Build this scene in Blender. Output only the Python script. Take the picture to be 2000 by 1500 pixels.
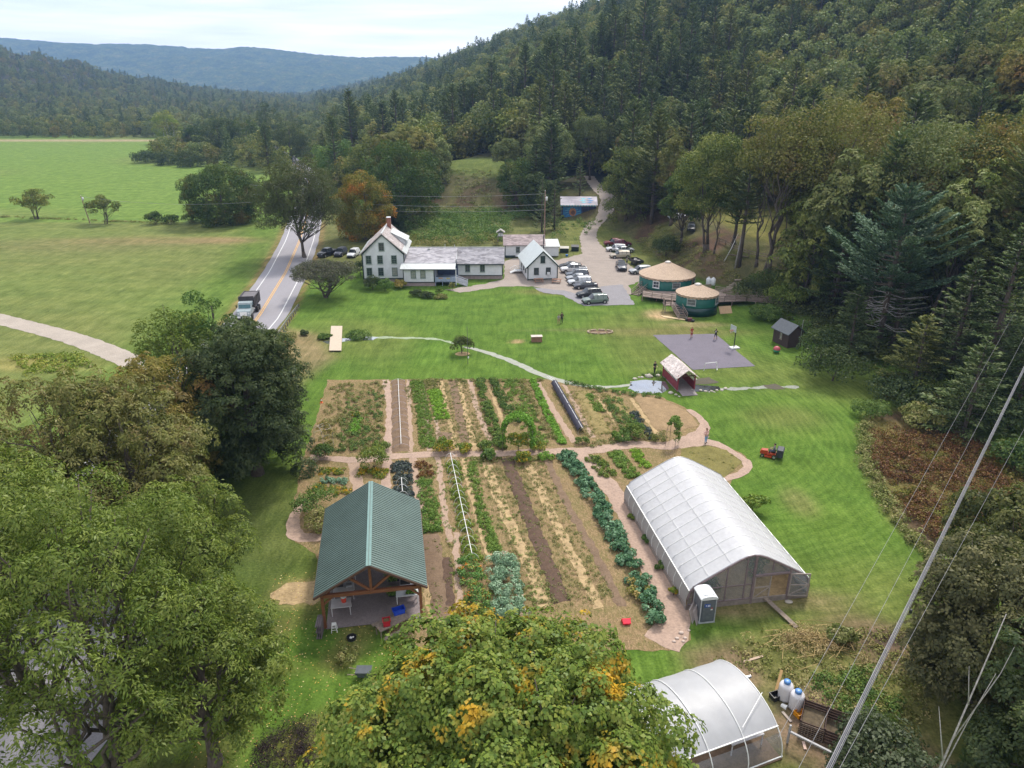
import bpy, bmesh, math, random
import numpy as np
from mathutils import Vector, Matrix, Euler
for o in list(bpy.data.objects): bpy.data.objects.remove(o)
SC = bpy.context.scene; C = SC.collection; PI = math.pi; R = math.radians
# ---------------------------------------------------------------- camera
PITCH = 22.5; F = 1400.0; CH = 35.0
cam = bpy.data.objects.new('camera', bpy.data.cameras.new('camera')); C.objects.link(cam)
cam.location = (0, 0, CH); cam.rotation_euler = (R(90 - PITCH), 0, 0)
cam.data.sensor_width = 36; cam.data.lens = F / 2000 * 36; cam.data.clip_end = 20000; cam.data.clip_start = .5
SC.camera = cam
# ---------------------------------------------------------------- sky and sun
SUN_EL, SUN_AZ = 52, 25          # azimuth clockwise from +Y
W = bpy.data.worlds.new('World'); SC.world = W; W.use_nodes = True
nt = W.node_tree; nt.nodes.clear(); N = nt.nodes.new; L = nt.links.new
sky = N('ShaderNodeTexSky'); sky.sky_type = 'NISHITA'; sky.sun_disc = False
sky.sun_elevation = R(SUN_EL); sky.sun_rotation = R(SUN_AZ)
b1 = N('ShaderNodeBackground'); b1.inputs[1].default_value = .12; L(sky.outputs[0], b1.inputs[0])
b2 = N('ShaderNodeBackground'); b2.inputs[1].default_value = 1.4
tc = N('ShaderNodeTexCoord'); mp = N('ShaderNodeMapping'); mp.inputs['Scale'].default_value = (1.6, 1.6, 22)
L(tc.outputs['Generated'], mp.inputs[0])
nz = N('ShaderNodeTexNoise'); nz.inputs['Scale'].default_value = 1.7; nz.inputs['Detail'].default_value = 7; nz.inputs['Roughness'].default_value = .55
L(mp.outputs[0], nz.inputs['Vector'])
cr = N('ShaderNodeValToRGB'); cr.color_ramp.elements[0].position = .36; cr.color_ramp.elements[1].position = .56
cr.color_ramp.elements[0].color = (.55, .55, .55, 1); cr.color_ramp.elements[1].color = (1, 1, 1, 1)
L(nz.outputs[0], cr.inputs[0])
nz2 = N('ShaderNodeTexNoise'); nz2.inputs['Scale'].default_value = 3.1; nz2.inputs['Detail'].default_value = 5
L(mp.outputs[0], nz2.inputs['Vector'])
cr2 = N('ShaderNodeValToRGB'); cr2.color_ramp.elements[0].position = .35; cr2.color_ramp.elements[1].position = .6
cr2.color_ramp.elements[0].color = (.84, .86, .91, 1); cr2.color_ramp.elements[1].color = (1.02, 1.02, 1.03, 1)
L(nz2.outputs[0], cr2.inputs[0]); sx = N('ShaderNodeSeparateXYZ'); L(tc.outputs['Generated'], sx.inputs[0]); hr = N('ShaderNodeValToRGB'); L(sx.outputs[2], hr.inputs[0])
for q, (p, k) in zip((hr.color_ramp.elements[0], hr.color_ramp.elements[1], hr.color_ramp.elements.new(.4)), ((0.0, (1.0, .97, .92)), (1, (.58, .59, .62)), (.4, (.66, .66, .68)))): q.position = p; q.color = (*k, 1)
mm_ = N('ShaderNodeMix'); mm_.data_type = 'RGBA'; mm_.blend_type = 'MULTIPLY'; mm_.inputs[0].default_value = 1; L(cr2.outputs[0], mm_.inputs[6]); L(hr.outputs[0], mm_.inputs[7]); L(mm_.outputs[2], b2.inputs[0])
mx = N('ShaderNodeMixShader'); L(cr.outputs[0], mx.inputs[0]); L(b1.outputs[0], mx.inputs[1]); L(b2.outputs[0], mx.inputs[2])
wo = N('ShaderNodeOutputWorld'); L(mx.outputs[0], wo.inputs[0])
sl = bpy.data.lights.new('sun', 'SUN'); sl.energy = 3.4; sl.angle = R(11); sl.color = (1, .94, .84)
sun = bpy.data.objects.new('sun', sl); C.objects.link(sun)
sd = Vector((math.sin(R(SUN_AZ)) * math.cos(R(SUN_EL)), math.cos(R(SUN_AZ)) * math.cos(R(SUN_EL)), math.sin(R(SUN_EL))))
sun.rotation_euler = sd.to_track_quat('Z', 'Y').to_euler()
SC.view_settings.view_transform = 'Standard'; SC.view_settings.look = 'None'
SC.view_settings.exposure = 0.45; SC.view_settings.gamma = 1.0
SC.render.engine = 'CYCLES'
cy = SC.cycles; cy.max_bounces = 5; cy.diffuse_bounces = 3; cy.transparent_max_bounces = 6; cy.volume_bounces = 0; cy.transmission_bounces = 3
cy.glossy_bounces = 2; cy.sample_clamp_indirect = 3
random.seed(7); RNG = np.random.default_rng(7)
rnd = random.random
def ru(a, b): return a + (b - a) * random.random()
# ---------------------------------------------------------------- terrain height
FOOT = np.array([(125, -80), (112, 10), (98, 45), (80, 66), (64, 82), (52, 100), (48, 112), (45, 124), (39, 134), (33, 144), (31, 165), (29, 182), (22, 200), (4, 216),
                 (-20, 226), (-46, 238), (-72, 290), (-100, 400), (-150, 600), (-260, 1000), (-420, 1600), (-700, 2600), (-1100, 4200)], float)
def fdist(x, y):
    x = np.asarray(x, float); y = np.asarray(y, float)
    best = np.full(x.shape, 1e18); sg = np.ones(x.shape)
    for i in range(len(FOOT) - 1):
        ax, ay = FOOT[i]; bx, by = FOOT[i + 1]; ux, uy = bx - ax, by - ay; l2 = ux * ux + uy * uy
        t = np.clip(((x - ax) * ux + (y - ay) * uy) / l2, 0, 1)
        qx, qy = x - ax - t * ux, y - ay - t * uy; d2 = qx * qx + qy * qy
        s = np.where(ux * (y - ay) - uy * (x - ax) < 0, 1., -1.)
        m = d2 < best - 1e-9; best = np.where(m, d2, best); sg = np.where(m, s, sg)
    return np.sqrt(best) * sg
HP = np.array([(-1e6, 0), (0, 0), (3, .4), (8, 3.2), (14, 5.6), (20, 6.2), (40, 7.2), (60, 12), (90, 25), (120, 39), (250, 94), (400, 146), (700, 235), (1500, 330), (9000, 400)])
def sst(a, b, v): t = np.clip((v - a) / (b - a), 0, 1); return t * t * (3 - 2 * t)
def hgt(x, y):
    x = np.asarray(x, float); y = np.asarray(y, float)
    d = fdist(x, y)
    k = np.interp(y, [0, 130, 190, 500, 900, 1500, 3000], [.8, 1, 1, 1, .93, .62, .4])
    h = np.interp(d, HP[:, 0], HP[:, 1]) * k
    g = np.exp(-(((x + 12) / 26) ** 2 + ((y - 262) / 22) ** 2)); h = h + 4.5 * g
    n = np.sin(x * .031 + 1.3) * np.sin(y * .027 + .4) + .5 * np.sin(x * .083 + y * .051)
    h = h + n * sst(40, 160, d) * 5
    # wooded hill on the far left of the valley
    e = ((x + 1130) / 430) ** 2 + ((y - 1250) / 560) ** 2
    h = h + 125 * np.exp(-e) * sst(540, 800, y) * (1 + .12 * n)
    h = h + 22 * np.exp(-(((x + 1450) / 700) ** 2 + ((y - 2300) / 600) ** 2)) * sst(900, 1500, y)
    return h
def h1(x, y): return float(hgt(np.array([x]), np.array([y]))[0])
_c, _s = math.cos(R(PITCH)), math.sin(R(PITCH))
_T = np.concatenate([np.arange(15, 400, .25), np.arange(400, 3500, 2.)])
def G(px, py, z=None):
    """a ground point seen at a photo pixel (or the point at height z on that sight line)"""
    a = (px - 1000) / F; b = (750 - py) / F; dy = _c + b * _s; dz = -_s + b * _c
    if z is not None:
        t = (z - CH) / dz; return Vector((a * t, dy * t, z))
    X = a * _T; Y = dy * _T; Z = CH + dz * _T; m = np.nonzero(Z < hgt(X, Y))[0]
    i = m[0] if len(m) else len(_T) - 1
    return Vector((X[i], Y[i], h1(X[i], Y[i])))
def HB(px, yb, yt, wpx):
    """base, height and half width of something standing at (px, yb) whose top reaches yt"""
    g = G(px, yb); b = (750 - yt) / F; t = g.y / (_c + b * _s); zt = CH + t * (-_s + b * _c); zc = g.y * _c - (g.z - CH) * _s
    return g, zt - g.z, wpx / 2 * zc / F
def TT(px, py, H):
    """ground point of something H tall whose top is seen at a photo pixel"""
    a = (px - 1000) / F; b = (750 - py) / F; dy = _c + b * _s; dz = -_s + b * _c
    X = a * _T; Y = dy * _T; Z = CH + dz * _T - H; m = np.nonzero(Z < hgt(X, Y))[0]
    i = m[0] if len(m) else len(_T) - 1
    return Vector((X[i], Y[i], h1(X[i], Y[i])))
# ---------------------------------------------------------------- tags
def tag(o, label=None, cat=None, group=None, kind=None):
    for k, v in (('label', label), ('category', cat), ('group', group), ('kind', kind)):
        if v: o[k] = v
    return o
def thing(name, label, cat, loc=(0, 0, 0), rz=0., group=None):
    o = bpy.data.objects.new(name, None); C.objects.link(o); o.location = loc; o.rotation_euler = (0, 0, rz); o.empty_display_size = .2
    return tag(o, label, cat, group)
def copy_tree(o, parent=None):
    c = o.copy(); C.objects.link(c); c.parent = parent
    for ch in o.children: copy_tree(ch, c)
    return c
# ---------------------------------------------------------------- mesh builder
class MB:
    def __init__(s): s.v = []; s.f = []; s.m = []; s.mats = []; s.M = Matrix(); s.mi = 0
    def mat(s, m):
        if m not in s.mats: s.mats.append(m)
        s.mi = s.mats.index(m); return s
    def add(s, vs, fs):
        b = len(s.v); s.v += [tuple(s.M @ Vector(v)) for v in vs]
        s.f += [tuple(i + b for i in f) for f in fs]; s.m += [s.mi] * len(fs); return s
    def box(s, c, d, rz=0, rx=0, ry=0):
        x, y, z = d[0] / 2, d[1] / 2, d[2] / 2; m = Matrix.Translation(c) @ Euler((rx, ry, rz)).to_matrix().to_4x4()
        vs = [m @ Vector(p) for p in ((-x, -y, -z), (x, -y, -z), (x, y, -z), (-x, y, -z), (-x, -y, z), (x, -y, z), (x, y, z), (-x, y, z))]
        return s.add(vs, [(0, 3, 2, 1), (4, 5, 6, 7), (0, 1, 5, 4), (1, 2, 6, 5), (2, 3, 7, 6), (3, 0, 4, 7)])
    def beam(s, a, b, w, h=None):
        a = Vector(a); b = Vector(b); d = b - a; l = d.length; h = h or w
        q = d.to_track_quat('X', 'Z').to_matrix().to_4x4(); m = Matrix.Translation((a + b) / 2) @ q; x, y, z = l / 2, w / 2, h / 2
        vs = [m @ Vector(p) for p in ((-x, -y, -z), (x, -y, -z), (x, y, -z), (-x, y, -z), (-x, -y, z), (x, -y, z), (x, y, z), (-x, y, z))]
        return s.add(vs, [(0, 3, 2, 1), (4, 5, 6, 7), (0, 1, 5, 4), (1, 2, 6, 5), (2, 3, 7, 6), (3, 0, 4, 7)])
    def tube(s, pts, r, n=6, cap=True):
        pts = [Vector(p) for p in pts]; rr = r if isinstance(r, (list, tuple)) else [r] * len(pts); vs = []; fs = []
        for i, p in enumerate(pts):
            d = (pts[min(i + 1, len(pts) - 1)] - pts[max(i - 1, 0)]).normalized(); u = d.orthogonal().normalized()
            if abs(d.z) < .9: u = Vector((0, 0, 1)).cross(d).normalized()
            else: u = Vector((1, 0, 0)).cross(d).normalized()
            w = d.cross(u)
            vs += [p + (u * math.cos(2 * PI * k / n) + w * math.sin(2 * PI * k / n)) * rr[i] for k in range(n)]
        for i in range(len(pts) - 1):
            for k in range(n): fs.append((i * n + k, i * n + (k + 1) % n, (i + 1) * n + (k + 1) % n, (i + 1) * n + k))
        if cap: fs += [tuple(range(n))[::-1], tuple(range((len(pts) - 1) * n, len(pts) * n))]
        return s.add(vs, fs)
    def lathe(s, prof, c=(0, 0, 0), n=16, a0=0, cap=True):
        vs = []; fs = []; c = Vector(c)
        for r, z in prof: vs += [c + Vector((r * math.cos(a0 + 2 * PI * k / n), r * math.sin(a0 + 2 * PI * k / n), z)) for k in range(n)]
        for i in range(len(prof) - 1):
            for k in range(n): fs.append((i * n + k, i * n + (k + 1) % n, (i + 1) * n + (k + 1) % n, (i + 1) * n + k))
        if cap: fs += [tuple(range(n))[::-1], tuple(range((len(prof) - 1) * n, len(prof) * n))]
        return s.add(vs, fs)
    def prism(s, poly, a, b, ax='y'):
        """poly of 2D points extruded along an axis from a to b"""
        n = len(poly); mk = {'y': lambda u, v, w: (u, w, v), 'z': lambda u, v, w: (u, v, w), 'x': lambda u, v, w: (w, u, v)}[ax]
        vs = [mk(u, v, a) for u, v in poly] + [mk(u, v, b) for u, v in poly]
        return s.add(vs, [tuple(range(n))[::-1], tuple(range(n, 2 * n))] + [(i, (i + 1) % n, n + (i + 1) % n, n + i) for i in range(n)])
    def sphere(s, c, r, n=10, m=6):
        rr = r if isinstance(r, (tuple, list)) else (r, r, r); vs = []; fs = []
        for j in range(1, m):
            t = PI * j / m
            for k in range(n): vs.append((c[0] + rr[0] * math.sin(t) * math.cos(2 * PI * k / n), c[1] + rr[1] * math.sin(t) * math.sin(2 * PI * k / n), c[2] + rr[2] * math.cos(t)))
        a = len(vs); vs += [(c[0], c[1], c[2] + rr[2]), (c[0], c[1], c[2] - rr[2])]
        for j in range(m - 2):
            for k in range(n): fs.append((j * n + k, (j + 1) * n + k, (j + 1) * n + (k + 1) % n, j * n + (k + 1) % n))
        for k in range(n): fs += [(a, k, (k + 1) % n), (a + 1, (m - 2) * n + (k + 1) % n, (m - 2) * n + k)]
        return s.add(vs, fs)
    def build(s, name, mat=None, parent=None, smooth=False, fixn=True):
        me = bpy.data.meshes.new(name); me.from_pydata(s.v, [], s.f)
        for m in (s.mats or [mat]): me.materials.append(m)
        if s.mats: me.polygons.foreach_set('material_index', s.m)
        if fixn:
            bm = bmesh.new(); bm.from_mesh(me); bmesh.ops.recalc_face_normals(bm, faces=bm.faces); bm.to_mesh(me); bm.free()
        if smooth: me.shade_smooth()
        o = bpy.data.objects.new(name, me); C.objects.link(o); o.parent = parent; return o
def part(name, mat, parent, fn, smooth=False, label=None):
    m = MB(); fn(m); o = m.build(name, mat, parent, smooth)
    if label: o['label'] = label
    return o
def npmesh(name, V, Fq, mats, parent=None, attr=None, link=True, smooth=False, mi=None):
    """fast mesh from numpy arrays: V (n,3), Fq (m,k)"""
    me = bpy.data.meshes.new(name); V = np.asarray(V, np.float32); Fq = np.asarray(Fq, np.int32); n, k = Fq.shape
    me.vertices.add(len(V)); me.vertices.foreach_set('co', V.ravel()); me.loops.add(n * k); me.loops.foreach_set('vertex_index', Fq.ravel())
    me.polygons.add(n); me.polygons.foreach_set('loop_start', np.arange(n, dtype=np.int32) * k)
    me.update(calc_edges=True)
    for m in mats: me.materials.append(m)
    if mi is not None: me.polygons.foreach_set('material_index', np.asarray(mi, np.int32))
    if attr is not None: a = me.attributes.new('shade', 'FLOAT', 'FACE'); a.data.foreach_set('value', np.asarray(attr, np.float32))
    if smooth: me.shade_smooth()
    if not link: return me
    o = bpy.data.objects.new(name, me); C.objects.link(o); o.parent = parent; return o
# ---------------------------------------------------------------- materials
def mat_base(name):
    m = bpy.data.materials.new(name); m.use_nodes = True; nt = m.node_tree; b = nt.nodes['Principled BSDF']; return m, nt, b
def ramp(nt, stops, fac):
    r = nt.nodes.new('ShaderNodeValToRGB'); e = r.color_ramp.elements
    while len(e) < len(stops): e.new(.5)
    for q, (p, c) in zip(e, stops): q.position = p; q.color = (*c, 1)
    nt.links.new(fac, r.inputs[0]); return r.outputs[0]
def noise(nt, scale, detail=4, rough=.55, coord='Object', stretch=None, dist=0):
    t = nt.nodes.new('ShaderNodeTexCoord'); v = t.outputs[coord]
    if stretch:
        mm = nt.nodes.new('ShaderNodeMapping'); mm.inputs['Scale'].default_value = stretch[:3]
        if len(stretch) > 3: mm.inputs['Rotation'].default_value = (0, 0, stretch[3])
        nt.links.new(v, mm.inputs[0]); v = mm.outputs[0]
    n = nt.nodes.new('ShaderNodeTexNoise'); n.inputs['Scale'].default_value = scale; n.inputs['Detail'].default_value = detail
    n.inputs['Roughness'].default_value = rough; n.inputs['Distortion'].default_value = dist
    nt.links.new(v, n.inputs['Vector']); return n.outputs[0]
def mixc(nt, fac, a, b, mode='MIX'):
    m = nt.nodes.new('ShaderNodeMix'); m.data_type = 'RGBA'; m.blend_type = mode
    for sock, v in ((m.inputs[0], fac), (m.inputs[6], a), (m.inputs[7], b)):
        if isinstance(v, (int, float)): sock.default_value = v
        elif isinstance(v, tuple): sock.default_value = (*v, 1)
        else: nt.links.new(v, sock)
    return m.outputs[2]
def bump(nt, b, h, strength=.3, dist=.05):
    n = nt.nodes.new('ShaderNodeBump'); n.inputs['Strength'].default_value = strength; n.inputs['Distance'].default_value = dist
    nt.links.new(h, n.inputs['Height']); nt.links.new(n.outputs[0], b.inputs['Normal'])
def sc(c, k): return tuple(min(1, x * k) for x in c)
_mc = {}
def M(name, c, rough=.7, var=.25, scale=3., metal=0., spec=None, bmp=0., c2=None, stretch=None, coat=0, s2=None):
    """plain surface whose colour wanders a little"""
    if name in _mc: return _mc[name]
    m, nt, b = mat_base(name); n = noise(nt, scale, 5, .6, stretch=stretch)
    lo = c2 if c2 else sc(c, 1 - var); col = ramp(nt, [(.3, lo), (.68, c if c2 else sc(c, 1 + var * .5))], n)
    if s2:
        n2 = noise(nt, s2, 3, .6); col = mixc(nt, .5, col, ramp(nt, [(.3, sc(c, .55)), (.7, sc(c, 1.35))], n2))
    nt.links.new(col, b.inputs['Base Color']); b.inputs['Roughness'].default_value = rough; b.inputs['Metallic'].default_value = metal
    if spec is not None: b.inputs['Specular IOR Level'].default_value = spec
    if coat: b.inputs['Coat Weight'].default_value = coat
    if bmp: bump(nt, b, n, bmp)
    _mc[name] = m; return m
LK = 1.7
def leafmat(name, cols, obj_var=.3, trans=.25, clump=None, cscale=.35, cth=.54):
    """foliage: each leaf its own tone, each tree its own tone; clump = colour of turning patches"""
    if name in _mc: return _mc[name]
    m, nt, b = mat_base(name)
    at = nt.nodes.new('ShaderNodeAttribute'); at.attribute_name = 'shade'
    cols = [sc(q, LK) for q in cols]; clump = sc(clump, LK) if clump else None
    n = len(cols); col = ramp(nt, [(i / max(1, n - 1) * .9 + .03, c) for i, c in enumerate(cols)], at.outputs['Fac'])
    if clump:
        nn = noise(nt, cscale, 3, .6); f = ramp(nt, [(cth, (0, 0, 0)), (cth + .12, (1, 1, 1))], nn); col = mixc(nt, f, col, mixc(nt, at.outputs['Fac'], clump, sc(clump, .6)))
    oi = nt.nodes.new('ShaderNodeObjectInfo')
    lo = 1 - obj_var; hi = 1 + obj_var * .6
    tint = ramp(nt, [(0, (lo * .92, lo, lo * 1.0)), (.35, (1, 1, .95)), (.7, (hi * .85, hi * .92, hi * .9)), (1, (hi * 1.22, hi, hi * .75))], oi.outputs['Random'])
    col = mixc(nt, 1., col, tint, 'MULTIPLY')
    d = nt.nodes.new('ShaderNodeBsdfDiffuse'); t = nt.nodes.new('ShaderNodeBsdfTranslucent'); g = nt.nodes.new('ShaderNodeBsdfGlossy'); g.inputs['Roughness'].default_value = .45
    nt.links.new(col, d.inputs[0]); nt.links.new(mixc(nt, .5, col, (.12, .2, .02)), t.inputs[0])
    a = nt.nodes.new('ShaderNodeMixShader'); a.inputs[0].default_value = trans; nt.links.new(d.outputs[0], a.inputs[1]); nt.links.new(t.outputs[0], a.inputs[2])
    a2 = nt.nodes.new('ShaderNodeMixShader'); a2.inputs[0].default_value = .015; nt.links.new(a.outputs[0], a2.inputs[1]); nt.links.new(g.outputs[0], a2.inputs[2])
    nt.nodes.remove(b); nt.links.new(a2.outputs[0], nt.nodes['Material Output'].inputs[0])
    _mc[name] = m; return m
def flat_m(name, c, rough=.6, metal=0., trans=0.): 
    if name in _mc: return _mc[name]
    m, nt, b = mat_base(name); b.inputs['Base Color'].default_value = (*c, 1); b.inputs['Roughness'].default_value = rough; b.inputs['Metallic'].default_value = metal
    if trans: b.inputs['Transmission Weight'].default_value = trans
    _mc[name] = m; return m
GLASS = M('window_glass', (.03, .04, .05), .12, .4, 1.5, spec=.8)
WHITE = M('white_paint', (.66, .68, .70), .5, .08, 2); DGREEN = M('dark_green_trim', (.012, .03, .03), .5, .2)
WOOD = M('weathered_wood', (.21, .165, .13), .85, .35, 6, bmp=.3, stretch=(1, 1, 8)); BARK = M('tree_bark', (.10, .08, .065), .95, .5, 8, bmp=.6, stretch=(1, 1, .3))
GBARK = M('pale_bark', (.34, .32, .30), .9, .45, 7, bmp=.3); STEEL = M('galvanised_steel', (.45, .46, .48), .35, .2, 5, metal=.7)
WPIPE = M('white_pipe', (.75, .75, .74), .4, .08); BLACKP = M('black_plastic', (.015, .015, .018), .5, .3); TYRE = M('tyre_rubber', (.018, .018, .018), .8, .2)
CONC = M('concrete', (.28, .26, .24), .9, .25, 4, bmp=.1); STONE = M('field_stone', (.33, .30, .27), .9, .4, 3, bmp=.4)
# ---------------------------------------------------------------- ground
def inpoly(poly, X, Y):
    ins = np.zeros(X.shape, bool); n = len(poly)
    for i in range(n):
        x0, y0 = poly[i]; x1, y1 = poly[(i + 1) % n]
        if y0 == y1: continue
        c = ((y0 > Y) != (y1 > Y)) & (X < (x1 - x0) * (Y - y0) / (y1 - y0) + x0); ins ^= c
    return ins
def pdist(poly, X, Y, closed=True):
    best = np.full(X.shape, 1e18); n = len(poly)
    for i in range(n if closed else n - 1):
        ax, ay = poly[i]; bx, by = poly[(i + 1) % n]; ux, uy = bx - ax, by - ay; l2 = ux * ux + uy * uy + 1e-9
        t = np.clip(((X - ax) * ux + (Y - ay) * uy) / l2, 0, 1); best = np.minimum(best, (X - ax - t * ux) ** 2 + (Y - ay - t * uy) ** 2)
    return np.sqrt(best)
def pmask(poly, X, Y, soft=1.):
    d = pdist(poly, X, Y); return sst(-soft, soft, np.where(inpoly(poly, X, Y), d, -d))
def PX(*pts): return [tuple(G(x, y)[:2]) for x, y in pts]
def axis(segs):
    out = [segs[0][0]]
    for a, b, st in segs:
        n = max(1, int(round((b - a) / st))); out += list(a + (b - a) * np.arange(1, n + 1) / n)
    return np.array(out)
gx = axis([(-2600, -900, 70), (-900, -300, 25), (-300, -70, 5), (-70, 75, .8), (75, 250, 5), (250, 900, 20), (900, 2600, 80)])
gy = axis([(-60, 15, 8), (15, 160, .8), (160, 300, 2.5), (300, 600, 8), (600, 1600, 20), (1600, 5600, 90)])
X, Y = np.meshgrid(gx, gy); Z = hgt(X, Y)
def blobs(X, Y, s, seed):
    r = np.random.default_rng(seed); o = np.zeros(X.shape)
    for k in range(7):
        a = r.uniform(0, 2 * PI); f = s * r.uniform(.6, 2.1); o += np.sin((X * math.cos(a) + Y * math.sin(a)) * f + r.uniform(0, 6) + 1.5 * np.sin((X * math.sin(a) - Y * math.cos(a)) * f * .7))
    return .5 + o / 8
COL = np.zeros(X.shape + (4,)); COL[..., 3] = 0
def paint(mask, c, k=1.):
    m = (np.clip(mask, 0, 1) * k)[..., None]; COL[..., :3] = COL[..., :3] * (1 - m) + np.array(c) * m
C_LAWN = (.072, .138, .018); C_LAWN2 = (.115, .14, .034); C_FIELD = (.105, .178, .030); C_MEADOW = (.108, .155, .034); C_FOREST = (.035, .038, .018)
C_DRY = (.16, .125, .06); C_BROWN = (.085, .055, .035); C_OLIVE = (.10, .115, .035)
COL[..., :3] = C_FOREST; D = fdist(X, Y)
flatm = sst(3, -2, D)
paint(flatm * sst(640, 560, Y) * sst(-900, -800, X), C_FIELD)
paint(flatm * sst(206, 200, Y) * sst(-30, -48, X), C_MEADOW)          # near meadow left of the road
paint(blobs(X, Y, .06, 1) * flatm * sst(206, 200, Y) * sst(-40, -48, X), C_DRY, .22)
paint(sst(.62, .8, blobs(X, Y, .02, 9)) * flatm * sst(208, 214, Y) * sst(-60, -90, X), C_DRY, .25)
paint(np.exp(-((Y - 536) / 11) ** 2) * sst(-170, -230, X), (.30, .24, .15), .8)
ln = flatm * sst(-43, -38, X + (Y - 100) * .16) * sst(150, 142, Y + np.abs(X) * 0)
MOW = ln * sst(2, 6, X + 20 + 0 * Y); COL[..., 3] = ln * (.35 + .65 * sst(22, 30, X + (80 - Y) * .2));
paint(ln, C_LAWN); paint(ln * sst(.55, .95, blobs(X, Y, .11, 3)), C_LAWN2, .6)
bw = flatm * sst(146, 150, Y) * sst(235, 225, Y) * sst(-52, -44, X + (Y - 160) * .16) * sst(60, 30, X)
paint(bw, C_OLIVE); paint(bw * sst(10, 16, X) * sst(205, 200, Y), C_LAWN2, .7)
RX = lambda y: np.interp(y, [0, 30, 48, 80, 113, 145, 177, 230, 280, 340, 420, 560], [-36, -38, -39.3, -40, -41.7, -46.4, -52.4, -64, -76, -96, -128, -190])
# road verges: mown bright strip on the left, dry edge
paint(flatm * np.exp(-((X - RX(Y) + 10) / 6) ** 2) * sst(205, 195, Y), C_LAWN, .75)
for s in (-1, 1): paint(np.exp(-((X - RX(Y) - s * 5.2) / .55) ** 2) * sst(210, 200, Y), (.20, .13, .06), .75)
# bank behind the yurts, terraces, hollow
bank = sst(0, 2, D) * sst(20, 14, D) * sst(118, 124, Y) * sst(300, 260, Y)
paint(bank, (.085, .088, .035)); paint(bank * sst(.45, .7, blobs(X, Y, .25, 5)), C_BROWN, .85); paint(bank * sst(.6, .8, blobs(X, Y, .3, 6)), C_LAWN2, .6)
ter = sst(15, 19, D) * sst(50, 44, D) * sst(112, 120, Y) * sst(195, 185, Y); paint(ter, (.125, .13, .032))
ter2 = sst(16, 20, D) * sst(44, 38, D) * sst(26, 20, np.abs(X + 12)) * sst(180, 200, Y); paint(ter2, (.085, .12, .026))
paint(np.exp(-(((X + 8) / 16) ** 2 + ((Y - 232) / 10) ** 2)), (.09, .085, .038), .5)
paint(np.exp(-(((X + 22) / 12) ** 2 + ((Y - 205) / 7) ** 2)), (.10, .16, .03), .8)
# dry ground: stream bank by the road, weeds bottom right, straw patches, bare spots
def spot(px, py, rx, ry, c, k=.9):
    g = G(px, py); paint(np.exp(-(((X - g.x) / rx) ** 2 + ((Y - g.y) / ry) ** 2) ** 1.6), c, k)
dry = pmask(PX((545, 640), (625, 655), (655, 700), (590, 745), (545, 790), (520, 700)), X, Y, 2.); paint(dry, (.19, .15, .075), .8)
ST = (.42, .30, .15)
wl = pmask(PX((1690, 810), (1760, 800), (1990, 880), (2100, 1000), (2050, 1110), (1800, 1075), (1740, 1010), (1685, 900)), X, Y, 1.2); paint(wl, (.075, .055, .03))
paint(wl * sst(.5, .75, blobs(X, Y, .35, 8)), (.12, .12, .03), .7)
cp = pmask(PX((1340, 1280), (1500, 1220), (1640, 1200), (1800, 1220), (1850, 1300), (1900, 1560), (1300, 1560)), X, Y, 1.5)
paint(cp, (.11, .115, .035), .85); paint(cp * sst(.45, .75, blobs(X, Y, .5, 11)), (.16, .12, .07), .8)
spot(1590, 1400, 2.2, 2.5, (.17, .12, .08)); spot(1850, 1250, 1.6, 1.5, (.17, .12, .08), .7); spot(1730, 1250, 1.8, .8, (.03, .022, .018), .95)
spot(590, 1160, 2.0, 1.4, ST); spot(1290, 615, 2.6, 3., (.36, .27, .14), .85); spot(1360, 635, 5., 1.5, (.30, .23, .12), .6)
spot(1010, 668, 1., .8, (.35, .25, .13), .9); spot(1540, 1175, 5, 1.2, (.2, .15, .08), .6); spot(1430, 1195, 3, .9, (.2, .15, .08), .7)
spot(1100, 570, 9, 2.2, (.17, .13, .06), .5); spot(1320, 650, 12, 2.5, (.15, .13, .05), .55); spot(1390, 520, 3, 8, (.10, .07, .045), .8)
spot(1530, 815, 5, 3.5, (.13, .14, .04), .5); spot(1560, 980, 1.5, 2.5, (.17, .17, .06), .6)
spot(300, 470, 26, 5, (.2, .15, .07), .5); spot(430, 470, 9, 4, (.24, .17, .09), .6); spot(60, 710, 10, 3, (.22, .2, .06), .6); spot(95, 480, 40, 8, (.13, .12, .05), .4)
spot(1150, 645, 11, .8, (.12, .13, .05), .5); spot(850, 690, 3.2, 6, (.08, .17, .02), .3)
leaflit = sst(46, 40, Y) * sst(-4, -12, X) * sst(-24, -18, X); paint(leaflit * sst(.4, .7, blobs(X, Y, .7, 13)), (.15, .125, .045), .55)
paint(sst(-15, -19, X) * sst(-34, -30, X) * sst(60, 55, Y), (.055, .075, .02), .6)
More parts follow.
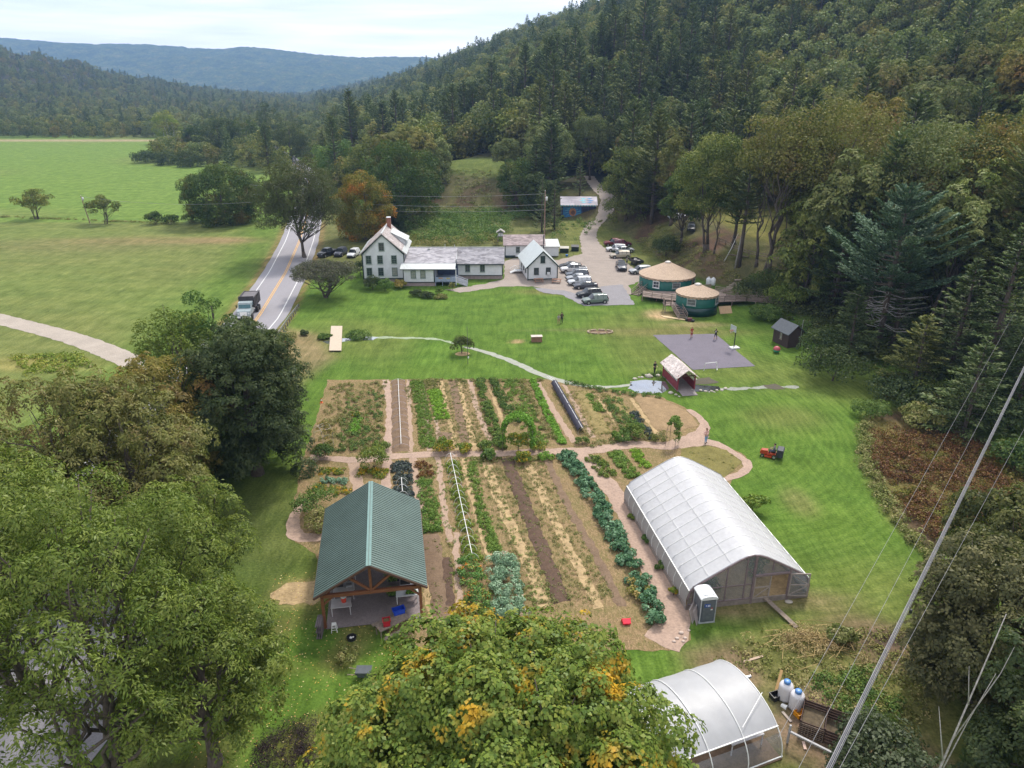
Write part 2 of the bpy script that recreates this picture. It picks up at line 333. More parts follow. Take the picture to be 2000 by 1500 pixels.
# shallow stream bed through the lawn
STREAM = PX((560, 690), (640, 664), (720, 663), (800, 662), (850, 665))
V = np.stack([X, Y, Z], -1).reshape(-1, 3); ny, nx = X.shape
ii = (np.arange(ny - 1)[:, None] * nx + np.arange(nx - 1)[None]).ravel()
m_ground, nt, b = mat_base('ground_cover'); at = nt.nodes.new('ShaderNodeVertexColor'); at.layer_name = 'Col'
n1 = noise(nt, .35, 6, .62); n2 = noise(nt, 5, 4, .65); n3 = noise(nt, 1.1, 5, .6, stretch=(1, .12, 1, R(-14)), dist=1.6); n4 = noise(nt, .16, 3, .6, stretch=(.5, 1.6, 1, R(25)))
c1 = mixc(nt, 1., at.outputs[0], ramp(nt, [(.3, (.72, .76, .68)), (.7, (1.28, 1.22, 1.35))], n1), 'MULTIPLY')
c1 = mixc(nt, 1., c1, ramp(nt, [(.32, (.68, .70, .66)), (.68, (1.34, 1.28, 1.3))], n2), 'MULTIPLY')
c1 = mixc(nt, 1., c1, ramp(nt, [(.3, (.76, .78, .74)), (.7, (1.28, 1.22, 1.35))], n3), 'MULTIPLY')
c1 = mixc(nt, 1., c1, ramp(nt, [(.35, (.9, .92, .9)), (.65, (1.14, 1.06, 1.1))], n4), 'MULTIPLY')
tcx = nt.nodes.new('ShaderNodeTexCoord'); mpp = nt.nodes.new('ShaderNodeMapping'); mpp.inputs['Location'].default_value = (-20, -60, 0); mpp.inputs['Scale'].default_value = (1, .8, 1); nt.links.new(tcx.outputs['Object'], mpp.inputs[0])
wv_ = nt.nodes.new('ShaderNodeTexWave'); wv_.wave_type = 'RINGS'; wv_.rings_direction = 'Z'; wv_.inputs['Scale'].default_value = .42; wv_.inputs['Distortion'].default_value = 6; wv_.inputs['Detail'].default_value = 3; wv_.inputs['Detail Scale'].default_value = .6; nt.links.new(mpp.outputs[0], wv_.inputs[0])
mw = mixc(nt, at.outputs['Alpha'], (1, 1, 1), ramp(nt, [(.1, (.91, .93, .9)), (.9, (1.09, 1.06, 1.12))], wv_.outputs['Fac'])); c1 = mixc(nt, 1., c1, mw, 'MULTIPLY')
nt.links.new(c1, b.inputs['Base Color']); b.inputs['Roughness'].default_value = .95; b.inputs['Specular IOR Level'].default_value = .1; bump(nt, b, n2, .5, .12)
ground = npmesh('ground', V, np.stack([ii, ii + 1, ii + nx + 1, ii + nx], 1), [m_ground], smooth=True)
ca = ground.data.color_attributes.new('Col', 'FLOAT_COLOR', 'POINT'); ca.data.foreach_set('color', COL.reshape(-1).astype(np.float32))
tag(ground, kind='structure')
# ---------------------------------------------------------------- sheets laid on the ground
from mathutils.geometry import delaunay_2d_cdt
def densify(poly, step, jit, closed=True):
    out = []; n = len(poly); ph = [ru(0, 6.3) for _ in range(6)]; S_ = 0; wv = lambda s, k: (math.sin(s * 1.7 + ph[k]) + .7 * math.sin(s * 4.1 + ph[k + 1]) + .45 * math.sin(s * 9.3 + ph[k + 2])) * .55 + ru(-.3, .3)
    for i in range(n if closed else n - 1):
        a = Vector(poly[i][:2]); b_ = Vector(poly[(i + 1) % n][:2]); k = max(1, int((b_ - a).length / step))
        for j in range(k): p = a.lerp(b_, j / k); S_ += (b_ - a).length / k; out.append((p.x + jit * wv(S_, 0), p.y + jit * wv(S_, 3)))
    if not closed: out.append(tuple(poly[-1][:2]))
    return out
def sheet(name, poly, mat, dz, step=.5, jit=.1, grid=None, kind='structure', label=None, cat=None, bumpz=0., parent=None):
    P = densify(poly, step, jit); n = len(P); pts = [Vector(p) for p in P]; A = np.array(P)
    if grid:
        xs = np.arange(A[:, 0].min(), A[:, 0].max(), grid); ys = np.arange(A[:, 1].min(), A[:, 1].max(), grid); XX, YY = np.meshgrid(xs, ys)
        ok = inpoly(P, XX, YY) & (pdist(P, XX, YY) > grid * .4); pts += [Vector((x, y)) for x, y in zip(XX[ok], YY[ok])]
    r = delaunay_2d_cdt(pts, [], [list(range(n))], 1, 1e-5)
    vv = np.array([(v.x, v.y) for v in r[0]]); z = hgt(vv[:, 0], vv[:, 1]) + dz
    if bumpz: e = np.minimum(1, pdist(P, vv[:, 0], vv[:, 1]) / .35); z += e * bumpz * (.75 + .5 * RNG.random(len(vv)))
    me = bpy.data.meshes.new(name); me.from_pydata([(a, b_, c) for (a, b_), c in zip(vv, z)], [], r[2]); me.materials.append(mat)
    bm = bmesh.new(); bm.from_mesh(me)
    for f in bm.faces:
        f.normal_update()
        if f.normal.z < 0: f.normal_flip()
    bm.to_mesh(me); bm.free(); me.shade_smooth()
    o = bpy.data.objects.new(name, me); C.objects.link(o); o.parent = parent
    if not parent: tag(o, label, cat, None, kind)
    return o
def smooth_line(pts, n=8):
    pts = [Vector(p[:2]) for p in pts]; out = []
    for i in range(len(pts) - 1):
        p0 = pts[max(0, i - 1)]; p1 = pts[i]; p2 = pts[i + 1]; p3 = pts[min(len(pts) - 1, i + 2)]
        for j in range(n):
            t = j / n; out.append(.5 * ((2 * p1) + (p2 - p0) * t + (2 * p0 - 5 * p1 + 4 * p2 - p3) * t * t + (3 * p1 - p0 - 3 * p2 + p3) * t ** 3))
    return out + [pts[-1]]
def ribbon_poly(line, w):
    """w: one width or a list"""
    Ls = []; Rs = []; n = len(line)
    for i, p in enumerate(line):
        d = (line[min(i + 1, n - 1)] - line[max(i - 1, 0)]).normalized(); q = Vector((-d.y, d.x)); ww = w if not isinstance(w, (list, tuple)) else np.interp(i / (n - 1), np.linspace(0, 1, len(w)), w)
        Ls.append(tuple(p + q * ww / 2)); Rs.append(tuple(p - q * ww / 2))
    return Ls + Rs[::-1]
def strip(name, line, w, mat, dz, off=0, jit=0., n=4, **k):
    """clean strip mesh following a line"""
    vs = []; fs = []; m = len(line)
    for i, p in enumerate(line):
        d = (line[min(i + 1, m - 1)] - line[max(i - 1, 0)]).normalized(); q = Vector((-d.y, d.x))
        for j in range(n + 1):
            a = p + q * (off + w * (j / n - .5)); e = ru(-jit, jit) if j in (0, n) else 0; a = a + q * e; vs.append((a.x, a.y))
    A = np.array(vs); z = hgt(A[:, 0], A[:, 1]) + dz
    for i in range(m - 1):
        for j in range(n): a = i * (n + 1) + j; fs.append((a, a + 1, a + n + 2, a + n + 1))
    o = npmesh(name, np.column_stack([A, z]), fs, [mat], smooth=True)
    return tag(o, k.get('label'), k.get('cat'), None, k.get('kind', 'structure'))
ASPH = M('road_asphalt', (.235, .225, .245), .85, .16, .35, s2=14, stretch=(1, .15, 1)); ASPH2 = M('court_asphalt', (.135, .12, .15), .9, .2, .5, s2=9)
GRAV = M('gravel', (.28, .235, .205), .95, .25, .45, s2=6, bmp=.2); ASPH3 = M('worn_asphalt', (.21, .20, .215), .9, .2, .4, s2=7)
CHIP = M('wood_chips', (.34, .24, .185), .95, .3, .8, s2=5, bmp=.5); YEL = M('yellow_paint', (.62, .33, .05), .7, .25, 2); WLINE = M('white_line_paint', (.58, .58, .58), .7, .2, 3)
rl = [Vector((float(RX(y)), y)) for y in np.concatenate([np.arange(-40, 200, 4), np.arange(200, 560, 10)])]
strip('road', rl, 9.2, ASPH, .05, jit=.12)
for off in (-3.35, 3.35): strip('road_edge_line', rl, .17, WLINE, .056, off, n=1)
for off in (-.16, .16): strip('road_centre_line', rl, .14, YEL, .056, off, n=1)
sheet('parking_apron', [(-36, 14), (-24.5, 16), (-23.5, 30), (-26, 44), (-30, 52), (-35.6, 60)], ASPH, .03, jit=.2)
sl_ = smooth_line(PX((-260, 560), (0, 624), (150, 664), (270, 712), (330, 735))); sheet('side_road', ribbon_poly(sl_, [3.7, 3.6, 3.6, 4]), M('side_road_surface', (.33, .285, .24), .95, .3, .4, s2=7), .03, jit=.1, grid=4)
# driveway, parking, court, paths
sheet('gravel_drive', PX((985, 512), (1000, 505), (1090, 508), (1140, 495), (1190, 490), (1232, 520), (1262, 546), (1228, 558), (1236, 575), (1150, 580), (1100, 572), (1040, 560), (985, 560), (900, 572), (870, 566), (940, 556), (985, 545)), GRAV, .03, grid=1.5, jit=.25, step=.8)
dl = smooth_line([tuple(G(1180, 510)[:2])] + PX((1158, 485), (1149, 462), (1160, 440), (1182, 418), (1186, 402), (1188, 388), (1172, 372), (1158, 356), (1150, 344)))
sheet('dirt_track', ribbon_poly(dl, [9, 4.6, 3.8, 4.4, 5, 4, 3.6, 3.4]), GRAV, .06, grid=1.0, jit=.2)
sheet('asphalt_parking', PX((1040, 562), (1110, 569), (1150, 584), (1175, 560), (1215, 556), (1240, 596), (1140, 598), (1098, 577), (1060, 572)), ASPH3, .045, jit=.15)
sheet('court', PX((1275, 655.5), (1397, 653), (1475, 716), (1353, 723)), ASPH2, .035, jit=.04, step=.6)
GP = M('garden_path_dust', (.29, .30, .25), .95, .3, 1.2, s2=8)
pl = smooth_line(PX((905, 678), (940, 686), (1000, 706), (1060, 733), (1120, 750), (1180, 757), (1235, 752))); sheet('gravel_path', ribbon_poly(pl, [.5, 1., 1.2, 1.1, .8, .6]), GP, .02, step=.4, jit=.12)
sp_ = smooth_line(PX((690, 658), (740, 660), (790, 661), (850, 663), (890, 672))); sheet('stream_bed', ribbon_poly(sp_, [.5, .9, .8, .8, .3]), M('pebble_grass', (.25, .30, .19), .95, .4, 1.5, s2=5), .016, step=.4, jit=.2)
cyd = smooth_line(PX((1395, 760), (1440, 760), (1500, 757), (1560, 757))); sheet('stream_stones', ribbon_poly(cyd, [.7, .8, .6]), M('pebble_grey', (.24, .25, .21), .95, .4, 2, s2=6), .016, step=.4, jit=.25)
WATER = M('water', (.50, .52, .55), .03, .15, .4, metal=.85)
sheet('pond', PX((1232, 746), (1262, 742), (1300, 746), (1306, 760), (1294, 768), (1245, 768), (1228, 758)), WATER, .02, step=.5, jit=.08)
sheet('dark_pool', PX((1345, 752), (1380, 753), (1403, 756), (1408, 762), (1380, 765), (1345, 767)), M('dark_water', (.03, .03, .025), .05, .3, .4, metal=.5), .02, step=.5, jit=.08)
sheet('stream_pool', PX((630, 667), (668, 662), (705, 658), (740, 660), (728, 665), (690, 665), (640, 672)), WATER, .022, step=.5, jit=.08)
sheet('pond_mud', PX((1345, 741), (1385, 738), (1405, 747), (1380, 752), (1350, 750)), M('mud', (.055, .045, .022), .8, .3, 1, s2=4, bmp=.3), .028, jit=.15)
sheet('mud_patch', PX((1490, 752), (1515, 750), (1534, 760), (1515, 762), (1500, 761)), M('mud', (.05, .04, .022)), .02, jit=.15)
# garden
m_gs, nt, b = mat_base('garden_soil'); a1 = noise(nt, .45, 6, .65); a2 = noise(nt, 3.5, 5, .7, stretch=(1.6, .7, 1, R(10))); a3 = noise(nt, 11, 3, .7)
c = ramp(nt, [(.3, (.10, .13, .035)), (.45, (.20, .17, .075)), (.56, (.30, .21, .12)), (.7, (.17, .12, .08))], a1)
c = mixc(nt, .6, c, ramp(nt, [(.3, (.09, .12, .03)), (.48, (.22, .165, .085)), (.7, (.42, .30, .18))], a2))
c = mixc(nt, 1., c, ramp(nt, [(.3, (.48, .47, .46)), (.7, (1.2, 1.17, 1.15))], a3), 'MULTIPLY')
nt.links.new(c, b.inputs['Base Color']); b.inputs['Roughness'].default_value = 1; b.inputs['Specular IOR Level'].default_value = .05; bump(nt, b, a2, .6, .15)
GARD = PX((640, 742), (1060, 741), (1110, 745), (1200, 762), (1290, 775), (1345, 800), (1375, 830), (1372, 852), (1400, 870), (1450, 885), (1468, 910), (1430, 938), (1350, 1100), (1345, 1250), (1310, 1275), (1240, 1275), (1100, 1275), (835, 1275), (760, 1240), (620, 1090), (565, 1050), (575, 985), (590, 900), (605, 860), (632, 770))
sheet('garden', GARD, m_gs, .012, step=.6, jit=.15)
isl = PX((1330, 878), (1375, 872), (1420, 880), (1449, 905), (1415, 935), (1330, 930))
STRAW = M('straw', (.37, .27, .15), 1, .6, 1.3, s2=5, bmp=.5, spec=.05); PINKP = M('pale_chips', (.34, .245, .185), 1, .25, 1, s2=7, bmp=.4, spec=.05)
SOIL = M('dark_soil', (.105, .07, .052), 1, .4, 1.8, s2=8, bmp=.8, spec=.05); SOIL2 = M('brown_soil', (.18, .125, .085), 1, .35, 1.5, s2=8, bmp=.8, spec=.05)
DRYG = M('dry_weeds', (.24, .19, .085), 1, .4, 1.2, s2=9, bmp=.6, spec=.05)
def row(name, mat, w, pts, dz=.02, jit=.12, bz=0., **k):
    ln_ = smooth_line(PX(*pts), 4); return sheet(name, ribbon_poly(ln_, w), mat, dz, step=.4, jit=jit, grid=.5 if bz else None, bumpz=bz, **k)
row('chip_path', CHIP, [1.6, 1.8, 2.1, 2.3, 2.6], [(1130, 886), (1165, 925), (1215, 985), (1260, 1080), (1315, 1200), (1290, 1262)], .026)
row('chip_path', CHIP, [1.0, 1.2, 1.2, 1.3, 1.5, 1.6, 2.], [(605, 893), (700, 900), (762, 893), (860, 889), (960, 887), (1060, 884), (1150, 882), (1240, 868), (1310, 872), (1372, 848)], .030)
row('chip_path', CHIP, [2.2, 1.6, .8, .9, .9, .8], [(1320, 868), (1380, 864), (1425, 882), (1460, 908), (1445, 927), (1395, 944)], .034)
row('chip_path', CHIP, [.7, 1, 1.6], [(1345, 800), (1375, 828), (1368, 850)], .038)
row('chip_path', CHIP, [.6, 1.2, 1.3, 1.1], [(585, 985), (572, 1030), (582, 1050), (628, 1052)], .026)
row('chip_path', CHIP, [.9, .9, 1.], [(753, 742), (762, 800), (757, 888), (752, 960)], .022)
row('straw_path', STRAW, .55, [(862, 744), (872, 800), (893, 882)], .022, label=None)
for p, m_, w in (([(826, 744), (838, 880)], PINKP, .5), ([(843, 744), (847, 790), (862, 882)], PINKP, .45), ([(893, 742), (905, 790), (928, 884)], STRAW, .7), ([(918, 742), (932, 800), (962, 872)], PINKP, .6), ([(797, 742), (803, 884)], PINKP, .5),
                 ([(958, 760), (975, 805), (988, 840)], STRAW, .45), ([(1050, 748), (1080, 800), (1122, 864)], PINKP, .75), ([(1102, 752), (1128, 800), (1158, 856)], PINKP, .5), ([(1160, 770), (1185, 800), (1206, 830)], STRAW, .5),
                 ([(1232, 778), (1255, 810), (1290, 855)], STRAW, .5), ([(806, 893), (815, 960), (822, 1040)], PINKP, .8), ([(856, 893), (868, 1000), (880, 1060)], PINKP, .55), ([(902, 893), (930, 1000), (955, 1085)], STRAW, .5),
                 ([(945, 893), (985, 1000), (1030, 1100), (1065, 1190)], STRAW, .95), ([(1025, 893), (1070, 990), (1120, 1090), (1170, 1190)], STRAW, .8), ([(985, 1080), (1010, 1150), (1030, 1230)], PINKP, .5), ([(836, 1130), (850, 1230)], STRAW, .9), ([(690, 905), (700, 960)], PINKP, 1.1), ([(890, 1040), (900, 1230)], PINKP, .5)):
    row('straw_path' if m_ is STRAW else 'chip_path', m_, w, p, .018)
for p, m_, w, bz in (([(989, 895), (1022, 980), (1060, 1080), (1098, 1180)], SOIL, 1.25, .14), ([(840, 1045), (852, 1120), (870, 1225)], SOIL2, 1.5, .1), ([(870, 1090), (880, 1230)], SOIL, .9, .1), ([(868, 845), (872, 878)], SOIL2, 1.5, .05), ([(1065, 893), (1110, 990), (1160, 1080), (1215, 1190)], SOIL2, .7, .1), ([(778, 742), (783, 884)], SOIL2, 1.8, .15), ([(884, 744), (912, 884)], SOIL2, 1., .06), ([(1135, 765), (1180, 850)], DRYG, 1.8, .15), ([(1200, 775), (1235, 840)], DRYG, 1.5, .15)):
    row('soil_bed', m_, w, p, .022, bz=bz)
sheet('dry_bed', PX((1235, 772), (1290, 780), (1340, 803), (1366, 832), (1320, 845), (1280, 840)), M('dry_bed', (.27, .19, .11), 1, .35, 1.2, s2=8, bmp=.7, spec=.05), .03, grid=.5, bumpz=.12)
sheet('grass_island', isl, M('dry_island', (.17, .15, .055), 1, .4, 1., s2=8, bmp=.7, spec=.05), .042, grid=.5, bumpz=.15)
sheet('straw_patch', [(G(590, 1158).x + 2.1 * math.cos(t) * ru(.75, 1.2), G(590, 1158).y + 1.5 * math.sin(t) * ru(.75, 1.2)) for t in np.arange(0, 6.28, .35)], STRAW, .015, jit=.15, step=.3)
# ---------------------------------------------------------------- foliage
def unit(n): v = RNG.normal(size=(n, 3)); return v / np.linalg.norm(v, axis=1, keepdims=True)
def leaves(P, Nn, size, aspect=.6, up=None, quad=True):
    """one folded rhombic leaf spray per point; returns verts, faces"""
    n = len(P); t = np.cross(Nn, unit(n)); t /= np.linalg.norm(t, axis=1, keepdims=True) + 1e-9
    if up is not None: t = up / (np.linalg.norm(up, axis=1, keepdims=True) + 1e-9); Nn = np.cross(t, np.cross(Nn, t)); Nn /= np.linalg.norm(Nn, axis=1, keepdims=True) + 1e-9
    s = np.cross(Nn, t); sz = (np.asarray(size) * RNG.uniform(.6, 1.3, n))[:, None]
    V = np.stack([P - t * sz * .5, P + s * sz * aspect * .5 + Nn * sz * .08, P + t * sz * .5 - Nn * sz * .12, P - s * sz * aspect * .5 + Nn * sz * .08], 1)
    return V.reshape(-1, 3), np.arange(4 * n).reshape(-1, 4)
class Leafy:
    def __init__(s): s.V = []; s.F = []; s.A = []; s.n = 0
    def add(s, V, Fq, A): s.V.append(V); s.F.append(Fq + s.n); s.A.append(A); s.n += len(V)
    def mesh(s, name, mat, parent=None, link=True): return npmesh(name, np.concatenate(s.V), np.concatenate(s.F), [mat], parent, np.concatenate(s.A), link)
def lobes(cx, cz, rx, rz, n, lr, zmin=-.6, inner=.55):
    out = []; tries = 0
    while len(out) < n and tries < 9999:
        tries += 1; d = Vector((random.gauss(0, 1), random.gauss(0, 1), random.gauss(0, 1))).normalized()
        if d.z < zmin: continue
        q = ru(inner, .92); fl = 1 if d.z > -.3 or zmin > -.95 else .8 / max(.3, math.hypot(d.x, d.y)); p = Vector((cx[0] + d.x * rx * q * fl, cx[1] + d.y * rx * q * fl, cz + d.z * rz * q)); r = lr * ru(.65, 1.3)
        if all((p - o[0]).length > .55 * (r + o[1]) * .75 for o in out) or tries > 900: out.append((p, r))
    return out
def leaf_lobe(lf, c, r, n, size, squash=.75, aspect=.6, tone=None, zlow=-.55):
    d = unit(n * 2); d = d[d[:, 2] > zlow][:n]; n = len(d)
    q = RNG.uniform(.62, 1.08, n)[:, None] ** .7; bumpy = 1 + .16 * np.sin(d[:, :1] * 5 + c[0]) * np.sin(d[:, 1:2] * 5 + c[1] + 1)
    P = np.array(c)[None] + d * q * bumpy * r * np.array([1, 1, squash]); Nn = d + .75 * unit(n) + np.array([0, 0, .35]); Nn /= np.linalg.norm(Nn, axis=1, keepdims=True)
    V, Fq = leaves(P, Nn, np.full(n, size), aspect); A = RNG.uniform(0, 1, n)
    if tone is not None: A = np.clip(A * .6 + tone * .5 - .05, 0, 1)
    lf.add(V, Fq, A)
def leaf_lobe2(lf, c, r, n, size, squash=.8, aspect=.6, tone=None, zlow=-.5, per=34, sr=.5):
    """lobe built of umbrella-like sprays of leaves, with shade between them"""
    k = max(4, n // per); d = unit(k * 2); d = d[d[:, 2] > zlow][:k]
    for q in d:
        cc = np.array(c) + q * r * RNG.uniform(.6, 1.08) * np.array([1, 1, squash]); ax = q * .8 + np.array([0, 0, .75]) + RNG.normal(size=3) * .25; ax /= np.linalg.norm(ax)
        s = sr * RNG.uniform(.6, 1.25); o = RNG.normal(size=(per, 3)); o -= (o @ ax)[:, None] * ax; o /= np.linalg.norm(o, axis=1, keepdims=True); rad = RNG.uniform(.05, 1, per)[:, None] ** .6
        P = cc + o * rad * s + ax * (s * .38 * (1 - rad ** 2) + RNG.normal(size=(per, 1)) * .05); Nn = ax + o * rad * .7 + .35 * unit(per); Nn /= np.linalg.norm(Nn, axis=1, keepdims=True); up = o + .3 * unit(per) - np.array([0, 0, .35])
        V, Fq = leaves(P, Nn, np.full(per, size), aspect, up=up); A = np.clip(RNG.uniform(0, .55, per) + RNG.uniform(0, .4) + (0 if tone is None else tone * .15), 0, 1); lf.add(V, Fq, A)
def limb(mb, a, b, r0, r1, wob=.08, n=5, seg=4):
    a = Vector(a); b = Vector(b); l = (b - a).length; pts = []
    for i in range(seg + 1):
        t = i / seg; p = a.lerp(b, t); k = math.sin(t * PI) * l * wob; p += Vector((ru(-k, k), ru(-k, k), ru(-k, k) * .5 - k * .3)); pts.append(p)
    mb.tube(pts, [r0 + (r1 - r0) * i / seg for i in range(seg + 1)], n); return pts
def broad_parts(H, Rr, cb=.3, nl=40, lr=.30, per=220, leaf=.3, zsq=1., limbs=10, tr=.03, inner=.5, squash=.75, aspect=.6, stems=1, gap=0, zmin=-.6, spray=0):
    """crown mesh data (Leafy) and trunk MB for a broadleaf tree of height H, crown radius Rr, crown starting at cb*H"""
    cz = H * (1 + cb) / 2; rz = H * (1 - cb) / 2
    if cb < .12 and H > 5: zmin = -1; cz = H * .46; rz = H * .5
    LB = lobes((0, 0), cz, Rr, rz * zsq, nl, Rr * lr, zmin, inner); lf = Leafy()
    for p, r in LB:
        if rnd() < gap: continue
        (leaf_lobe2 if spray else leaf_lobe)(lf, p, r, int(per * (r / (Rr * lr)) ** 2), leaf, squash, aspect, tone=ru(.1, .9), **(dict(sr=spray) if spray else {}))
    tb = MB(); r0 = max(.05, H * tr)
    for k in range(stems):
        ba = Vector((0, 0, -.3)) if stems == 1 else Vector((ru(-.3, .3), ru(-.3, .3), -.2)) * (1 + H * .04)
        top = Vector((ru(-.12, .12) * Rr * (1 + stems), ru(-.12, .12) * Rr * (1 + stems), H * .8)); tb.tube([ba, ba.lerp(top, .1) + Vector((0, 0, 0))], [r0 * 1.5 / stems ** .5, r0 / stems ** .5], 8)
        pts = limb(tb, ba.lerp(top, .1), top, r0 / stems ** .5, r0 * .15, .04, 7, 8)
        big = sorted(LB, key=lambda q: rnd())[:max(1, limbs // stems)]
        for p, r in big:
            q = max(2, min(7, int((p.z / H - .18) * 8))); q = max(1, q - random.randint(0, 2)); limb(tb, pts[q], p, r0 * .42 / stems ** .5 * (1 - q / 12), r0 * .06, .1)
            if rnd() < .6: limb(tb, pts[q].lerp(p, .5), p + Vector((ru(-r, r), ru(-r, r), ru(0, r))), r0 * .14, r0 * .04, .08, 4, 3)
    return lf, tb
def conifer_parts(H, Rr, cb=.2, leaf=.5, dens=1., droop=.0, whorl=.8, dead=False, narrow=1.1, ragged=.35, upturn=.25, tuft=9, tr=.016):
    lf = Leafy(); tb = MB(); r0 = H * tr; tb.tube([(0, 0, -.3), (ru(-.1, .1), ru(-.1, .1), H * .35), (ru(-.15, .15), ru(-.15, .15), H * .7), (0, 0, H * .97)], [r0 * 1.2, r0, r0 * .6, r0 * .1], 8)
    z = H * cb; a0 = 0
    while z < H * .985:
        t = (z / H - cb) / (1 - cb); env = Rr * (1 - t) ** narrow * (1 if t > .12 else .75 + 2 * t) * (1.0) + .25; nb = random.choice((4, 5, 5, 6)) if t < .9 else 4
        for k in range(nb):
            a = a0 + 2 * PI * k / nb + ru(-.3, .3); l = env * ru(1 - ragged, 1 + ragged * .35)
            if rnd() < .06: continue
            rise = ru(-.05, .12) + t * .5 - droop; dr = Vector((math.cos(a), math.sin(a), rise)).normalized(); b0 = Vector((0, 0, z + ru(-.2, .2)))
            tip = b0 + dr * l + Vector((0, 0, upturn * l * .4)); mid = b0 + dr * l * .55 - Vector((0, 0, l * .03))
            tb.tube([b0, mid, tip], [r0 * .22 * (1.1 - t), r0 * .12, r0 * .03], 4, False)
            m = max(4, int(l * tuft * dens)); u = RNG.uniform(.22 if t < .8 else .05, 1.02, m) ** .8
            P = np.where(u[:, None] < .55, np.array(b0) + (np.array(mid) - np.array(b0)) * (u[:, None] / .55), np.array(mid) + (np.array(tip) - np.array(mid)) * ((u[:, None] - .55) / .45))
            side = np.array([-dr.y, dr.x, 0]); sp = RNG.normal(size=m) * (l * .17 * (1.15 - u) + .12); P = P + side[None] * sp[:, None] + np.array([0, 0, 1])[None] * (RNG.normal(size=m) * .09 * leaf + .05)[:, None]
            up = np.array(dr)[None] * RNG.uniform(.5, 1.2, m)[:, None] + side[None] * (sp / (np.abs(sp) + .3) * .8)[:, None] + np.array([0, 0, 1.])[None] * RNG.uniform(-.1, .55 + upturn, m)[:, None]
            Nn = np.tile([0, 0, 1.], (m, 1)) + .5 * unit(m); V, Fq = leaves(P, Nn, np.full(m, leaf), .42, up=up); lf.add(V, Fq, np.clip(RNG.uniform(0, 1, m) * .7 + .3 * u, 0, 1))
        a0 += 2.4; z += whorl * ru(.7, 1.25) * (1 - .35 * t)
    return lf, tb
def tree_thing(name, label, cat, lf, tb, lm, bark, loc, rz=0, group=None):
    t = thing(name, label, cat, loc, rz, group); lf.mesh('crown', lm, t)
    tb.build('trunk', bark, t, True, False); return t
# leaf palettes (real reflectances)
LG_MAPLE = leafmat('maple_leaves', [(.028, .052, .009), (.055, .088, .015), (.09, .122, .022), (.135, .15, .03)], .12, clump=(.38, .22, .02), cscale=.62, cth=.565)
LG_ASH = leafmat('ash_leaves', [(.03, .048, .008), (.06, .085, .013), (.095, .118, .02), (.135, .15, .032)], .08)
LG_OLIVE = leafmat('olive_leaves', [(.05, .056, .014), (.08, .084, .02), (.11, .105, .028), (.15, .13, .045)], .12, clump=(.16, .11, .045), cscale=.25)
LG_DARK = leafmat('dark_leaves', [(.014, .024, .010), (.026, .04, .015), (.042, .056, .02), (.062, .074, .028)], .1)
LG_BUSHR = leafmat('hedge_leaves', [(.012, .026, .009), (.026, .05, .013), (.05, .075, .018), (.085, .10, .022)], .12, clump=(.10, .075, .02), cscale=.2)
LG_GREY = leafmat('grey_green_leaves', [(.018, .025, .013), (.032, .041, .021), (.05, .06, .032), (.085, .095, .055)], .1)
LG_BROWN = leafmat('thin_brown_leaves', [(.035, .032, .02), (.055, .055, .026), (.05, .065, .02), (.085, .07, .042)], .1)
LG_ORNG = leafmat('turning_leaves', [(.045, .06, .012), (.08, .085, .016), (.14, .11, .02), (.2, .13, .02)], .1, clump=(.42, .15, .02), cscale=.2)
LG_YEL = leafmat('yellow_green_leaves', [(.06, .10, .015), (.09, .14, .02), (.14, .17, .03), (.2, .2, .04)], .15)
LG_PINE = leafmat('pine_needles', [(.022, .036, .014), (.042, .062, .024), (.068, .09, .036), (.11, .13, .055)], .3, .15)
LG_PINE2 = leafmat('blue_pine_needles', [(.018, .036, .022), (.038, .068, .042), (.068, .105, .065), (.115, .155, .10)], .1, .1)
LG_F1 = leafmat('forest_leaves', [(.025, .038, .011), (.06, .076, .018), (.10, .112, .028), (.155, .15, .042)], .42)
LG_F2 = leafmat('forest_pale_leaves', [(.055, .075, .025), (.085, .105, .035), (.12, .13, .045), (.16, .155, .06)], .35)
LG_SHRUB = leafmat('shrub_leaves', [(.02, .045, .011), (.045, .085, .018), (.08, .12, .028), (.12, .16, .04)], .25)
LG_KALE = leafmat('brassica_leaves', [(.025, .06, .03), (.05, .11, .055), (.085, .155, .08), (.16, .24, .15)], .1)
LG_BEAN = leafmat('pale_bean_leaves', [(.05, .10, .06), (.10, .17, .11), (.17, .25, .17), (.28, .36, .27)], .1)
LG_CROP = leafmat('crop_leaves', [(.04, .075, .012), (.07, .12, .018), (.105, .165, .03), (.16, .21, .05)], .1)
LG_BRIGHT = leafmat('bright_leaves', [(.05, .12, .01), (.08, .175, .018), (.12, .23, .03), (.17, .28, .05)], .1)
LG_WEED = leafmat('weed_leaves', [(.07, .085, .02), (.11, .12, .03), (.16, .15, .055), (.24, .19, .09)], .1)
LG_PURP = leafmat('purple_kale_leaves', [(.015, .02, .025), (.03, .035, .04), (.05, .06, .055), (.09, .10, .09)], .1)
LG_RED = leafmat('dark_red_knotweed', [(.035, .016, .010), (.065, .026, .014), (.10, .045, .02), (.12, .10, .03)], .1, clump=(.13, .14, .03), cscale=.3)
LG_FLOW = leafmat('marigold', [(.035, .08, .015), (.07, .12, .02), (.14, .15, .02), (.40, .22, .015)], .1)
LG_TOM = leafmat('flowering_leaves', [(.03, .075, .018), (.06, .13, .03), (.09, .17, .045), (.16, .20, .05), (.5, .13, .01)], .1)
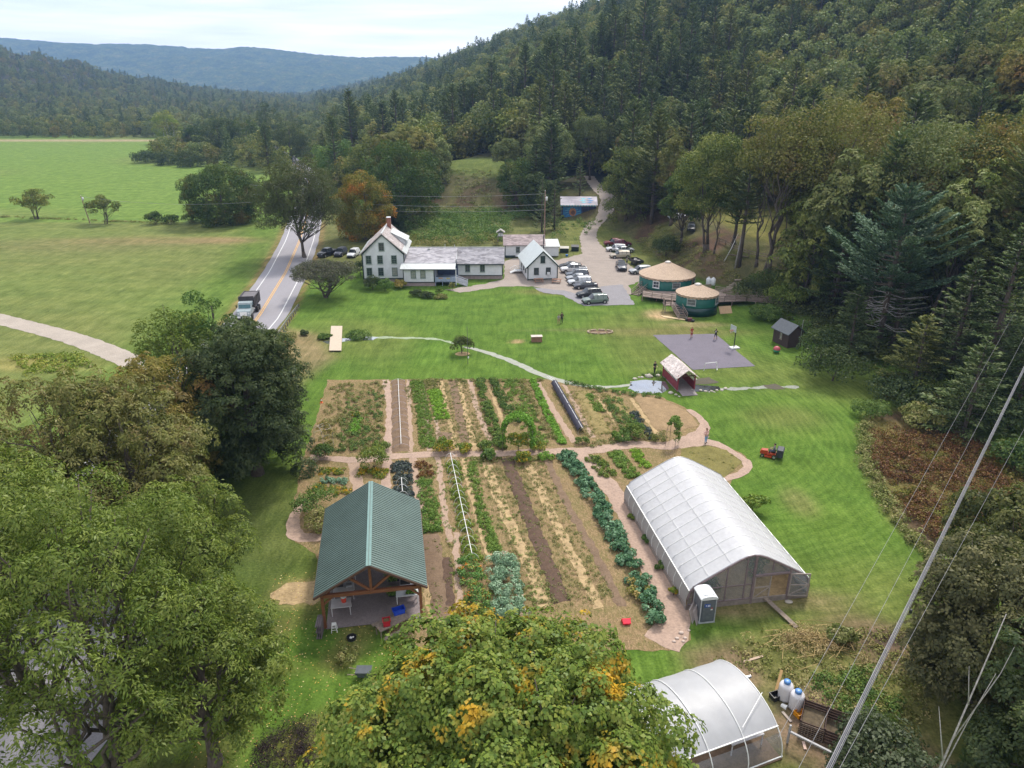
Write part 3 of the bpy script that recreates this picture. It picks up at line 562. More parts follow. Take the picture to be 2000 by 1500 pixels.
# ------- hero trees
def tall(name, label, px, yb, yt, w, lm, cat='tree', bark=BARK, con=False, **k):
    g, H_, r_ = HB(px, yb, yt, w)
    if con: lf, tb = conifer_parts(H_, r_, **k)
    else:
        kw = dict(nl=64, lr=.24, per=230, leaf=.4, squash=.85, cb=.2, limbs=16, inner=.55, tr=.018); kw.update(k); lf, tb = broad_parts(H_, r_, **kw)
    print('TALL', label[:40], round(H_, 1), round(r_, 1)); return tree_thing(name, label, cat, lf, tb, lm, bark, g, ru(0, 6))
def hero(name, label, px, py, H, Rr, lm, bark=BARK, cat='tree', rz=0, group=None, base=None, **k):
    """a tree whose top shows at the pixel (or standing on base)"""
    p = base if base is not None else TT(px, py, H); lf, tb = broad_parts(H, Rr, **k); return tree_thing(name, label, cat, lf, tb, lm, bark, p, rz, group)
hero('maple_tree', 'broad maple with yellow-tipped crown filling the bottom centre foreground', 0, 0, 15.2, 7.6, LG_MAPLE, base=Vector((-.3, 20.5, 0)), cb=.15, nl=150, lr=.2, per=1500, leaf=.18, squash=.8, aspect=.8, limbs=40, zmin=-.5, inner=.6, spray=.45)
hero('ash_tree', 'tall spreading ash at the lower left, its grey limbs showing over the paved apron', 0, 0, 19.0, 7.4, LG_ASH, base=Vector((-20.5, 26.5, 0)), cb=.25, nl=105, lr=.20, per=800, leaf=.22, squash=.7, aspect=.34, limbs=36, stems=3, inner=.42, gap=.05, zmin=-.6, spray=.6)
hero('ash_tree', 'ash tree at the left edge beyond the paved apron', 0, 0, 17.0, 6.5, LG_ASH, base=Vector((-30.0, 33.5, 0)), cb=.3, nl=85, lr=.22, per=700, leaf=.25, squash=.7, aspect=.34, limbs=30, stems=2, inner=.42, gap=.1, zmin=-.5, spray=.6)
hero('ash_tree', 'leafy lower ash beside the straw patch, left of the green roofed pavilion', 0, 0, 12.0, 4.3, LG_ASH, base=Vector((-16.6, 29, 0)), cb=.12, nl=66, lr=.24, per=700, leaf=.21, squash=.75, aspect=.38, limbs=22, inner=.5, zmin=-.8, spray=.5)
hero('ash_tree', 'ash crown over the lawn between the straw patch and the left woods', 0, 0, 13.0, 4.4, LG_ASH, base=Vector((-21, 38.5, 0)), cb=.15, nl=60, lr=.25, per=600, leaf=.22, squash=.75, aspect=.36, limbs=22, inner=.5, spray=.5)
hero('olive_tree', 'tall olive-green tree with browning top on the left edge above the side road', 0, 0, 17.0, 7.0, LG_OLIVE, base=Vector((-35, 47, 0)), cb=.1, nl=90, lr=.22, per=620, leaf=.27, squash=.8, aspect=.4, limbs=24, inner=.5, gap=.05, spray=.6)
hero('olive_tree', 'brown-tipped tree between the side road and the dark rounded tree', 0, 0, 15.5, 5.6, LG_OLIVE, base=Vector((-31.8, 58, 0)), cb=.1, nl=66, lr=.24, per=620, leaf=.27, squash=.8, aspect=.4, limbs=20, inner=.5, gap=.05, spray=.6)
hero('olive_tree', 'olive-brown tree in front of the near road, left of the dark rounded tree', 0, 0, 15.5, 6.6, LG_OLIVE, base=Vector((-29.5, 48.5, 0)), cb=.08, nl=90, lr=.22, per=620, leaf=.26, squash=.8, aspect=.4, spray=.6, limbs=24, inner=.5)
hero('dark_tree', 'very dark dense rounded tree beside the road at the left of the garden', 0, 0, 16.6, 6.0, LG_DARK, base=Vector((-24.9, 61.5, 0)), cb=.03, nl=110, lr=.22, per=900, leaf=.22, squash=.85, aspect=.6, limbs=24, inner=.55, zmin=-.85, spray=.5)
hero('dark_tree', 'smaller dark tree joined to the left side of the big dark rounded tree', 0, 0, 14.0, 4.2, LG_DARK, base=Vector((-27.5, 69, 0)), cb=.1, nl=60, lr=.25, per=700, leaf=.25, squash=.85, limbs=12, inner=.6, spray=.5)
hero('young_ash', 'upright feathery young tree left of the dark tree, against the meadow', 0, 0, 14.5, 4.6, LG_ASH, base=Vector((-37, 74, 0)), cb=.1, nl=60, lr=.3, per=260, leaf=.34, aspect=.45, limbs=12, inner=.4, gap=.1)
hero('young_ash', 'yellow-topped young tree rising above the dark tree near the dump truck', 0, 0, 14.5, 3.8, LG_SHRUB, base=Vector((-35.5, 80, 0)), cb=.1, nl=54, lr=.3, per=240, leaf=.34, aspect=.45, limbs=12, inner=.4, gap=.1)
hero('young_ash', 'low bushy tree hiding the front of the dump truck', 0, 0, 8.0, 3.4, LG_DARK, base=Vector((-34.3, 88.5, 0)), cb=.1, nl=34, lr=.3, per=260, leaf=.32, limbs=8)
hero('grey_green_tree', 'broad grey-green tree in the lower right corner below the red weeds', 0, 0, 12.0, 5.2, LG_GREY, base=Vector((28.5, 33.0, 0)), cb=.05, nl=80, lr=.24, per=800, leaf=.22, squash=.85, limbs=20, zmin=-.8, spray=.5)
hero('dark_tree', 'dark leafy tree behind the bare dead sapling at the right edge', 0, 0, 13.5, 4.8, LG_DARK, base=Vector((27.6, 26.0, 0)), cb=.05, nl=70, lr=.24, per=800, leaf=.21, squash=.85, limbs=20, zmin=-.8, spray=.45)
hero('dark_tree', 'dark tree cut by the right edge of the picture under the cables', 0, 0, 11, 4.6, LG_DARK, base=Vector((34.0, 41.0, 0)), cb=.05, nl=66, lr=.24, per=600, leaf=.24, squash=.85, limbs=14, zmin=-.8, spray=.5)
hero('grey_green_shrub', 'low grey-green bush at the bottom edge right of the compost bins', 0, 0, 5.2, 3.5, LG_GREY, base=Vector((19.0, 25.8, 0)), cb=.0, nl=40, lr=.3, per=420, leaf=.22, squash=.85, limbs=6, zmin=-.5, cat='shrub')
tall('roadside_tree', 'big grey-brown leafy tree with dark limbs standing beside the road', 594, 503, 308, 165, LG_BROWN, cb=.12, nl=140, lr=.2, per=420, leaf=.33, squash=.85, aspect=.45, limbs=36, inner=.45, stems=2, tr=.022, zmin=-.6)
tall('maple_tree', 'orange and green turning maple left of the white farmhouse', 714, 468, 334, 128, LG_ORNG, cb=.08, nl=90, lr=.22, per=360, leaf=.38, squash=.9, limbs=14, inner=.6)
# low spreading apple by the road
hero('apple_tree', 'low wide flat-topped apple tree with crooked limbs on the lawn', 0, 0, 6.3, 6.3, leafmat('purple_brown_leaves', [(.045, .036, .036), (.07, .055, .052), (.06, .065, .03), (.10, .085, .075)], .05), base=G(638, 582), cb=.42, nl=80, lr=.17, per=330, leaf=.22, squash=.6, aspect=.5, limbs=55, inner=.45, stems=4, tr=.06, zmin=-.25)
hero('round_tree', 'huge round dark bush-like tree at the edge of the hay field', 0, 0, 15.5, 11.2, LG_BUSHR, base=G(440, 434), cb=.0, nl=150, lr=.17, per=330, leaf=.42, squash=.9, limbs=10, inner=.78, zmin=-.35)
hero('field_tree', 'leaning field-edge tree left of the roadside utility pole', 0, 0, 9.2, 5.3, LG_F1, base=G(72, 428), cb=.12, nl=44, lr=.24, per=150, leaf=.36, squash=.6, limbs=26, inner=.4, gap=.1, stems=3, tr=.03)
hero('field_tree', 'small flat-topped tree right of the utility pole at the field edge', 0, 0, 7.8, 4.3, LG_F1, base=G(208, 437), cb=.28, nl=34, lr=.25, per=150, leaf=.33, squash=.6, limbs=24, inner=.4, gap=.1, stems=3, tr=.03)
hero('field_bush', 'small bush left of the huge round tree', 0, 0, 3.4, 2.4, LG_BUSHR, base=G(305, 438), cb=.0, nl=14, lr=.4, per=150, leaf=.35, limbs=3, cat='shrub')
for px, d, Hh, r, lab in ((335, 0, 2.2, 2.4, 'low scrub between the small bush and the huge round tree'), (372, 0, 2.6, 2.5, 'scrub at the left foot of the huge round tree')): hero('field_bush', lab, 0, 0, Hh, r, LG_BUSHR, base=G(px, 437), cb=0, nl=10, lr=.4, per=120, leaf=.35, limbs=2, cat='shrub')
hero('lawn_shrub', 'single dark shrub in a mulch ring on the lawn beside the thin pole', 0, 0, 2.6, 1.6, LG_DARK, base=G(903, 691), cb=.15, nl=16, lr=.34, per=170, leaf=.17, limbs=8, cat='shrub', zmin=-.3)
sheet('mulch_ring', [(G(903, 692).x + 1.05 * math.cos(a), G(903, 692).y + .9 * math.sin(a)) for a in np.arange(0, 6.28, .4)], STRAW, .02)
# grove beyond the round tree, trees behind the house
for lab, px, py, H, r, lm, kw in (
    ('dark tree with the tallest crown in the grove beyond the hay field', 517, 196, 27, 9.5, LG_DARK, dict(cb=.05)), ('dark tree left in the middle grove beyond the round tree', 425, 222, 22, 10, LG_DARK, dict(cb=.0)),
    ('broad dark tree in the middle grove above the round tree', 470, 225, 21, 10, LG_BUSHR, dict(cb=.0)), ('dark tree at the right end of the middle grove', 560, 235, 20, 9, LG_DARK, dict(cb=.0)),
    ('yellowish tree behind the white forked birch', 320, 212, 22, 9, LG_YEL, dict(cb=.1)), ('dark green tree right of the forked birch', 378, 240, 17, 7, LG_BUSHR, dict(cb=0)),
    ('green rounded tree beyond the roadside tree', 655, 272, 16, 9.5, LG_SHRUB, dict(cb=0)), 
    ('dark tree between the orange maple and the brown bank', 820, 300, 17, 6.8, LG_BUSHR, dict(cb=0)), ('mid green tree behind the big dark rounded tree', 722, 255, 20, 8, LG_F1, dict(cb=.05)), ('yellow-edged tree left of the brown bank', 845, 255, 16, 6, LG_F2, dict(cb=.05)),
    ('tree behind the farmhouse chimney', 760, 385, 9, 4.5, LG_DARK, dict(cb=0))):
    hero('broadleaf_tree', lab, px, py, H, r, lm, nl=60, lr=.25, per=190, leaf=.55, squash=.85, limbs=8, inner=.6, zmin=-.8, **kw)
tall('broadleaf_tree', 'big dark rounded tree behind the orange maple', 785, 440, 260, 165, LG_BUSHR, cb=.02, nl=110, lr=.2, leaf=.5)
hero('birch_tree', 'white forked birch at the tip of the middle grove', 0, 0, 17, 6.0, LG_OLIVE, bark=GBARK, base=G(338, 292), cb=.45, nl=26, lr=.28, per=110, leaf=.5, squash=.6, limbs=14, stems=3, tr=.035, gap=.1)
for i, (px, py, H, r) in enumerate(((285, 318, 5, 6.5), (330, 322, 6.5, 6.5), (372, 326, 7.5, 6.5))):
    hero('thicket_bush', ['low dark thicket at the point of the grove jutting into the hay field', 'dark thicket under the forked birch', 'dark thicket between the grove and the round tree'][i], 0, 0, H, r, LG_DARK, base=G(px, py), cb=0, nl=30, lr=.3, per=130, leaf=.55, limbs=2, inner=.6, cat='shrub')
# conifers
def pine(name, label, H, Rr, base, lm=LG_PINE, bark=BARK, **k): lf, tb = conifer_parts(H, Rr, **k); return tree_thing(name, label, 'pine tree', lf, tb, lm, bark, base, ru(0, 6))
p0 = G(1712, 690)
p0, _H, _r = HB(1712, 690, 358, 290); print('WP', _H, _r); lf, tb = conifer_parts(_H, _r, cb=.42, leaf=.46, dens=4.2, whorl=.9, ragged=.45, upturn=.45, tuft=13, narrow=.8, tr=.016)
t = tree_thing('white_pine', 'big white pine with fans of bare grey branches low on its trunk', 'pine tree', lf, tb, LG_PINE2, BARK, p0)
db = MB()
for k in range(64):
    z = ru(3.6, 10.5); a = ru(0, 2 * PI); l = ru(2.8, 5.6); dx, dy = math.cos(a), math.sin(a)
    pts = [Vector((0, 0, z)), Vector((dx * l * .5, dy * l * .5, z - .05 * l)), Vector((dx * l, dy * l, z + .10 * l))]; db.tube(pts, [.055, .035, .012], 4, False)
    for j in range(6): q = pts[1].lerp(pts[2], rnd()); db.tube([q, q + Vector((dx * .5 + ru(-.6, .6), dy * .5 + ru(-.6, .6), ru(-.05, .3)))], [.018, .006], 3, False)
db.build('dead_branches', GBARK, t, False, False)
tall('white_pine', 'tall dark pine crossing the right edge beside the cables', 1955, 640, 225, 330, LG_PINE, 'pine tree', con=True, cb=.25, leaf=.5, dens=3, ragged=.45, upturn=.3, narrow=.85)
tall('white_pine', 'dark pine behind the left side of the big white pine', 1628, 600, 375, 150, LG_PINE, 'pine tree', con=True, cb=.1, leaf=.46, dens=3, narrow=.85)
tall('white_pine', 'green pine above the end of the dirt track, beside the parked cars', 1272, 438, 210, 140, LG_PINE, 'pine tree', con=True, cb=.16, leaf=.5, dens=3.4, narrow=.85)
tall('white_pine', 'slender pine standing over the fenced terrace', 1443, 522, 300, 100, LG_PINE, 'pine tree', con=True, cb=.4, leaf=.46, dens=3.2, narrow=.8)
for i, (px, yb, yt, w) in enumerate(((1845, 770, 500, 190), (1910, 790, 430, 210), (1780, 770, 610, 180), (1655, 700, 560, 120), (1975, 830, 590, 190), (1880, 850, 660, 190), (1600, 560, 420, 120), (1740, 690, 440, 120), (1690, 640, 420, 120))):
    tall('hemlock', ['dark hemlock right of the big white pine', 'tall hemlock near the right edge', 'drooping hemlock below the big white pine', 'short dark hemlock left of the big white pine over the shed', 'hemlock at the right edge above the cables', 'low hemlock above the red weeds', 'dark hemlock behind the yurts at the wood edge', 'hemlock close behind the right side of the big white pine', 'hemlock close behind the top of the big white pine'][i], px, yb, yt, w, LG_PINE, 'pine tree', con=True, cb=.03, leaf=.46, dens=2.6, droop=.15, upturn=.05, whorl=.65, narrow=.9)
for lab, px, yb, yt, w, lm, kw in (('big leafy tree with three slim trunks on the bank between drive and upper car park', 1378, 492, 252, 140, LG_F1, dict(stems=3, cb=.16, nl=90)), ('rounded tree left of the pine at the end of the dirt track', 1222, 432, 268, 110, LG_F1, dict(cb=.05)), ('dark tree overhanging the white car on the upper terrace', 1340, 430, 300, 80, LG_BUSHR, dict(cb=.25)),
    ('tall olive tree over the fenced terrace', 1500, 528, 212, 170, LG_OLIVE, dict(stems=2, cb=.5)), ('olive broad tree above the big white pine', 1600, 524, 195, 230, LG_OLIVE, dict(cb=.35, nl=90)), ('tall yellowish tree at the upper right of the clearing', 1770, 560, 225, 230, LG_F2, dict(nl=90)), ('rounded olive tree near the right edge above the pines', 1905, 560, 215, 210, LG_OLIVE, dict(nl=90)),
    ('bright green birch crown beside the track above the painted shed', 1152, 352, 222, 80, LG_F2, dict(cb=.35)), ('grey-green birch clump above the hollow', 1075, 360, 250, 100, LG_F2, dict(stems=3)), ('pale birch right of the hollow lawn', 990, 345, 268, 60, LG_F2, dict(stems=3)), ('dark tree hanging over the hollow from the right', 1010, 405, 300, 80, LG_BUSHR, dict(cb=.1)), ('dense tree left of the painted shed', 1050, 430, 330, 70, LG_DARK, dict(cb=0)), ('leafy tree right behind the three-trunked tree', 1432, 478, 285, 110, LG_F1, dict(cb=.15)), ('leafy tree closing the right end of the fenced terrace', 1558, 505, 250, 130, LG_OLIVE, dict(cb=.2)), ('dark leafy tree behind the big juniper on the bank', 1330, 474, 330, 90, LG_BUSHR, dict(cb=.15)), ('olive tree left of the pine by the drive', 1310, 440, 262, 70, LG_OLIVE, dict())):
    tall('broadleaf_tree', lab, px, yb, yt, w, lm, **kw)
for px, py, H, r, lab in ((1060, 345, 14, 3.6, 'spruce-like pine at the left of the painted shed'), (1085, 350, 13, 3.4, 'pine touching the left wall of the painted shed'), (1135, 300, 12, 2.6, 'young pine right behind the painted shed')): pine('pine_tree', lab, H, r, TT(px, py, H), cb=.08, leaf=.42, dens=1.4)
# bare trunks on the bank
def bare(name, label, base, tips, r, mat=GBARK, cat='tree'):
    m = MB(); o = Vector(base)
    for tp, rr in tips: m.tube([o + Vector(q) for q in tp], [rr * (1 - .8 * i / (len(tp) - 1)) for i in range(len(tp))], 6)
    t = thing(name, label, cat); m.build('trunk', mat, t, True, False); return t
g = G(1435, 524); bare('dead_tree', 'bare grey trunk with broken side limbs on the bank right of the large yurt', g, [([(0, 0, -.3), (.5, 0, 5), (.9, 0, 9), (1.2, 0, 14)], .2), ([(.5, 0, 5), (1.8, .4, 7.5), (2.8, .4, 8.8)], .09), ([(.7, 0, 7), (-.6, .2, 8.4)], .05), ([(.4, 0, 4), (-.7, .2, 5.6), (-1.4, .2, 6.2)], .05), ([(.8, 0, 8), (1.9, .1, 9.0)], .05)], .2)
g = G(1414, 512); bare('fallen_log', 'pale debarked log leaning against the bare trunk on the bank', g, [([(0, 0, .1), (1.2, .3, 2.6), (2.3, .4, 5.6)], .13)], .13, WPIPE, 'log')
for i, (px, py, H, ln_) in enumerate(((1394, 497, 10, -.2), (1477, 520, 16, .3), (1585, 520, 13, .2))):
    g = G(px, py); hero('tall_trunk_tree', ['slim tree right of the three-trunked tree on the bank', 'straight slim tree left of the leaning one by the fence', 'slim tree at the right end of the terrace fence'][i], 0, 0, H + 4, 3.1, LG_OLIVE if i else LG_BUSHR, base=g, cb=.55, nl=18, lr=.38, per=170, leaf=.4, limbs=8, tr=.015, inner=.4)
g = Vector((17.9, 22.4, 0)); q_ = [([(0, 0, 0), (.5, 0, 5), (1.0, .2, 9), (1.9, .6, 15.5)], .085), ([(.6, 0, 6), (1.5, .3, 10), (2.2, .5, 12.5)], .035), ([(.4, 0, 4.6), (1.8, 0, 6.6)], .028), ([(.8, .1, 8), (0, .2, 11)], .04), ([(1.0, .2, 9), (2.3, .4, 12.6), (2.5, .4, 14)], .03), ([(.3, 0, 3.4), (1.6, -.2, 4.4)], .035), ([(1.3, .3, 11), (.9, .4, 13)], .03), ([(.5, 0, 5), (-.6, 0, 7)], .035)]; bare('dead_sapling', 'bare forked dead sapling at the lower right edge', g, q_, .1)
# shrubs
def bush(name, label, p, H, r, lm, leaf=.25, nl=16, per=170, group=None, cat='shrub', **k):
    kw = dict(cb=0, lr=.36, limbs=3, zmin=-.2, inner=.5); kw.update(k); lf, tb = broad_parts(H, r, nl=nl, per=per, leaf=leaf, **kw); return tree_thing(name, label, cat, lf, tb, lm, BARK, p, ru(0, 6), group)
for lab, px, py, H, r, lm in (('dark green bush at the left corner of the farmhouse', 728, 566, 2.4, 1.7, LG_DARK), ('bright green bush in front of the farmhouse wall', 752, 568, 2.2, 1.6, LG_SHRUB), ('dark bush behind the apple tree at the house corner', 705, 540, 3, 1.6, LG_DARK), ('brownish bush between farmhouse and porch foundation', 782, 563, 1.5, 1.4, LG_WEED),
    ('low hedge edging the flower bed in front of the porch', 812, 578, 1.0, 1.3, LG_DARK), ('low dark planting in the middle of the porch flower bed', 835, 582, .9, 1.3, LG_DARK), ('small round bush in the porch flower bed', 858, 574, .9, .6, LG_SHRUB), ('low planting at the right of the porch flower bed', 862, 583, .6, 1.1, LG_WEED), ('small dry bush below the porch railing', 884, 566, 1.4, .6, LG_WEED),
    ('big dark juniper on the bank behind the large yurt', 1300, 502, 4.2, 3.4, LG_DARK), ('dark bush on the bank by the steps', 1470, 590, 4, 3.4, LG_DARK), ('green shrub mass left of the small dark shed', 1530, 600, 3.6, 3.6, LG_SHRUB), ('shrub above the end of the wooden ramp', 1500, 575, 4, 3.6, LG_BUSHR), ('low shrub between the ramp and the dark shed', 1495, 625, 2.4, 2.4, LG_SHRUB),
    ('dense dark shrub in the upper corner of the lawn', 1625, 745, 4.2, 3.8, LG_DARK), ('dark shrub right of the small dark shed', 1600, 705, 4.5, 3.2, LG_DARK), ('dark shrub beside the weed field top', 1760, 790, 3.2, 3.8, LG_DARK), ('dark green shrub right of the weed field top', 1850, 800, 3.6, 4, LG_BUSHR), ('shrub at the top left corner of the red weeds', 1700, 818, 1.8, 2, LG_SHRUB), ('yellowish shrub above the red weeds', 1800, 830, 2, 2.4, LG_WEED), ('dark shrub at the right edge above the red weeds', 1960, 850, 4, 3.4, LG_DARK), ('dark shrub at the right edge under the cables', 1990, 920, 3, 2.6, LG_BUSHR),
    ('small apple tree beside the right wall of the big greenhouse', 1470, 1005, 2.0, 1.2, LG_YEL), ('small bush at the guardrail end', 595, 655, .7, .7, LG_DARK), ('low bush on the stream bank left of the ramp', 560, 668, 1.2, 1.6, LG_WEED), ('reeds beside the stream pool', 700, 660, .7, 1.8, LG_SHRUB), ('small weed clump left of the lawn ramp', 632, 662, .6, 1., LG_SHRUB), ('green tuft below the big greenhouse on the brush heap', 1640, 1255, 1., .9, LG_WEED)):
    bush('shrub', lab, G(px, py), H, r, lm, leaf=.3 if r > 2 else .2, nl=22 if r > 2 else 14)
# rough growth behind the house and on the bank: too many to count
def scrub(name, label, polyw, n, Hm, rm, lm, leaf=.3, per=60, cat='undergrowth', dens=None):
    P = np.array(polyw); lf = Leafy(); k = 0; tries = 0
    while k < n and tries < n * 40:
        tries += 1; x = ru(P[:, 0].min(), P[:, 0].max()); y = ru(P[:, 1].min(), P[:, 1].max())
        if not inpoly(polyw, np.array([x]), np.array([y]))[0]: continue
        r = rm * ru(.5, 1.3); leaf_lobe(lf, (x, y, h1(x, y) + Hm * ru(.0, .45)), r, int(per * ru(.5, 1.2)), leaf, ru(.5, .9) * Hm / rm, tone=rnd(), zlow=-.1); k += 1
    return tag(lf.mesh(name, lm), label, cat, None, 'stuff')
scrub('undergrowth', 'tangled green growth on the flat ground behind the farmhouse', PX((790, 478), (980, 476), (1000, 430), (1080, 420), (1075, 400), (960, 408), (900, 415), (780, 425)), 420, 1.8, 1.5, LG_SHRUB, .34, 90)
scrub('undergrowth', 'grey-green tall weeds just behind the farmhouse wing', PX((800, 486), (975, 480), (975, 465), (800, 466)), 90, 1.4, 1.2, LG_WEED, .28, 80)
scrub('undergrowth', 'brambles on the brown bank behind the large yurt', PX((1240, 470), (1290, 440), (1390, 490), (1450, 540), (1420, 555), (1370, 530), (1260, 500)), 300, .5, .8, LG_WEED, .22, 45)
scrub('undergrowth', 'dark shrubs under the pines along the right of the lawn', [(43, 118), (60, 112), (75, 96), (84, 78), (66, 78), (53, 84), (44, 98)], 360, 2.4, 1.9, LG_DARK, .34, 110)
scrub('undergrowth', 'brambles on the brown slope of the hollow', PX((860, 420), (960, 415), (965, 335), (860, 335)), 170, .6, 1.1, LG_WEED, .36, 40)
scrub('undergrowth', 'young growth beside the dirt track and painted shed', PX((1075, 470), (1140, 470), (1165, 430), (1120, 428), (1075, 425)), 40, 1.4, .9, LG_SHRUB, .3, 70)
scrub('red_weeds', 'field of dark red knotweed and yellow weeds right of the mown lawn', PX((1700, 850), (1740, 835), (1900, 870), (2080, 940), (2090, 1060), (1960, 1060), (1830, 1060), (1760, 990), (1710, 905)), 620, .75, .75, LG_RED, .2, 90, 'weeds')
scrub('weed_fringe', 'tall pale grasses edging the mown lawn beside the red weeds', ribbon_poly(smooth_line(PX((1690, 830), (1690, 900), (1730, 985), (1790, 1060), (1850, 1130))), 1.5), 150, .7, .45, LG_WEED, .2, 50, 'weeds')
scrub('weeds', 'rough weeds around the compost bins and brush heap', PX((1380, 1300), (1500, 1240), (1800, 1230), (1850, 1300), (1800, 1420), (1720, 1500), (1640, 1400), (1500, 1330)), 240, .22, .5, LG_WEED, .17, 36, 'weeds')
scrub('weeds', 'green weeds between the gas tanks and the cables', PX((1560, 1330), (1700, 1300), (1760, 1380), (1720, 1480), (1640, 1400)), 110, .35, .45, LG_SHRUB, .17, 45, 'weeds')
scrub('goldenrod', 'yellow goldenrod along the side road', PX((30, 700), (150, 690), (180, 720), (60, 735)), 60, .6, .9, LG_YEL, .3, 60, 'weeds')
scrub('tree_row_scrub', 'strip of dark scrub along the far hay field hedge line', ribbon_poly(smooth_line([tuple(G(0, 424)[:2]), tuple(G(150, 430)[:2]), tuple(G(340, 438)[:2])]), 1.6), 90, .5, .8, LG_WEED, .3, 30)
scrub('weeds', 'bright weeds around the pond bank', PX((1250, 734), (1290, 728), (1330, 738), (1300, 744)), 40, .3, .4, LG_SHRUB, .14, 50, 'weeds')
# ---------------------------------------------------------------- the woods
def protos(kind):
    out = []
    if kind == 'pine':
        for H, r, c_, d in ((21, 4.8, .2, .0), (18, 4.2, .1, .08), (23, 4.6, .3, 0), (16, 3.8, .08, .15)):
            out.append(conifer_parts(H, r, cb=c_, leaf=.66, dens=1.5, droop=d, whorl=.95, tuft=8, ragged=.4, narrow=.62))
    else:
        for H, r, c_, st in ((16, 5.6, .15, 1), (18, 5.2, .25, 2), (13, 5., .1, 1), (17, 4.4, .3, 1)): out.append(broad_parts(H, r, cb=c_, nl=44, lr=.28, per=230, leaf=.44, squash=.85, spray=.8, aspect=.5, limbs=6, inner=.55, stems=st, tr=.016))
    return out
def visible(p, m=60):
    x, y, z = p[0], p[1], p[2] - CH; zc = y * _c - z * _s
    if zc < 5: return False
    px = 1000 + F * x / zc; py = 750 - F * (y * _s + (z + 14) * _c) / zc; return -m < px < 2000 + m and -m * 2 < py < 1560
def clearing(x, y, d):
    if d > -4:
        if y > 118 and y < 192 and d < 32 and x < .40 * y: return True
        if abs(x + 11) < 17 and 190 < y < 276 and d < 50: return True
        if d < 3.5: return True
        g = [(12, 200), (30, 175), (30, 215), (29, 250), (21, 256), (14, 240)]
        if inpoly(g, np.array([x]), np.array([y]))[0]: return True
    return False
spots = []
def field(x0, x1, y0, y1, step, fn):
    ys = np.arange(y0, y1, step)
    for y in ys:
        for x in np.arange(x0, x1, step):
            a = x + ru(-.42, .42) * step; b_ = y + ru(-.42, .42) * step; fn(a, b_)
def try_hill(x, y):
    if abs(x) > y * .85 + 22: return
    cand.append((x, y))
cand = []
field(-40, 330, 60, 330, 5.6, try_hill); n1_ = len(cand); field(-260, 520, 330, 700, 7.4, try_hill); field(-420, 700, 700, 1300, 10.5, try_hill); field(-900, 300, 1300, 2600, 17, try_hill)
cA = np.array(cand); dA = fdist(cA[:, 0], cA[:, 1]); hA = hgt(cA[:, 0], cA[:, 1])
hillsp = [(x, y, z) for (x, y), d, z in zip(cand, dA, hA) if d > 3.5 and not clearing(x, y, d) and visible((x, y, z))]
cand = []
field(-190, -20, 238, 330, 6.5, try_hill); field(-200, -40, 330, 520, 8, try_hill); field(-900, -60, 556, 760, 8.5, try_hill); field(-1500, -60, 760, 1500, 12, try_hill); field(-2300, -100, 1500, 2700, 19, try_hill)
cA = np.array(cand); dA = fdist(cA[:, 0], cA[:, 1]); hA = hgt(cA[:, 0], cA[:, 1]); GROVE = [(-190, 385), (-140, 350), (-95, 318), (-60, 250), (-22, 236), (-30, 300), (-80, 400), (-100, 560), (-260, 560), (-200, 470)]
inG = inpoly(GROVE, cA[:, 0], cA[:, 1])
rdx = np.array([float(RX(y)) for y in cA[:, 1]])
valsp = [(x, y, z) for (x, y), d, z, g_, rx in zip(cand, dA, hA, inG, rdx) if d <= 3.5 and (g_ or y > 560) and (abs(x - rx) > 8 or y > 480) and visible((x, y, z))]
allsp = [(p, 'hill') for p in hillsp] + [(p, 'valley') for p in valsp]
def nearness(p): return p[0] ** 2 + p[1] ** 2
MATS = {'pine': LG_PINE, 'broad': LG_F1}
pv = {'pine': [], 'broad': []}
for kd in pv:
    for i, (lf, tb) in enumerate(protos(kd)):
        cm = lf.mesh('crown', (LG_PINE if kd == 'pine' else (LG_F1, LG_F2, LG_F1, LG_OLIVE)[i]), link=False); o = tb.build('trunk', BARK, None, False, False); tm = o.data; bpy.data.objects.remove(o); pv[kd].append((cm, tm))
def pick(x, y, where):
    v = float(blobs(np.array([[x]]), np.array([[y]]), .03, 21)[0, 0])
    return 'pine' if rnd() < (.08 + .44 * sst(.38, .68, v) if where == 'hill' else .18) else 'broad'
allsp = [(p, w, pick(p[0], p[1], w)) for p, w in allsp]; allsp.sort(key=lambda q: nearness(q[0]))
ZL = {('pine', 'a'): 'dark pine among the first ranks of woods beside the yurts and lawn', ('broad', 'a'): 'leafy tree among the first ranks of woods right of the yurts',
      ('pine', 'b'): 'pine in the closed woods covering the lower slope of the right-hand hill', ('broad', 'b'): 'leafy tree in the closed woods on the lower slope of the right-hand hill',
      ('pine', 'c'): 'pine in the valley woods beyond the farmhouse road', ('broad', 'c'): 'leafy tree in the valley woods beyond the farmhouse road'}
cnt = {'pine': 0, 'broad': 0}; rest = []
for p, w, kd in allsp:
    if cnt[kd] >= (240 if kd == 'pine' else 230): rest.append((p, w, kd)); continue
    cnt[kd] += 1; z = 'c' if w == 'valley' else ('a' if math.hypot(p[0], p[1]) < 170 else 'b'); cm, tm = random.choice(pv[kd]); s = ru(.85, 1.32) if w == 'hill' else ru(.75, 1.1)
    t = thing('pine_tree' if kd == 'pine' else 'broadleaf_tree', ZL[kd, z], 'pine tree' if kd == 'pine' else 'tree', p, ru(0, 6.28), {'a': 'trees in the first ranks of woods', 'b': 'trees on the lower hillside', 'c': 'trees in the valley woods'}[z] + (' (pines)' if kd == 'pine' else ' (leafy)')); t.scale = (s, s, s * ru(.9, 1.12))
    for nm, me in (('crown', cm), ('trunk', tm)): o = bpy.data.objects.new(nm, me); C.objects.link(o); o.parent = t
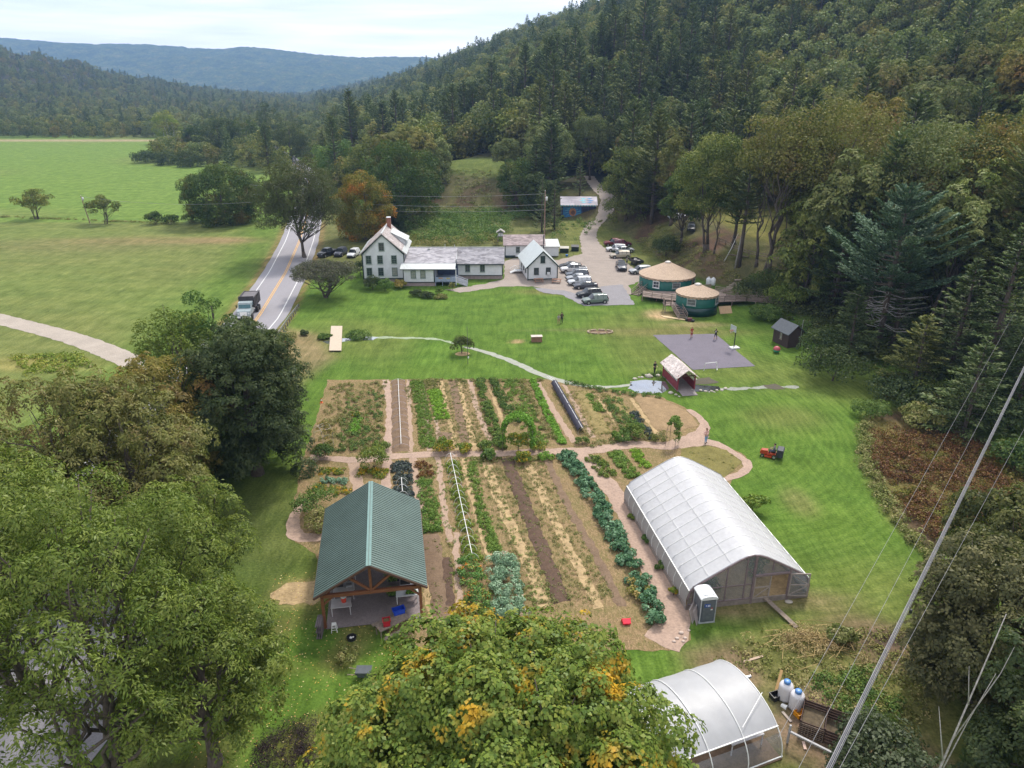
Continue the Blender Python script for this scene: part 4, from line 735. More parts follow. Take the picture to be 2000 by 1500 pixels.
# farther trees: one object per wood, instanced from simpler trees
pc = bpy.data.collections.new('far_tree_shapes')
far_sets = {'pine': [], 'broad': []}
for kd in far_sets:
    for i in range(3):
        lf, tb = conifer_parts((19, 16, 21)[i], (4.4, 4., 4.6)[i], cb=.1, leaf=1.2, dens=.6, whorl=1.5, tuft=7, narrow=.6) if kd == 'pine' else broad_parts((15, 17, 13)[i], (5.2, 5.4, 5)[i], cb=.1, nl=20, lr=.36, per=38, leaf=1.05, squash=.85, limbs=2, tr=.016)
        me = lf.mesh('far_crown', LG_PINE if kd == 'pine' else (LG_F1, LG_F2, LG_OLIVE)[i], link=False); far_sets[kd].append(me)
def far_wood(name, label, pts, me, seed):
    c_ = bpy.data.collections.new(name); src = bpy.data.objects.new('far_tree', me); c_.objects.link(src)
    m = bpy.data.meshes.new(name); m.from_pydata([tuple(p) for p in pts], [], []); o = bpy.data.objects.new(name, m); C.objects.link(o)
    ng = bpy.data.node_groups.new(name, 'GeometryNodeTree'); ng.interface.new_socket('Geometry', in_out='INPUT', socket_type='NodeSocketGeometry'); ng.interface.new_socket('Geometry', in_out='OUTPUT', socket_type='NodeSocketGeometry')
    nn = ng.nodes.new; gi = nn('NodeGroupInput'); go = nn('NodeGroupOutput'); ip = nn('GeometryNodeInstanceOnPoints'); oi = nn('GeometryNodeObjectInfo'); oi.inputs[0].default_value = src; oi.inputs['As Instance'].default_value = True
    r1 = nn('FunctionNodeRandomValue'); r1.data_type = 'FLOAT_VECTOR'; r1.inputs[0].default_value = (0, 0, 0); r1.inputs[1].default_value = (.08, .08, 6.28)
    r2 = nn('FunctionNodeRandomValue'); r2.data_type = 'FLOAT'; r2.inputs[2].default_value = .7 if 'hill' in label[-25:] and 'left' not in label else .5; r2.inputs[3].default_value = 1.2 if 'left' not in label else .95; r2.inputs['Seed'].default_value = seed
    l = ng.links.new; l(gi.outputs[0], ip.inputs['Points']); l(oi.outputs['Geometry'], ip.inputs['Instance']); l(r1.outputs[0], ip.inputs['Rotation']); l(r2.outputs[1], ip.inputs['Scale']); l(ip.outputs[0], go.inputs[0])
    md = o.modifiers.new('scatter', 'NODES'); md.node_group = ng; return tag(o, label, 'woods', None, 'stuff')
for kd in ('pine', 'broad'):
    for w in ('hill', 'valley'):
        sel = [p for p, ww, k in rest if ww == w and k == kd]
        for i in range(3):
            if sel[i::3]: far_wood('far_woods', f'distant {"pines" if kd == "pine" else "leafy trees"} {"covering the crest of the right-hand hill" if w == "hill" else "on the valley floor and the left-hand hill"}', sel[i::3], far_sets[kd][i], i + 3)
print('TREES', len(hillsp), len(valsp), cnt, len(rest))
# blue mountain closing the valley
mxs = np.arange(-4200, 1400, 16.); mys = np.concatenate([np.arange(3150, 4300, 22.), np.arange(4300, 5300, 120)]); MX, MY = np.meshgrid(mxs, mys)
az = MX / MY; prof = np.interp(az * 1.107 * F + 1000, [-200, 0, 130, 300, 420, 480, 600, 700, 870, 1100, 1500], [66, 76, 82, 91, 96, 94, 108, 115, 113, 122, 140])
el = (-_s + (750 - prof) / F * _c) / (_c + (750 - prof) / F * _s); top = CH + 4200 * el
MZ = top * sst(2900, 4250, MY) * (1 - .35 * sst(4300, 5300, MY)) + 9 * (blobs(MX, MY, .006, 31) - .5) * sst(3200, 3700, MY) * 2 + 6 * blobs(MX, MY, .03, 32) + RNG.uniform(0, 9, MX.shape)
MZ = np.minimum(MZ, top * 1.02 + RNG.uniform(0, 9, MX.shape)); MZ = MZ * sst(3150, 3330, MY) - 4; ny2, nx2 = MX.shape; ii = (np.arange(ny2 - 1)[:, None] * nx2 + np.arange(nx2 - 1)[None]).ravel()
m_mt, nt, b = mat_base('mountain_woods'); a1 = noise(nt, .02, 6, .7); a2 = noise(nt, .09, 3, .7); c = ramp(nt, [(.35, (.02, .04, .02)), (.55, (.06, .085, .03)), (.7, (.12, .11, .045))], a1); c = mixc(nt, 1., c, ramp(nt, [(.35, (.35, .4, .4)), (.65, (1.6, 1.55, 1.4))], a2), 'MULTIPLY')
nt.links.new(c, b.inputs['Base Color']); b.inputs['Roughness'].default_value = 1; b.inputs['Specular IOR Level'].default_value = 0
tag(npmesh('mountain', np.stack([MX, MY, MZ], -1).reshape(-1, 3), np.stack([ii, ii + 1, ii + nx2 + 1, ii + nx2], 1), [m_mt]), kind='structure')
# ---------------------------------------------------------------- building helpers
def mat_siding(name, c, step=7):
    m, nt, b = mat_base(name); tcn = nt.nodes.new('ShaderNodeTexCoord'); w = nt.nodes.new('ShaderNodeTexWave'); w.wave_type = 'BANDS'; w.bands_direction = 'Z'; w.wave_profile = 'SAW'; w.inputs['Scale'].default_value = step / 3.14 * 2
    nt.links.new(tcn.outputs['Object'], w.inputs[0]); n = noise(nt, 1.3, 5, .6); col = ramp(nt, [(.3, sc(c, .84)), (.7, c)], n)
    nt.links.new(col, b.inputs['Base Color']); b.inputs['Roughness'].default_value = .6; bump(nt, b, w.outputs[0], .35, .03); return m
def mat_shingle(name, c1, c2, sx=3.5, rough=.75, c3=None):
    m, nt, b = mat_base(name); t = nt.nodes.new('ShaderNodeTexCoord'); br = nt.nodes.new('ShaderNodeTexVoronoi'); mm = nt.nodes.new('ShaderNodeMapping'); mm.inputs['Scale'].default_value = (sx * .45, sx, sx * 1.6)
    nt.links.new(t.outputs['Object'], mm.inputs[0]); nt.links.new(mm.outputs[0], br.inputs[0]); br.inputs['Scale'].default_value = 1.0
    s = nt.nodes.new('ShaderNodeSeparateColor'); nt.links.new(br.outputs['Color'], s.inputs[0]); col = ramp(nt, [(.0, c1), (.5, c2), (1, c3 or sc(c2, 1.35))], s.outputs[0])
    n = noise(nt, .8, 5, .6); col = mixc(nt, 1., col, ramp(nt, [(.3, (.75, .75, .75)), (.7, (1.2, 1.2, 1.2))], n), 'MULTIPLY'); nt.links.new(col, b.inputs['Base Color']); b.inputs['Roughness'].default_value = rough; bump(nt, b, s.outputs[0], .3, .03); return m
SIDING = mat_siding('white_clapboard', (.68, .70, .74)); SLATE = mat_shingle('grey_slate', (.17, .16, .18), (.26, .25, .275), 2.4, c3=(.36, .345, .37)); RSLATE = mat_shingle('reddish_slate', (.24, .195, .19), (.33, .29, .285), 3, c3=(.42, .38, .37))
PSLATE = mat_shingle('purple_slate', (.17, .13, .13), (.24, .19, .19), 3); METALR = M('pale_metal_roof', (.48, .50, .50), .45, .18, 1.2, metal=.1); FOUND = M('pinkish_foundation', (.28, .22, .22), .9, .2, 2); TRIMG = M('grey_green_window_trim', (.14, .19, .17), .6, .2)
def chevron(mb, hw, ze, zr, y0, y1, th=.16, ov=0., cx=0):
    k = (zr - ze) / hw; xe = hw + ov; z0 = ze - k * ov
    return mb.prism([(cx - xe, z0), (cx, zr), (cx + xe, z0), (cx + xe, z0 + th), (cx, zr + th * 1.15), (cx - xe, z0 + th)], y0, y1, 'y')
def window(parent, c, w, h, yaw=0, rows=4, cols=2, trim=None, lit=None):
    """sash window on a wall; yaw turns its outward normal from -Y"""
    f = MB(); mt = Matrix.Translation(c) @ Matrix.Rotation(yaw, 4, 'Z'); f.M = mt; t = .11; d = -.04
    for s in (-1, 1): f.box((s * (w / 2 - t / 2), d, 0), (t, .09, h)); f.box((0, d, s * (h / 2 - t / 2)), (w - 2 * t, .09, t))
    f.box((0, d - .003, 0), (w - 2 * t, .07, .05)); f.box((0, d - .03, -h / 2 - .03), (w + .1, .14, .06))
    iw = w - 2 * t
    for i in range(1, cols): f.box((-iw / 2 + iw * i / cols, d + .006, 0), (.025, .06, h - 2 * t))
    for i in range(1, rows): 
        if i * 2 != rows: f.box((0, d + .008, -h / 2 + t + (h - 2 * t) * i / rows), (iw, .056, .025))
    fo = f.build('window', trim or TRIMG, parent); p = MB(); p.M = mt; p.box((0, -.022, 0), (iw, .02, h - 2 * t)); p.build('pane', lit or GLASS, fo); return fo
PALEG = M('pale_blind_behind_glass', (.30, .31, .27), .35, .3, 2)
# ---------------------------------------------------------------- farmhouse
FH = thing('farmhouse', 'white clapboard farmhouse with gabled slate roof and long low wing', 'house', (-20.6, 136.1, 0))
A = Matrix.Rotation(R(3), 4, 'Z') @ Matrix.Translation((-8.1, 0, 0)); Wd, Ln = 8.1, 12.0
def gable_wall(mb, w, l, z0, ze, zr, A=Matrix()):
    mb.M = A; mb.prism([(0, z0), (w, z0), (w, ze), (w / 2, zr), (0, ze)], 0, l, 'y'); return mb
gable_wall(MB(), Wd, Ln, .7, 5.75, 9.3, A).build('wall', SIDING, FH)
m = MB(); m.M = A; m.box((Wd / 2, Ln / 2, .35), (Wd - .06, Ln - .06, .7)); m.build('foundation', FOUND, FH)
m = MB(); m.M = A
for x in (.1, Wd - .1): m.box((x, -.03, 3.2), (.2, .1, 5.0))
m.box((Wd / 2, -.035, .78), (Wd, .09, .2)); 
for s in (0, 1):
    a = (0 if s == 0 else Wd, -.05, 5.7); b = (Wd / 2, -.05, 9.25); m.beam(a, b, .12, .28)
    a2 = (.45 if s == 0 else Wd - .45, -.03, 5.65); m.beam((a2[0] - (.5 if s == 0 else -.5), -.36, 5.62 - .2), (Wd / 2, -.36, 9.36), .1, .2)
m.build('corner_trim', DGREEN, FH)
m = MB(); m.M = A; chevron(m, Wd / 2, 5.75, 9.35, -.42, Ln + .4, .16, .45, Wd / 2); rf = m.build('roof', RSLATE, FH)
m = MB(); m.M = A @ Matrix.Translation((Wd / 2, 0, 0))
for s in (-1, 1): k = 3.6 / 4.05; m.prism([(s * 3.7, 9.35 - k * 3.7 + .19), (s * 4.55, 9.35 - k * 4.55 + .19), (s * 4.55, 9.35 - k * 4.55 + .22), (s * 3.7, 9.35 - k * 3.7 + .22)], -.43, Ln + .41, 'y')
m.box((0, Ln / 2, 9.56), (.28, Ln + .84, .05)); m.build('eave_flashing', METALR, rf)
m = MB(); m.M = A; m.mat(METALR).prism([(Wd / 2 + 1.1, 8.62), (Wd + .3, 6.95), (Wd + .3, 7.08), (Wd / 2 + 1.1, 8.75)], 5.2, 9.9, 'y'); m.mat(SIDING).prism([(Wd / 2 + 1.3, 8.2), (Wd - .3, 5.7), (Wd - .3, 7.02), (Wd / 2 + 1.3, 8.5)], 5.5, 9.6, 'y'); m.build('dormer', None, rf)
m = MB(); m.M = A; m.mat(M('brick', (.24, .10, .07), .9, .3, 8)).box((Wd / 2 + .5, 8.8, 9.9), (.75, .75, 2.2)); m.mat(WHITE).box((Wd / 2 + .5, 8.8, 11.05), (.85, .85, .1)); m.build('chimney', None, rf)
for x in (1.26, 3.45, 6.1):
    window(FH, A @ Vector((x, 0, 4.5)), 1.07, 1.6, R(3)); window(FH, A @ Vector((x, 0, 2.15)), 1.07, 1.6, R(3), lit=PALEG if x == 6.1 else None)
window(FH, A @ Vector((3.85, 0, 6.95)), 1.05, 1.6, R(3))
# wing with porch
m = MB(); m.prism([(2.4, .75), (2.4, 3.15), (5.9, 5.35), (10.4, 3.0), (10.4, .75)], 9.8, 18.75, 'x'); m.prism([(2.4, .75), (2.4, 4.0), (5.9, 5.32), (10.3, 3.0), (10.3, .75)], .3, 9.8, 'x'); m.M = Matrix(); m.box((2.95, -.3, 2.05), (5.9, 5.3, 2.6)); m.build('wing_wall', SIDING, FH)
m = MB(); m.box((9.4, 6.35, .37), (18.6, 7.8, .74)); m.box((3.0, -.25, .37), (5.96, 5.3, .76)); m.build('wing_foundation', FOUND, FH)
m = MB(); m.mat(SLATE).prism([(1.95, 3.0), (5.9, 5.42), (10.9, 3.0), (10.9, 3.15), (5.9, 5.6), (1.95, 3.16)], 9.78, 19.1, 'x'); m.prism([(-1.3, 3.92), (5.9, 5.40), (10.9, 2.98), (10.9, 3.13), (5.9, 5.58), (-1.3, 4.06)], .05, 9.78, 'x')
m.mat(METALR).box((9.5, 5.9, 5.62), (18.9, .25, .05)); wr = m.build('wing_roof', None, FH)
m = MB(); m.prism([(-3.4, 3.25), (-1.2, 3.92), (-1.2, 4.04), (-3.4, 3.38)], -.5, 9.9, 'x'); m.build('porch_roof', METALR, FH)
m = MB(); m.box((14.3, 2.36, .78), (9.0, .1, .12)); m.box((18.72, 2.36, 1.9), (.18, .1, 2.3)); m.box((14.3, 1.93, 3.0), (9.2, .08, .18)); m.box((4.7, -3.42, 3.3), (10.3, .08, .16)); m.box((2.95, -2.97, .78), (6, .08, .14)); m.box((.05, -2.97, 2.05), (.14, .08, 2.5)); m.box((5.88, -2.97, 2.05), (.18, .08, 2.5)); m.build('wing_trim', DGREEN, FH)
for x in (1.95, 3.75): window(FH, (x, -2.95, 2.3), .98, 1.45, 0, lit=PALEG)
for x in (11.9, 14.8): window(FH, (x, 2.4, 2.25), .98, 1.55, 0)
m = MB(); m.box((8.0, -.3, .88), (4.2, 5.3, .14)); 
for x in (6.1, 7.4, 8.7, 9.95): m.box((x, -2.9, .42), (.12, .12, .84))
m.build('porch_floor', M('blue_grey_paint', (.20, .25, .32), .6, .2), FH)
pw = M('dark_blue_wall', (.04, .06, .12), .7, .5, 2); m = MB(); m.box((8.0, 2.3, 2.1), (4.0, .08, 2.4)); m.box((7.0, 2.2, 1.5), (.5, .3, .9)); m.box((8.9, 2.15, 1.6), (.6, .3, 1.1)); m.build('porch_back_wall', pw, FH)
m = MB(); bl = M('blue_grey_paint', (.2, .25, .32)); m.mat(M('faded_blue_rail', (.28, .34, .46), .7, .3, 3)).box((8.0, -2.92, 1.35), (3.9, .05, .75)); m.mat(M('mural_orange_panel', (.45, .26, .16), .7, .5, 4)).box((7.1, -2.955, 1.55), (.8, .02, .22)); m.mat(M('mural_yellow_panel', (.5, .42, .18), .7, .5, 4)).box((8.5, -2.955, 1.5), (.7, .02, .25)); m.mat(WHITE).box((10.0, -2.95, 1.9), (.14, .14, 3.1)); m.build('porch_railing', None, FH)
m = MB()
for i in range(6): m.box((10.25 + i * .33, -2.3, .82 - i * .14), (.34, 1.3, .06))
for y in (-2.95, -1.65):
    m.beam((10.0, y, .85), (12.1, y, .02), .06, .2); m.beam((10.0, y, 1.75), (12.1, y, .95), .07, .1); m.beam((10.0, y, 1.25), (12.1, y, .45), .04, .5); m.box((12.1, y, .5), (.12, .12, 1.1))
m.build('porch_steps', M('faded_grey_paint', (.42, .44, .50), .7, .2), FH)
m = MB(); m.box((4.2, 4.8, 5.35), (.5, .5, .5)); m.tube([(7.2, 7, 4.8), (7.2, 7, 6.0)], .06); m.tube([(9.1, 7, 4.8), (9.1, 7, 5.9)], .06); m.build('roof_vent', STEEL, FH)
# ---------------------------------------------------------------- cottage
CT = thing('cottage', 'small white gabled cottage with pale metal roof beside the parked cars', 'cottage', (3.0, 136.9, 0), R(8)); m = gable_wall(MB(), 6.0, 10.6, .3, 2.95, 5.75); m.build('wall', SIDING, CT)
part('foundation', CONC, CT, lambda m: m.box((3, 5.3, .15), (5.9, 10.5, .3)))
m = MB(); chevron(m, 3, 2.95, 5.8, -.35, 10.9, .12, .4, 3); m.build('roof', M('cottage_metal_roof', (.50, .54, .55), .4, .12, 1.5), CT)
m = MB()
for x in (.09, 5.91): m.box((x, -.03, 1.6), (.18, .1, 2.7))
m.beam((-.3, -.33, 2.62), (3, -.33, 5.76), .1, .22); m.beam((6.3, -.33, 2.62), (3, -.33, 5.76), .1, .22); m.box((3, -.03, .36), (6, .08, .14)); m.build('trim', DGREEN, CT)
window(CT, (1.75, 0, 1.95), .95, 1.3, 0, trim=DGREEN); window(CT, (4.1, 0, 1.95), .95, 1.3, 0, trim=DGREEN); window(CT, (3.0, 0, 4.2), .9, 1.35, 0, trim=DGREEN)
for y in (2, 4.4): window(CT, (0, y, 1.9), .9, 1.2, R(-90), trim=DGREEN)
m = MB(); m.box((4.1, -.25, 1.5), (.55, .5, .36)); m.build('air_conditioner', WHITE, CT)
m = MB(); m.box((-.8, 7.2, .5), (1.5, 1.6, .1)); 
for i in range(3): m.box((-1.7 - i * .28, 7.2, .38 - i * .13), (.3, 1.3, .06))
for y in (6.5, 7.9): m.beam((-.1, y, 1.3), (-1.5, y, 1.3), .06); m.beam((-1.5, y, 1.3), (-2.4, y, .75), .06); [m.box((x, y, .9), (.05, .05, .85)) for x in (-.2, -.6, -1, -1.4)]
m.build('side_steps', WHITE, CT); m = MB(); m.box((-.02, 7.2, 1.6), (.08, .9, 2.0)); m.build('door', DGREEN, CT)
# ---------------------------------------------------------------- barn behind
BN = thing('outbuilding', 'low white outbuilding with reddish slate roof behind the cottage', 'outbuilding', (-1.6, 157.9, 0), R(2)); gable = MB(); gable.prism([(0, .2), (0, 2.8), (3.2, 4.25), (6.4, 2.8), (6.4, .2)], 0, 8.7, 'x'); gable.build('wall', SIDING, BN)
part('roof', PSLATE, BN, lambda m: m.prism([(-.35, 2.68), (3.2, 4.3), (6.75, 2.68), (6.75, 2.82), (3.2, 4.48), (-.35, 2.82)], -.35, 9.0, 'x'))
m = MB(); m.prism([(.3, .2), (.3, 2.25), (5.6, 2.75), (5.6, .2)], 8.72, 12.0, 'x'); m.build('lean_to', SIDING, BN); part('lean_to_roof', METALR, BN, lambda m: m.prism([(0, 2.28), (5.9, 2.82), (5.9, 2.92), (0, 2.38)], 8.9, 12.3, 'x'))
m = MB(); m.box((.08, -.03, 1.5), (.16, .08, 2.6)); m.box((4.3, -.03, 2.78), (8.7, .08, .14)); m.box((1.2, -.28, .3), (2.2, .5, .4)); m.build('trim', DGREEN, BN); window(BN, (2.9, 0, 1.75), .9, 1.3)
m = MB(); m.tube([(8.6, -.1, 1), (8.6, -.1, 5)], .12, 8); m.build('stove_pipe', BLACKP, BN)
# ---------------------------------------------------------------- playhouse
g = G(978, 478); PH = thing('playhouse', 'small wooden lookout playhouse on tall legs behind the outbuilding', 'playhouse', g)
m = MB(); [m.beam((x * .75, y * .75, 0), (x * .6, y * .6, 2), .12) for x in (-1, 1) for y in (-1, 1)]; m.build('legs', WOOD, PH)
m = MB(); m.box((0, 0, 2.0), (1.5, 1.5, .1)); m.box((0, 0, 2.5), (1.3, 1.3, .9)); m.build('cabin', M('grey_boards', (.27, .27, .25), .9, .3), PH); 
for x in (-.3, .3): window(PH, (x, -.65, 2.55), .4, .45, 0, 2, 1, WHITE)
part('roof', M('grey_boards_roof', (.33, .31, .30), .9, .3, 4), PH, lambda m: chevron(m, .95, 3.0, 3.6, -1, 1, .08, .1))
# ---------------------------------------------------------------- painted shed
g = G(1096, 426); SH = thing('painted_shed', 'dark blue painted shed with a swirling blue mural and metal roof by the dirt track', 'shed', g, R(-1)); w_ = 8.3; SH.scale = (1.2, 1.1, 1.5)
m = MB(); m.prism([(0, 0), (0, 2.7), (2.5, 3.6), (5, 2.7), (5, 0)], 0, w_, 'x'); m.build('wall', M('dark_blue_boards', (.030, .035, .085), .8, .35, 3, stretch=(4, 1, .4)), SH)
part('roof', mat_shingle('purple_metal', (.22, .20, .25), (.28, .26, .31), .8, .6), SH, lambda m: m.prism([(-.8, 2.45), (2.5, 3.7), (5.4, 2.6), (5.4, 2.68), (2.5, 3.8), (-.8, 2.53)], -.25, w_ + .25, 'x'))
BLM = M('mural_blue', (.03, .19, .42), .6, .5, 1.3, c2=(.02, .08, .25)); ORM = M('mural_orange', (.38, .16, .07), .6, .4, 2.5)
m = MB(); m.mat(BLM).box((2.6, -.04, 1.15), (4.4, .04, 2.0)); m.mat(ORM)
cpt = lambda r, y, cx=2.7, cz=1.15, n=16: m.add([(cx + r * math.cos(2 * PI * k / n), y, cz + r * .9 * math.sin(2 * PI * k / n)) for k in range(n)], [tuple(range(n))])
cpt(.85, -.065); m.mat(M('mural_brown', (.13, .06, .05), .7, .3)); cpt(.48, -.07, 2.8, 1.05); m.mat(M('mural_teal', (.12, .42, .50), .6, .3))
for a in range(0, 360, 30): q = R(a); m.beam((2.7 + 1.0 * math.cos(q), -.066, 1.15 + .8 * math.sin(q)), (2.7 + 1.9 * math.cos(q + .35), -.066, 1.15 + .82 * math.sin(q + .25)), .012, .07)
m.build('mural', None, SH)
m = MB(); m.mat(BLM)
def wing(u0, s, mt):
    m.mat(mt); pr = lambda x, y: (x, y, 2.45 + (y + .8) / 3.3 * 1.25 + .10)
    for k, (x, y, l) in enumerate(((0, .3, 1.5), (0, 1., 1.9), (0, 1.7, 1.5))): m.add([pr(u0, y), pr(u0 + s * l * .5, y - .35), pr(u0 + s * l, y + .1), pr(u0 + s * l * .45, y + .25)], [(0, 1, 2, 3)])
wing(6, 1, BLM); wing(6, -1, M('mural_teal', (.12, .42, .5))); 
for i in range(26): m.mat(METALR if i % 2 else M('mural_teal', (.12, .42, .5))); m.box((-.1 + i * .33, -.83, 2.42), (.33, .03, .2))
m.build('roof_painting', None, SH)
[part('corner_post', M('mid_blue_paint', (.06, .08, .17), .7, .3), SH, lambda m: m.box((x, -.05, 1.3), (.1, .1, 2.6))) for x in (.05, 5.1, 6.4, 7.6, 8.25)]; [part('rail', _mc['mid_blue_paint'], SH, lambda m: m.box((6.7, -.06, z), (3, .05, .08))) for z in (1., 1.9)]
# ---------------------------------------------------------------- yurts
CANV = M('tan_canvas', (.42, .31, .225), .8, .12, 1.5, s2=6); TEAL = M('teal_canvas', (.006, .105, .085), .55, .25, 1.2); DKT = M('dark_teal_skirt', (.004, .035, .035), .4, .3, 1)
def yurt(name, label, c, r, z0, ze, zp, wins, skirt=False, rz=0, door=None):
    t = thing(name, label, 'yurt', (c[0], c[1], 0), rz); n = 48
    m = MB(); m.lathe([(r * .99, z0), (r, z0 + .3), (r, ze)], n=n); m.build('wall', TEAL, t, True, False)
    m = MB(); ns = 72; prof = [(r + .12, ze - .32), (r + .15, ze), (r * .55, ze + (zp - ze) * .5 - .06), (.55, zp - .12)]; vs = []; fs = []
    for j, (q, z) in enumerate(prof):
        for k in range(ns): e = (.035 if k % 3 else -.03) * (q / r) if j else (.07 if k % 2 else -.06); vs.append((q * math.cos(2 * PI * k / ns), q * math.sin(2 * PI * k / ns), z + e))
    for j in range(3):
        for k in range(ns): fs.append((j * ns + k, j * ns + (k + 1) % ns, (j + 1) * ns + (k + 1) % ns, (j + 1) * ns + k))
    m.add(vs, fs); rf = m.build('roof', CANV, t, False, False)
    m = MB(); m.lathe([(.6, zp - .16), (.6, zp - .02), (.35, zp + .12), (0.05, zp + .18)], n=16); m.build('skylight_dome', M('cream_dome', (.55, .50, .46), .4, .1), rf, True)
    m = MB(); m.lathe([(r + .16, ze - .1), (r + .165, ze - .04)], n=48, cap=False); m.build('roof_band', M('brown_band', (.22, .15, .10)), rf)
    if skirt: m = MB(); m.lathe([(r * 1.03, .0), (r * 1.012, z0 * .6), (r * 1.006, z0 + .1)], n=40); m.build('skirt', DKT, t, True)
    else: m = MB(); m.lathe([(r + .25, z0 - .22), (r + .25, z0)], n=48); m.build('platform', WOOD, t)
    for a, w, h, white in wins:
        q = R(a); p = Vector((math.cos(q) * (r + .03), math.sin(q) * (r + .03), (z0 + ze) / 2 + .1)); window(t, p, w, h, q + PI / 2, 2 if white else 1, 2 if white else 1, WHITE if white else M('grey_vinyl_frame', (.3, .33, .33)), None if white else M('mosquito_net', (.11, .12, .12), .5, .5, 2))
    if door: q = R(door); m = MB(); m.M = Matrix.Translation((math.cos(q) * (r + .0), math.sin(q) * (r + .0), z0 + 1.05)) @ Matrix.Rotation(q + PI / 2, 4, 'Z'); m.mat(M('yurt_door_wood', (.17, .11, .07))).box((0, -.03, 0), (1.2, .12, 2.1)); m.mat(GLASS).box((0, -.1, .2), (.8, .04, 1.4)); m.build('door', None, t)
    return t
yurt('yurt', 'larger yurt with tan canvas roof and white-framed window', (28.9, 131.2), 5.05, .7, 2.95, 5.15, ((-123, 1.25, 1.25, 1), (-82, 1.5, 1.1, 0), (-20, 1.2, 1.1, 0)), door=-33)
yurt('yurt', 'smaller yurt in front with dark skirt down to the ground', (31.0, 116.6), 3.4, 1.3, 3.35, 4.75, ((-118, 1.5, 1.1, 0), (-35, 1.3, 1.1, 0)), skirt=True)
def rail(mb, pts, h=1.0, post=1.5, slats=True):
    for a, b in zip(pts, pts[1:]):
        a = Vector(a); b = Vector(b); l = (b - a).length; n = max(1, int(l / post))
        for i in range(n + 1): p = a.lerp(b, i / n); mb.box(p + Vector((0, 0, h / 2)), (.1, .1, h))
        for z in ((h, .6, .35) if slats else (h,)): mb.beam(a + Vector((0, 0, z)), b + Vector((0, 0, z)), .06, .1)
        if slats:
            n2 = int(l / .14)
            for i in range(n2): p = a.lerp(b, (i + .5) / n2); mb.box(p + Vector((0, 0, h * .5)), (.035, .035, h * .86))
def stairs(mb, a, b, w, n):
    """a top centre, b bottom centre"""
    a = Vector(a); b = Vector(b); d = b - a; h = Vector((d.x, d.y, 0)).normalized(); q = Vector((-h.y, h.x, 0))
    for i in range(n): p = a.lerp(b, (i + .5) / n); mb.box(p, (.30, w, .05), rz=math.atan2(h.y, h.x))
    for s in (-1, 1): o = q * s * (w / 2 + .04); mb.beam(a + o - Vector((0, 0, .1)), b + o - Vector((0, 0, .05)), .06, .25); mb.beam(a + o + Vector((0, 0, .9)), b + o + Vector((0, 0, .85)), .06, .1); mb.beam(a + o + Vector((0, 0, .45)), b + o + Vector((0, 0, .45)), .04, .08); [mb.box(p + o + Vector((0, 0, .45)), (.08, .08, .95)) for p in (a, b, a.lerp(b, .5))]
DECKW = M('deck_wood', (.25, .19, .165), .85, .3, 4, bmp=.2)
m = MB(); DK = thing('wooden_deck', 'weathered wooden deck and long railed ramps linking the two yurts', 'deck')
m.prism([tuple(G(1254, 588).xy), tuple(G(1330, 598).xy), (28.6, 119.6), (34.6, 119.2), (40.5, 120.0), (46.2, 118.3), (46.2, 120.4), (41, 122.2), (36.5, 126), (36.2, 127.5), (33, 126.6), tuple((G(1330, 585) + Vector((0, 2, 0))).xy), tuple(G(1254, 578).xy)], .78, .9, 'z'); m.build('deck_boards', DECKW, DK)
m = MB(); a = G(1254, 588); b_ = G(1330, 598); rail(m, [(a.x, a.y, .88), (b_.x, b_.y, .88)]); rail(m, [(34.6, 119.2, .88), (40.5, 119.9, .88), (46.2, 118.3, .88), (46.2, 120.4, .88), (41, 122.2, .88), (36.7, 126, .88)]); rail(m, [(37.4, 121.6, .88), (44.5, 119.6, .88)]); rail(m, [(33, 126, .9), (36.2, 127.3, .9)]); m.build('railing', DECKW, DK)
m = MB()
for p in ((a.x, a.y), (b_.x, b_.y), (a.x + 2.5, a.y - .1), (34.8, 119.4), (38, 119.8), (42, 119.6), (46, 118.5)): m.box((p[0], p[1], .4), (.14, .14, .8))
m.build('support_posts', DECKW, DK)
ST1 = thing('deck_stairs', 'wooden stairs with rails at the left side of the larger yurt', 'stairs'); m = MB(); tp = Vector((24.6, 129.2, 1.0)); stairs(m, tp, Vector((22.9, 128.2, .05)) + Vector((-.6, -1.6, 0)), 1.4, 7); m.build('treads', DECKW, ST1)
m = MB(); m.box((24.8, 130.2, .95), (1.6, 1.6, .12)); m.build('landing', DECKW, ST1)
ST2 = thing('deck_stairs', 'wooden stairs going down in front of the smaller yurt', 'stairs'); c0 = G(1338, 624); m = MB(); stairs(m, (27.3, 115.6, 1.35), (c0.x - .3, c0.y + .1, .05), 1.35, 8); m.build('treads', DECKW, ST2)
m = MB(); m.box((26.6, 116.5, 1.3), (2.2, 1.8, .12)); rail(m, [(25.6, 115.7, 1.33), (25.6, 117.3, 1.33)], .9); rail(m, [(25.6, 115.7, 1.33), (26.5, 115.7, 1.33)], .9); [m.box((x, y, .65), (.12, .12, 1.3)) for x in (25.65, 27.5) for y in (115.75, 117.2)]; m.build('landing', DECKW, ST2)
for i, (px, py) in enumerate(((1382, 566), (1391, 567))):
    g = G(px, py); t = thing('gas_tank', ['left white gas tank behind the smaller yurt', 'right white gas tank behind the smaller yurt'][i], 'gas tank', (g.x, g.y, .9)); m = MB(); m.lathe([(.1, 0), (.42, .08), (.45, .3), (.45, 1.1), (.36, 1.32), (.1, 1.4)], n=18); m.build('tank', WHITE, t, True)
    m = MB(); m.lathe([(.2, 1.36), (.2, 1.52)], n=12); m.build('collar', WHITE, t)
t = thing('plywood_sheet', 'tan plywood sheet leaning beside the smaller yurt', 'board', G(1416, 612)); m = MB(); m.box((0, 0, .55), (2.2, .05, 1.35), rx=R(-38), rz=R(12)); m.build('sheet', M('plywood', (.45, .30, .18), .8, .15), t)
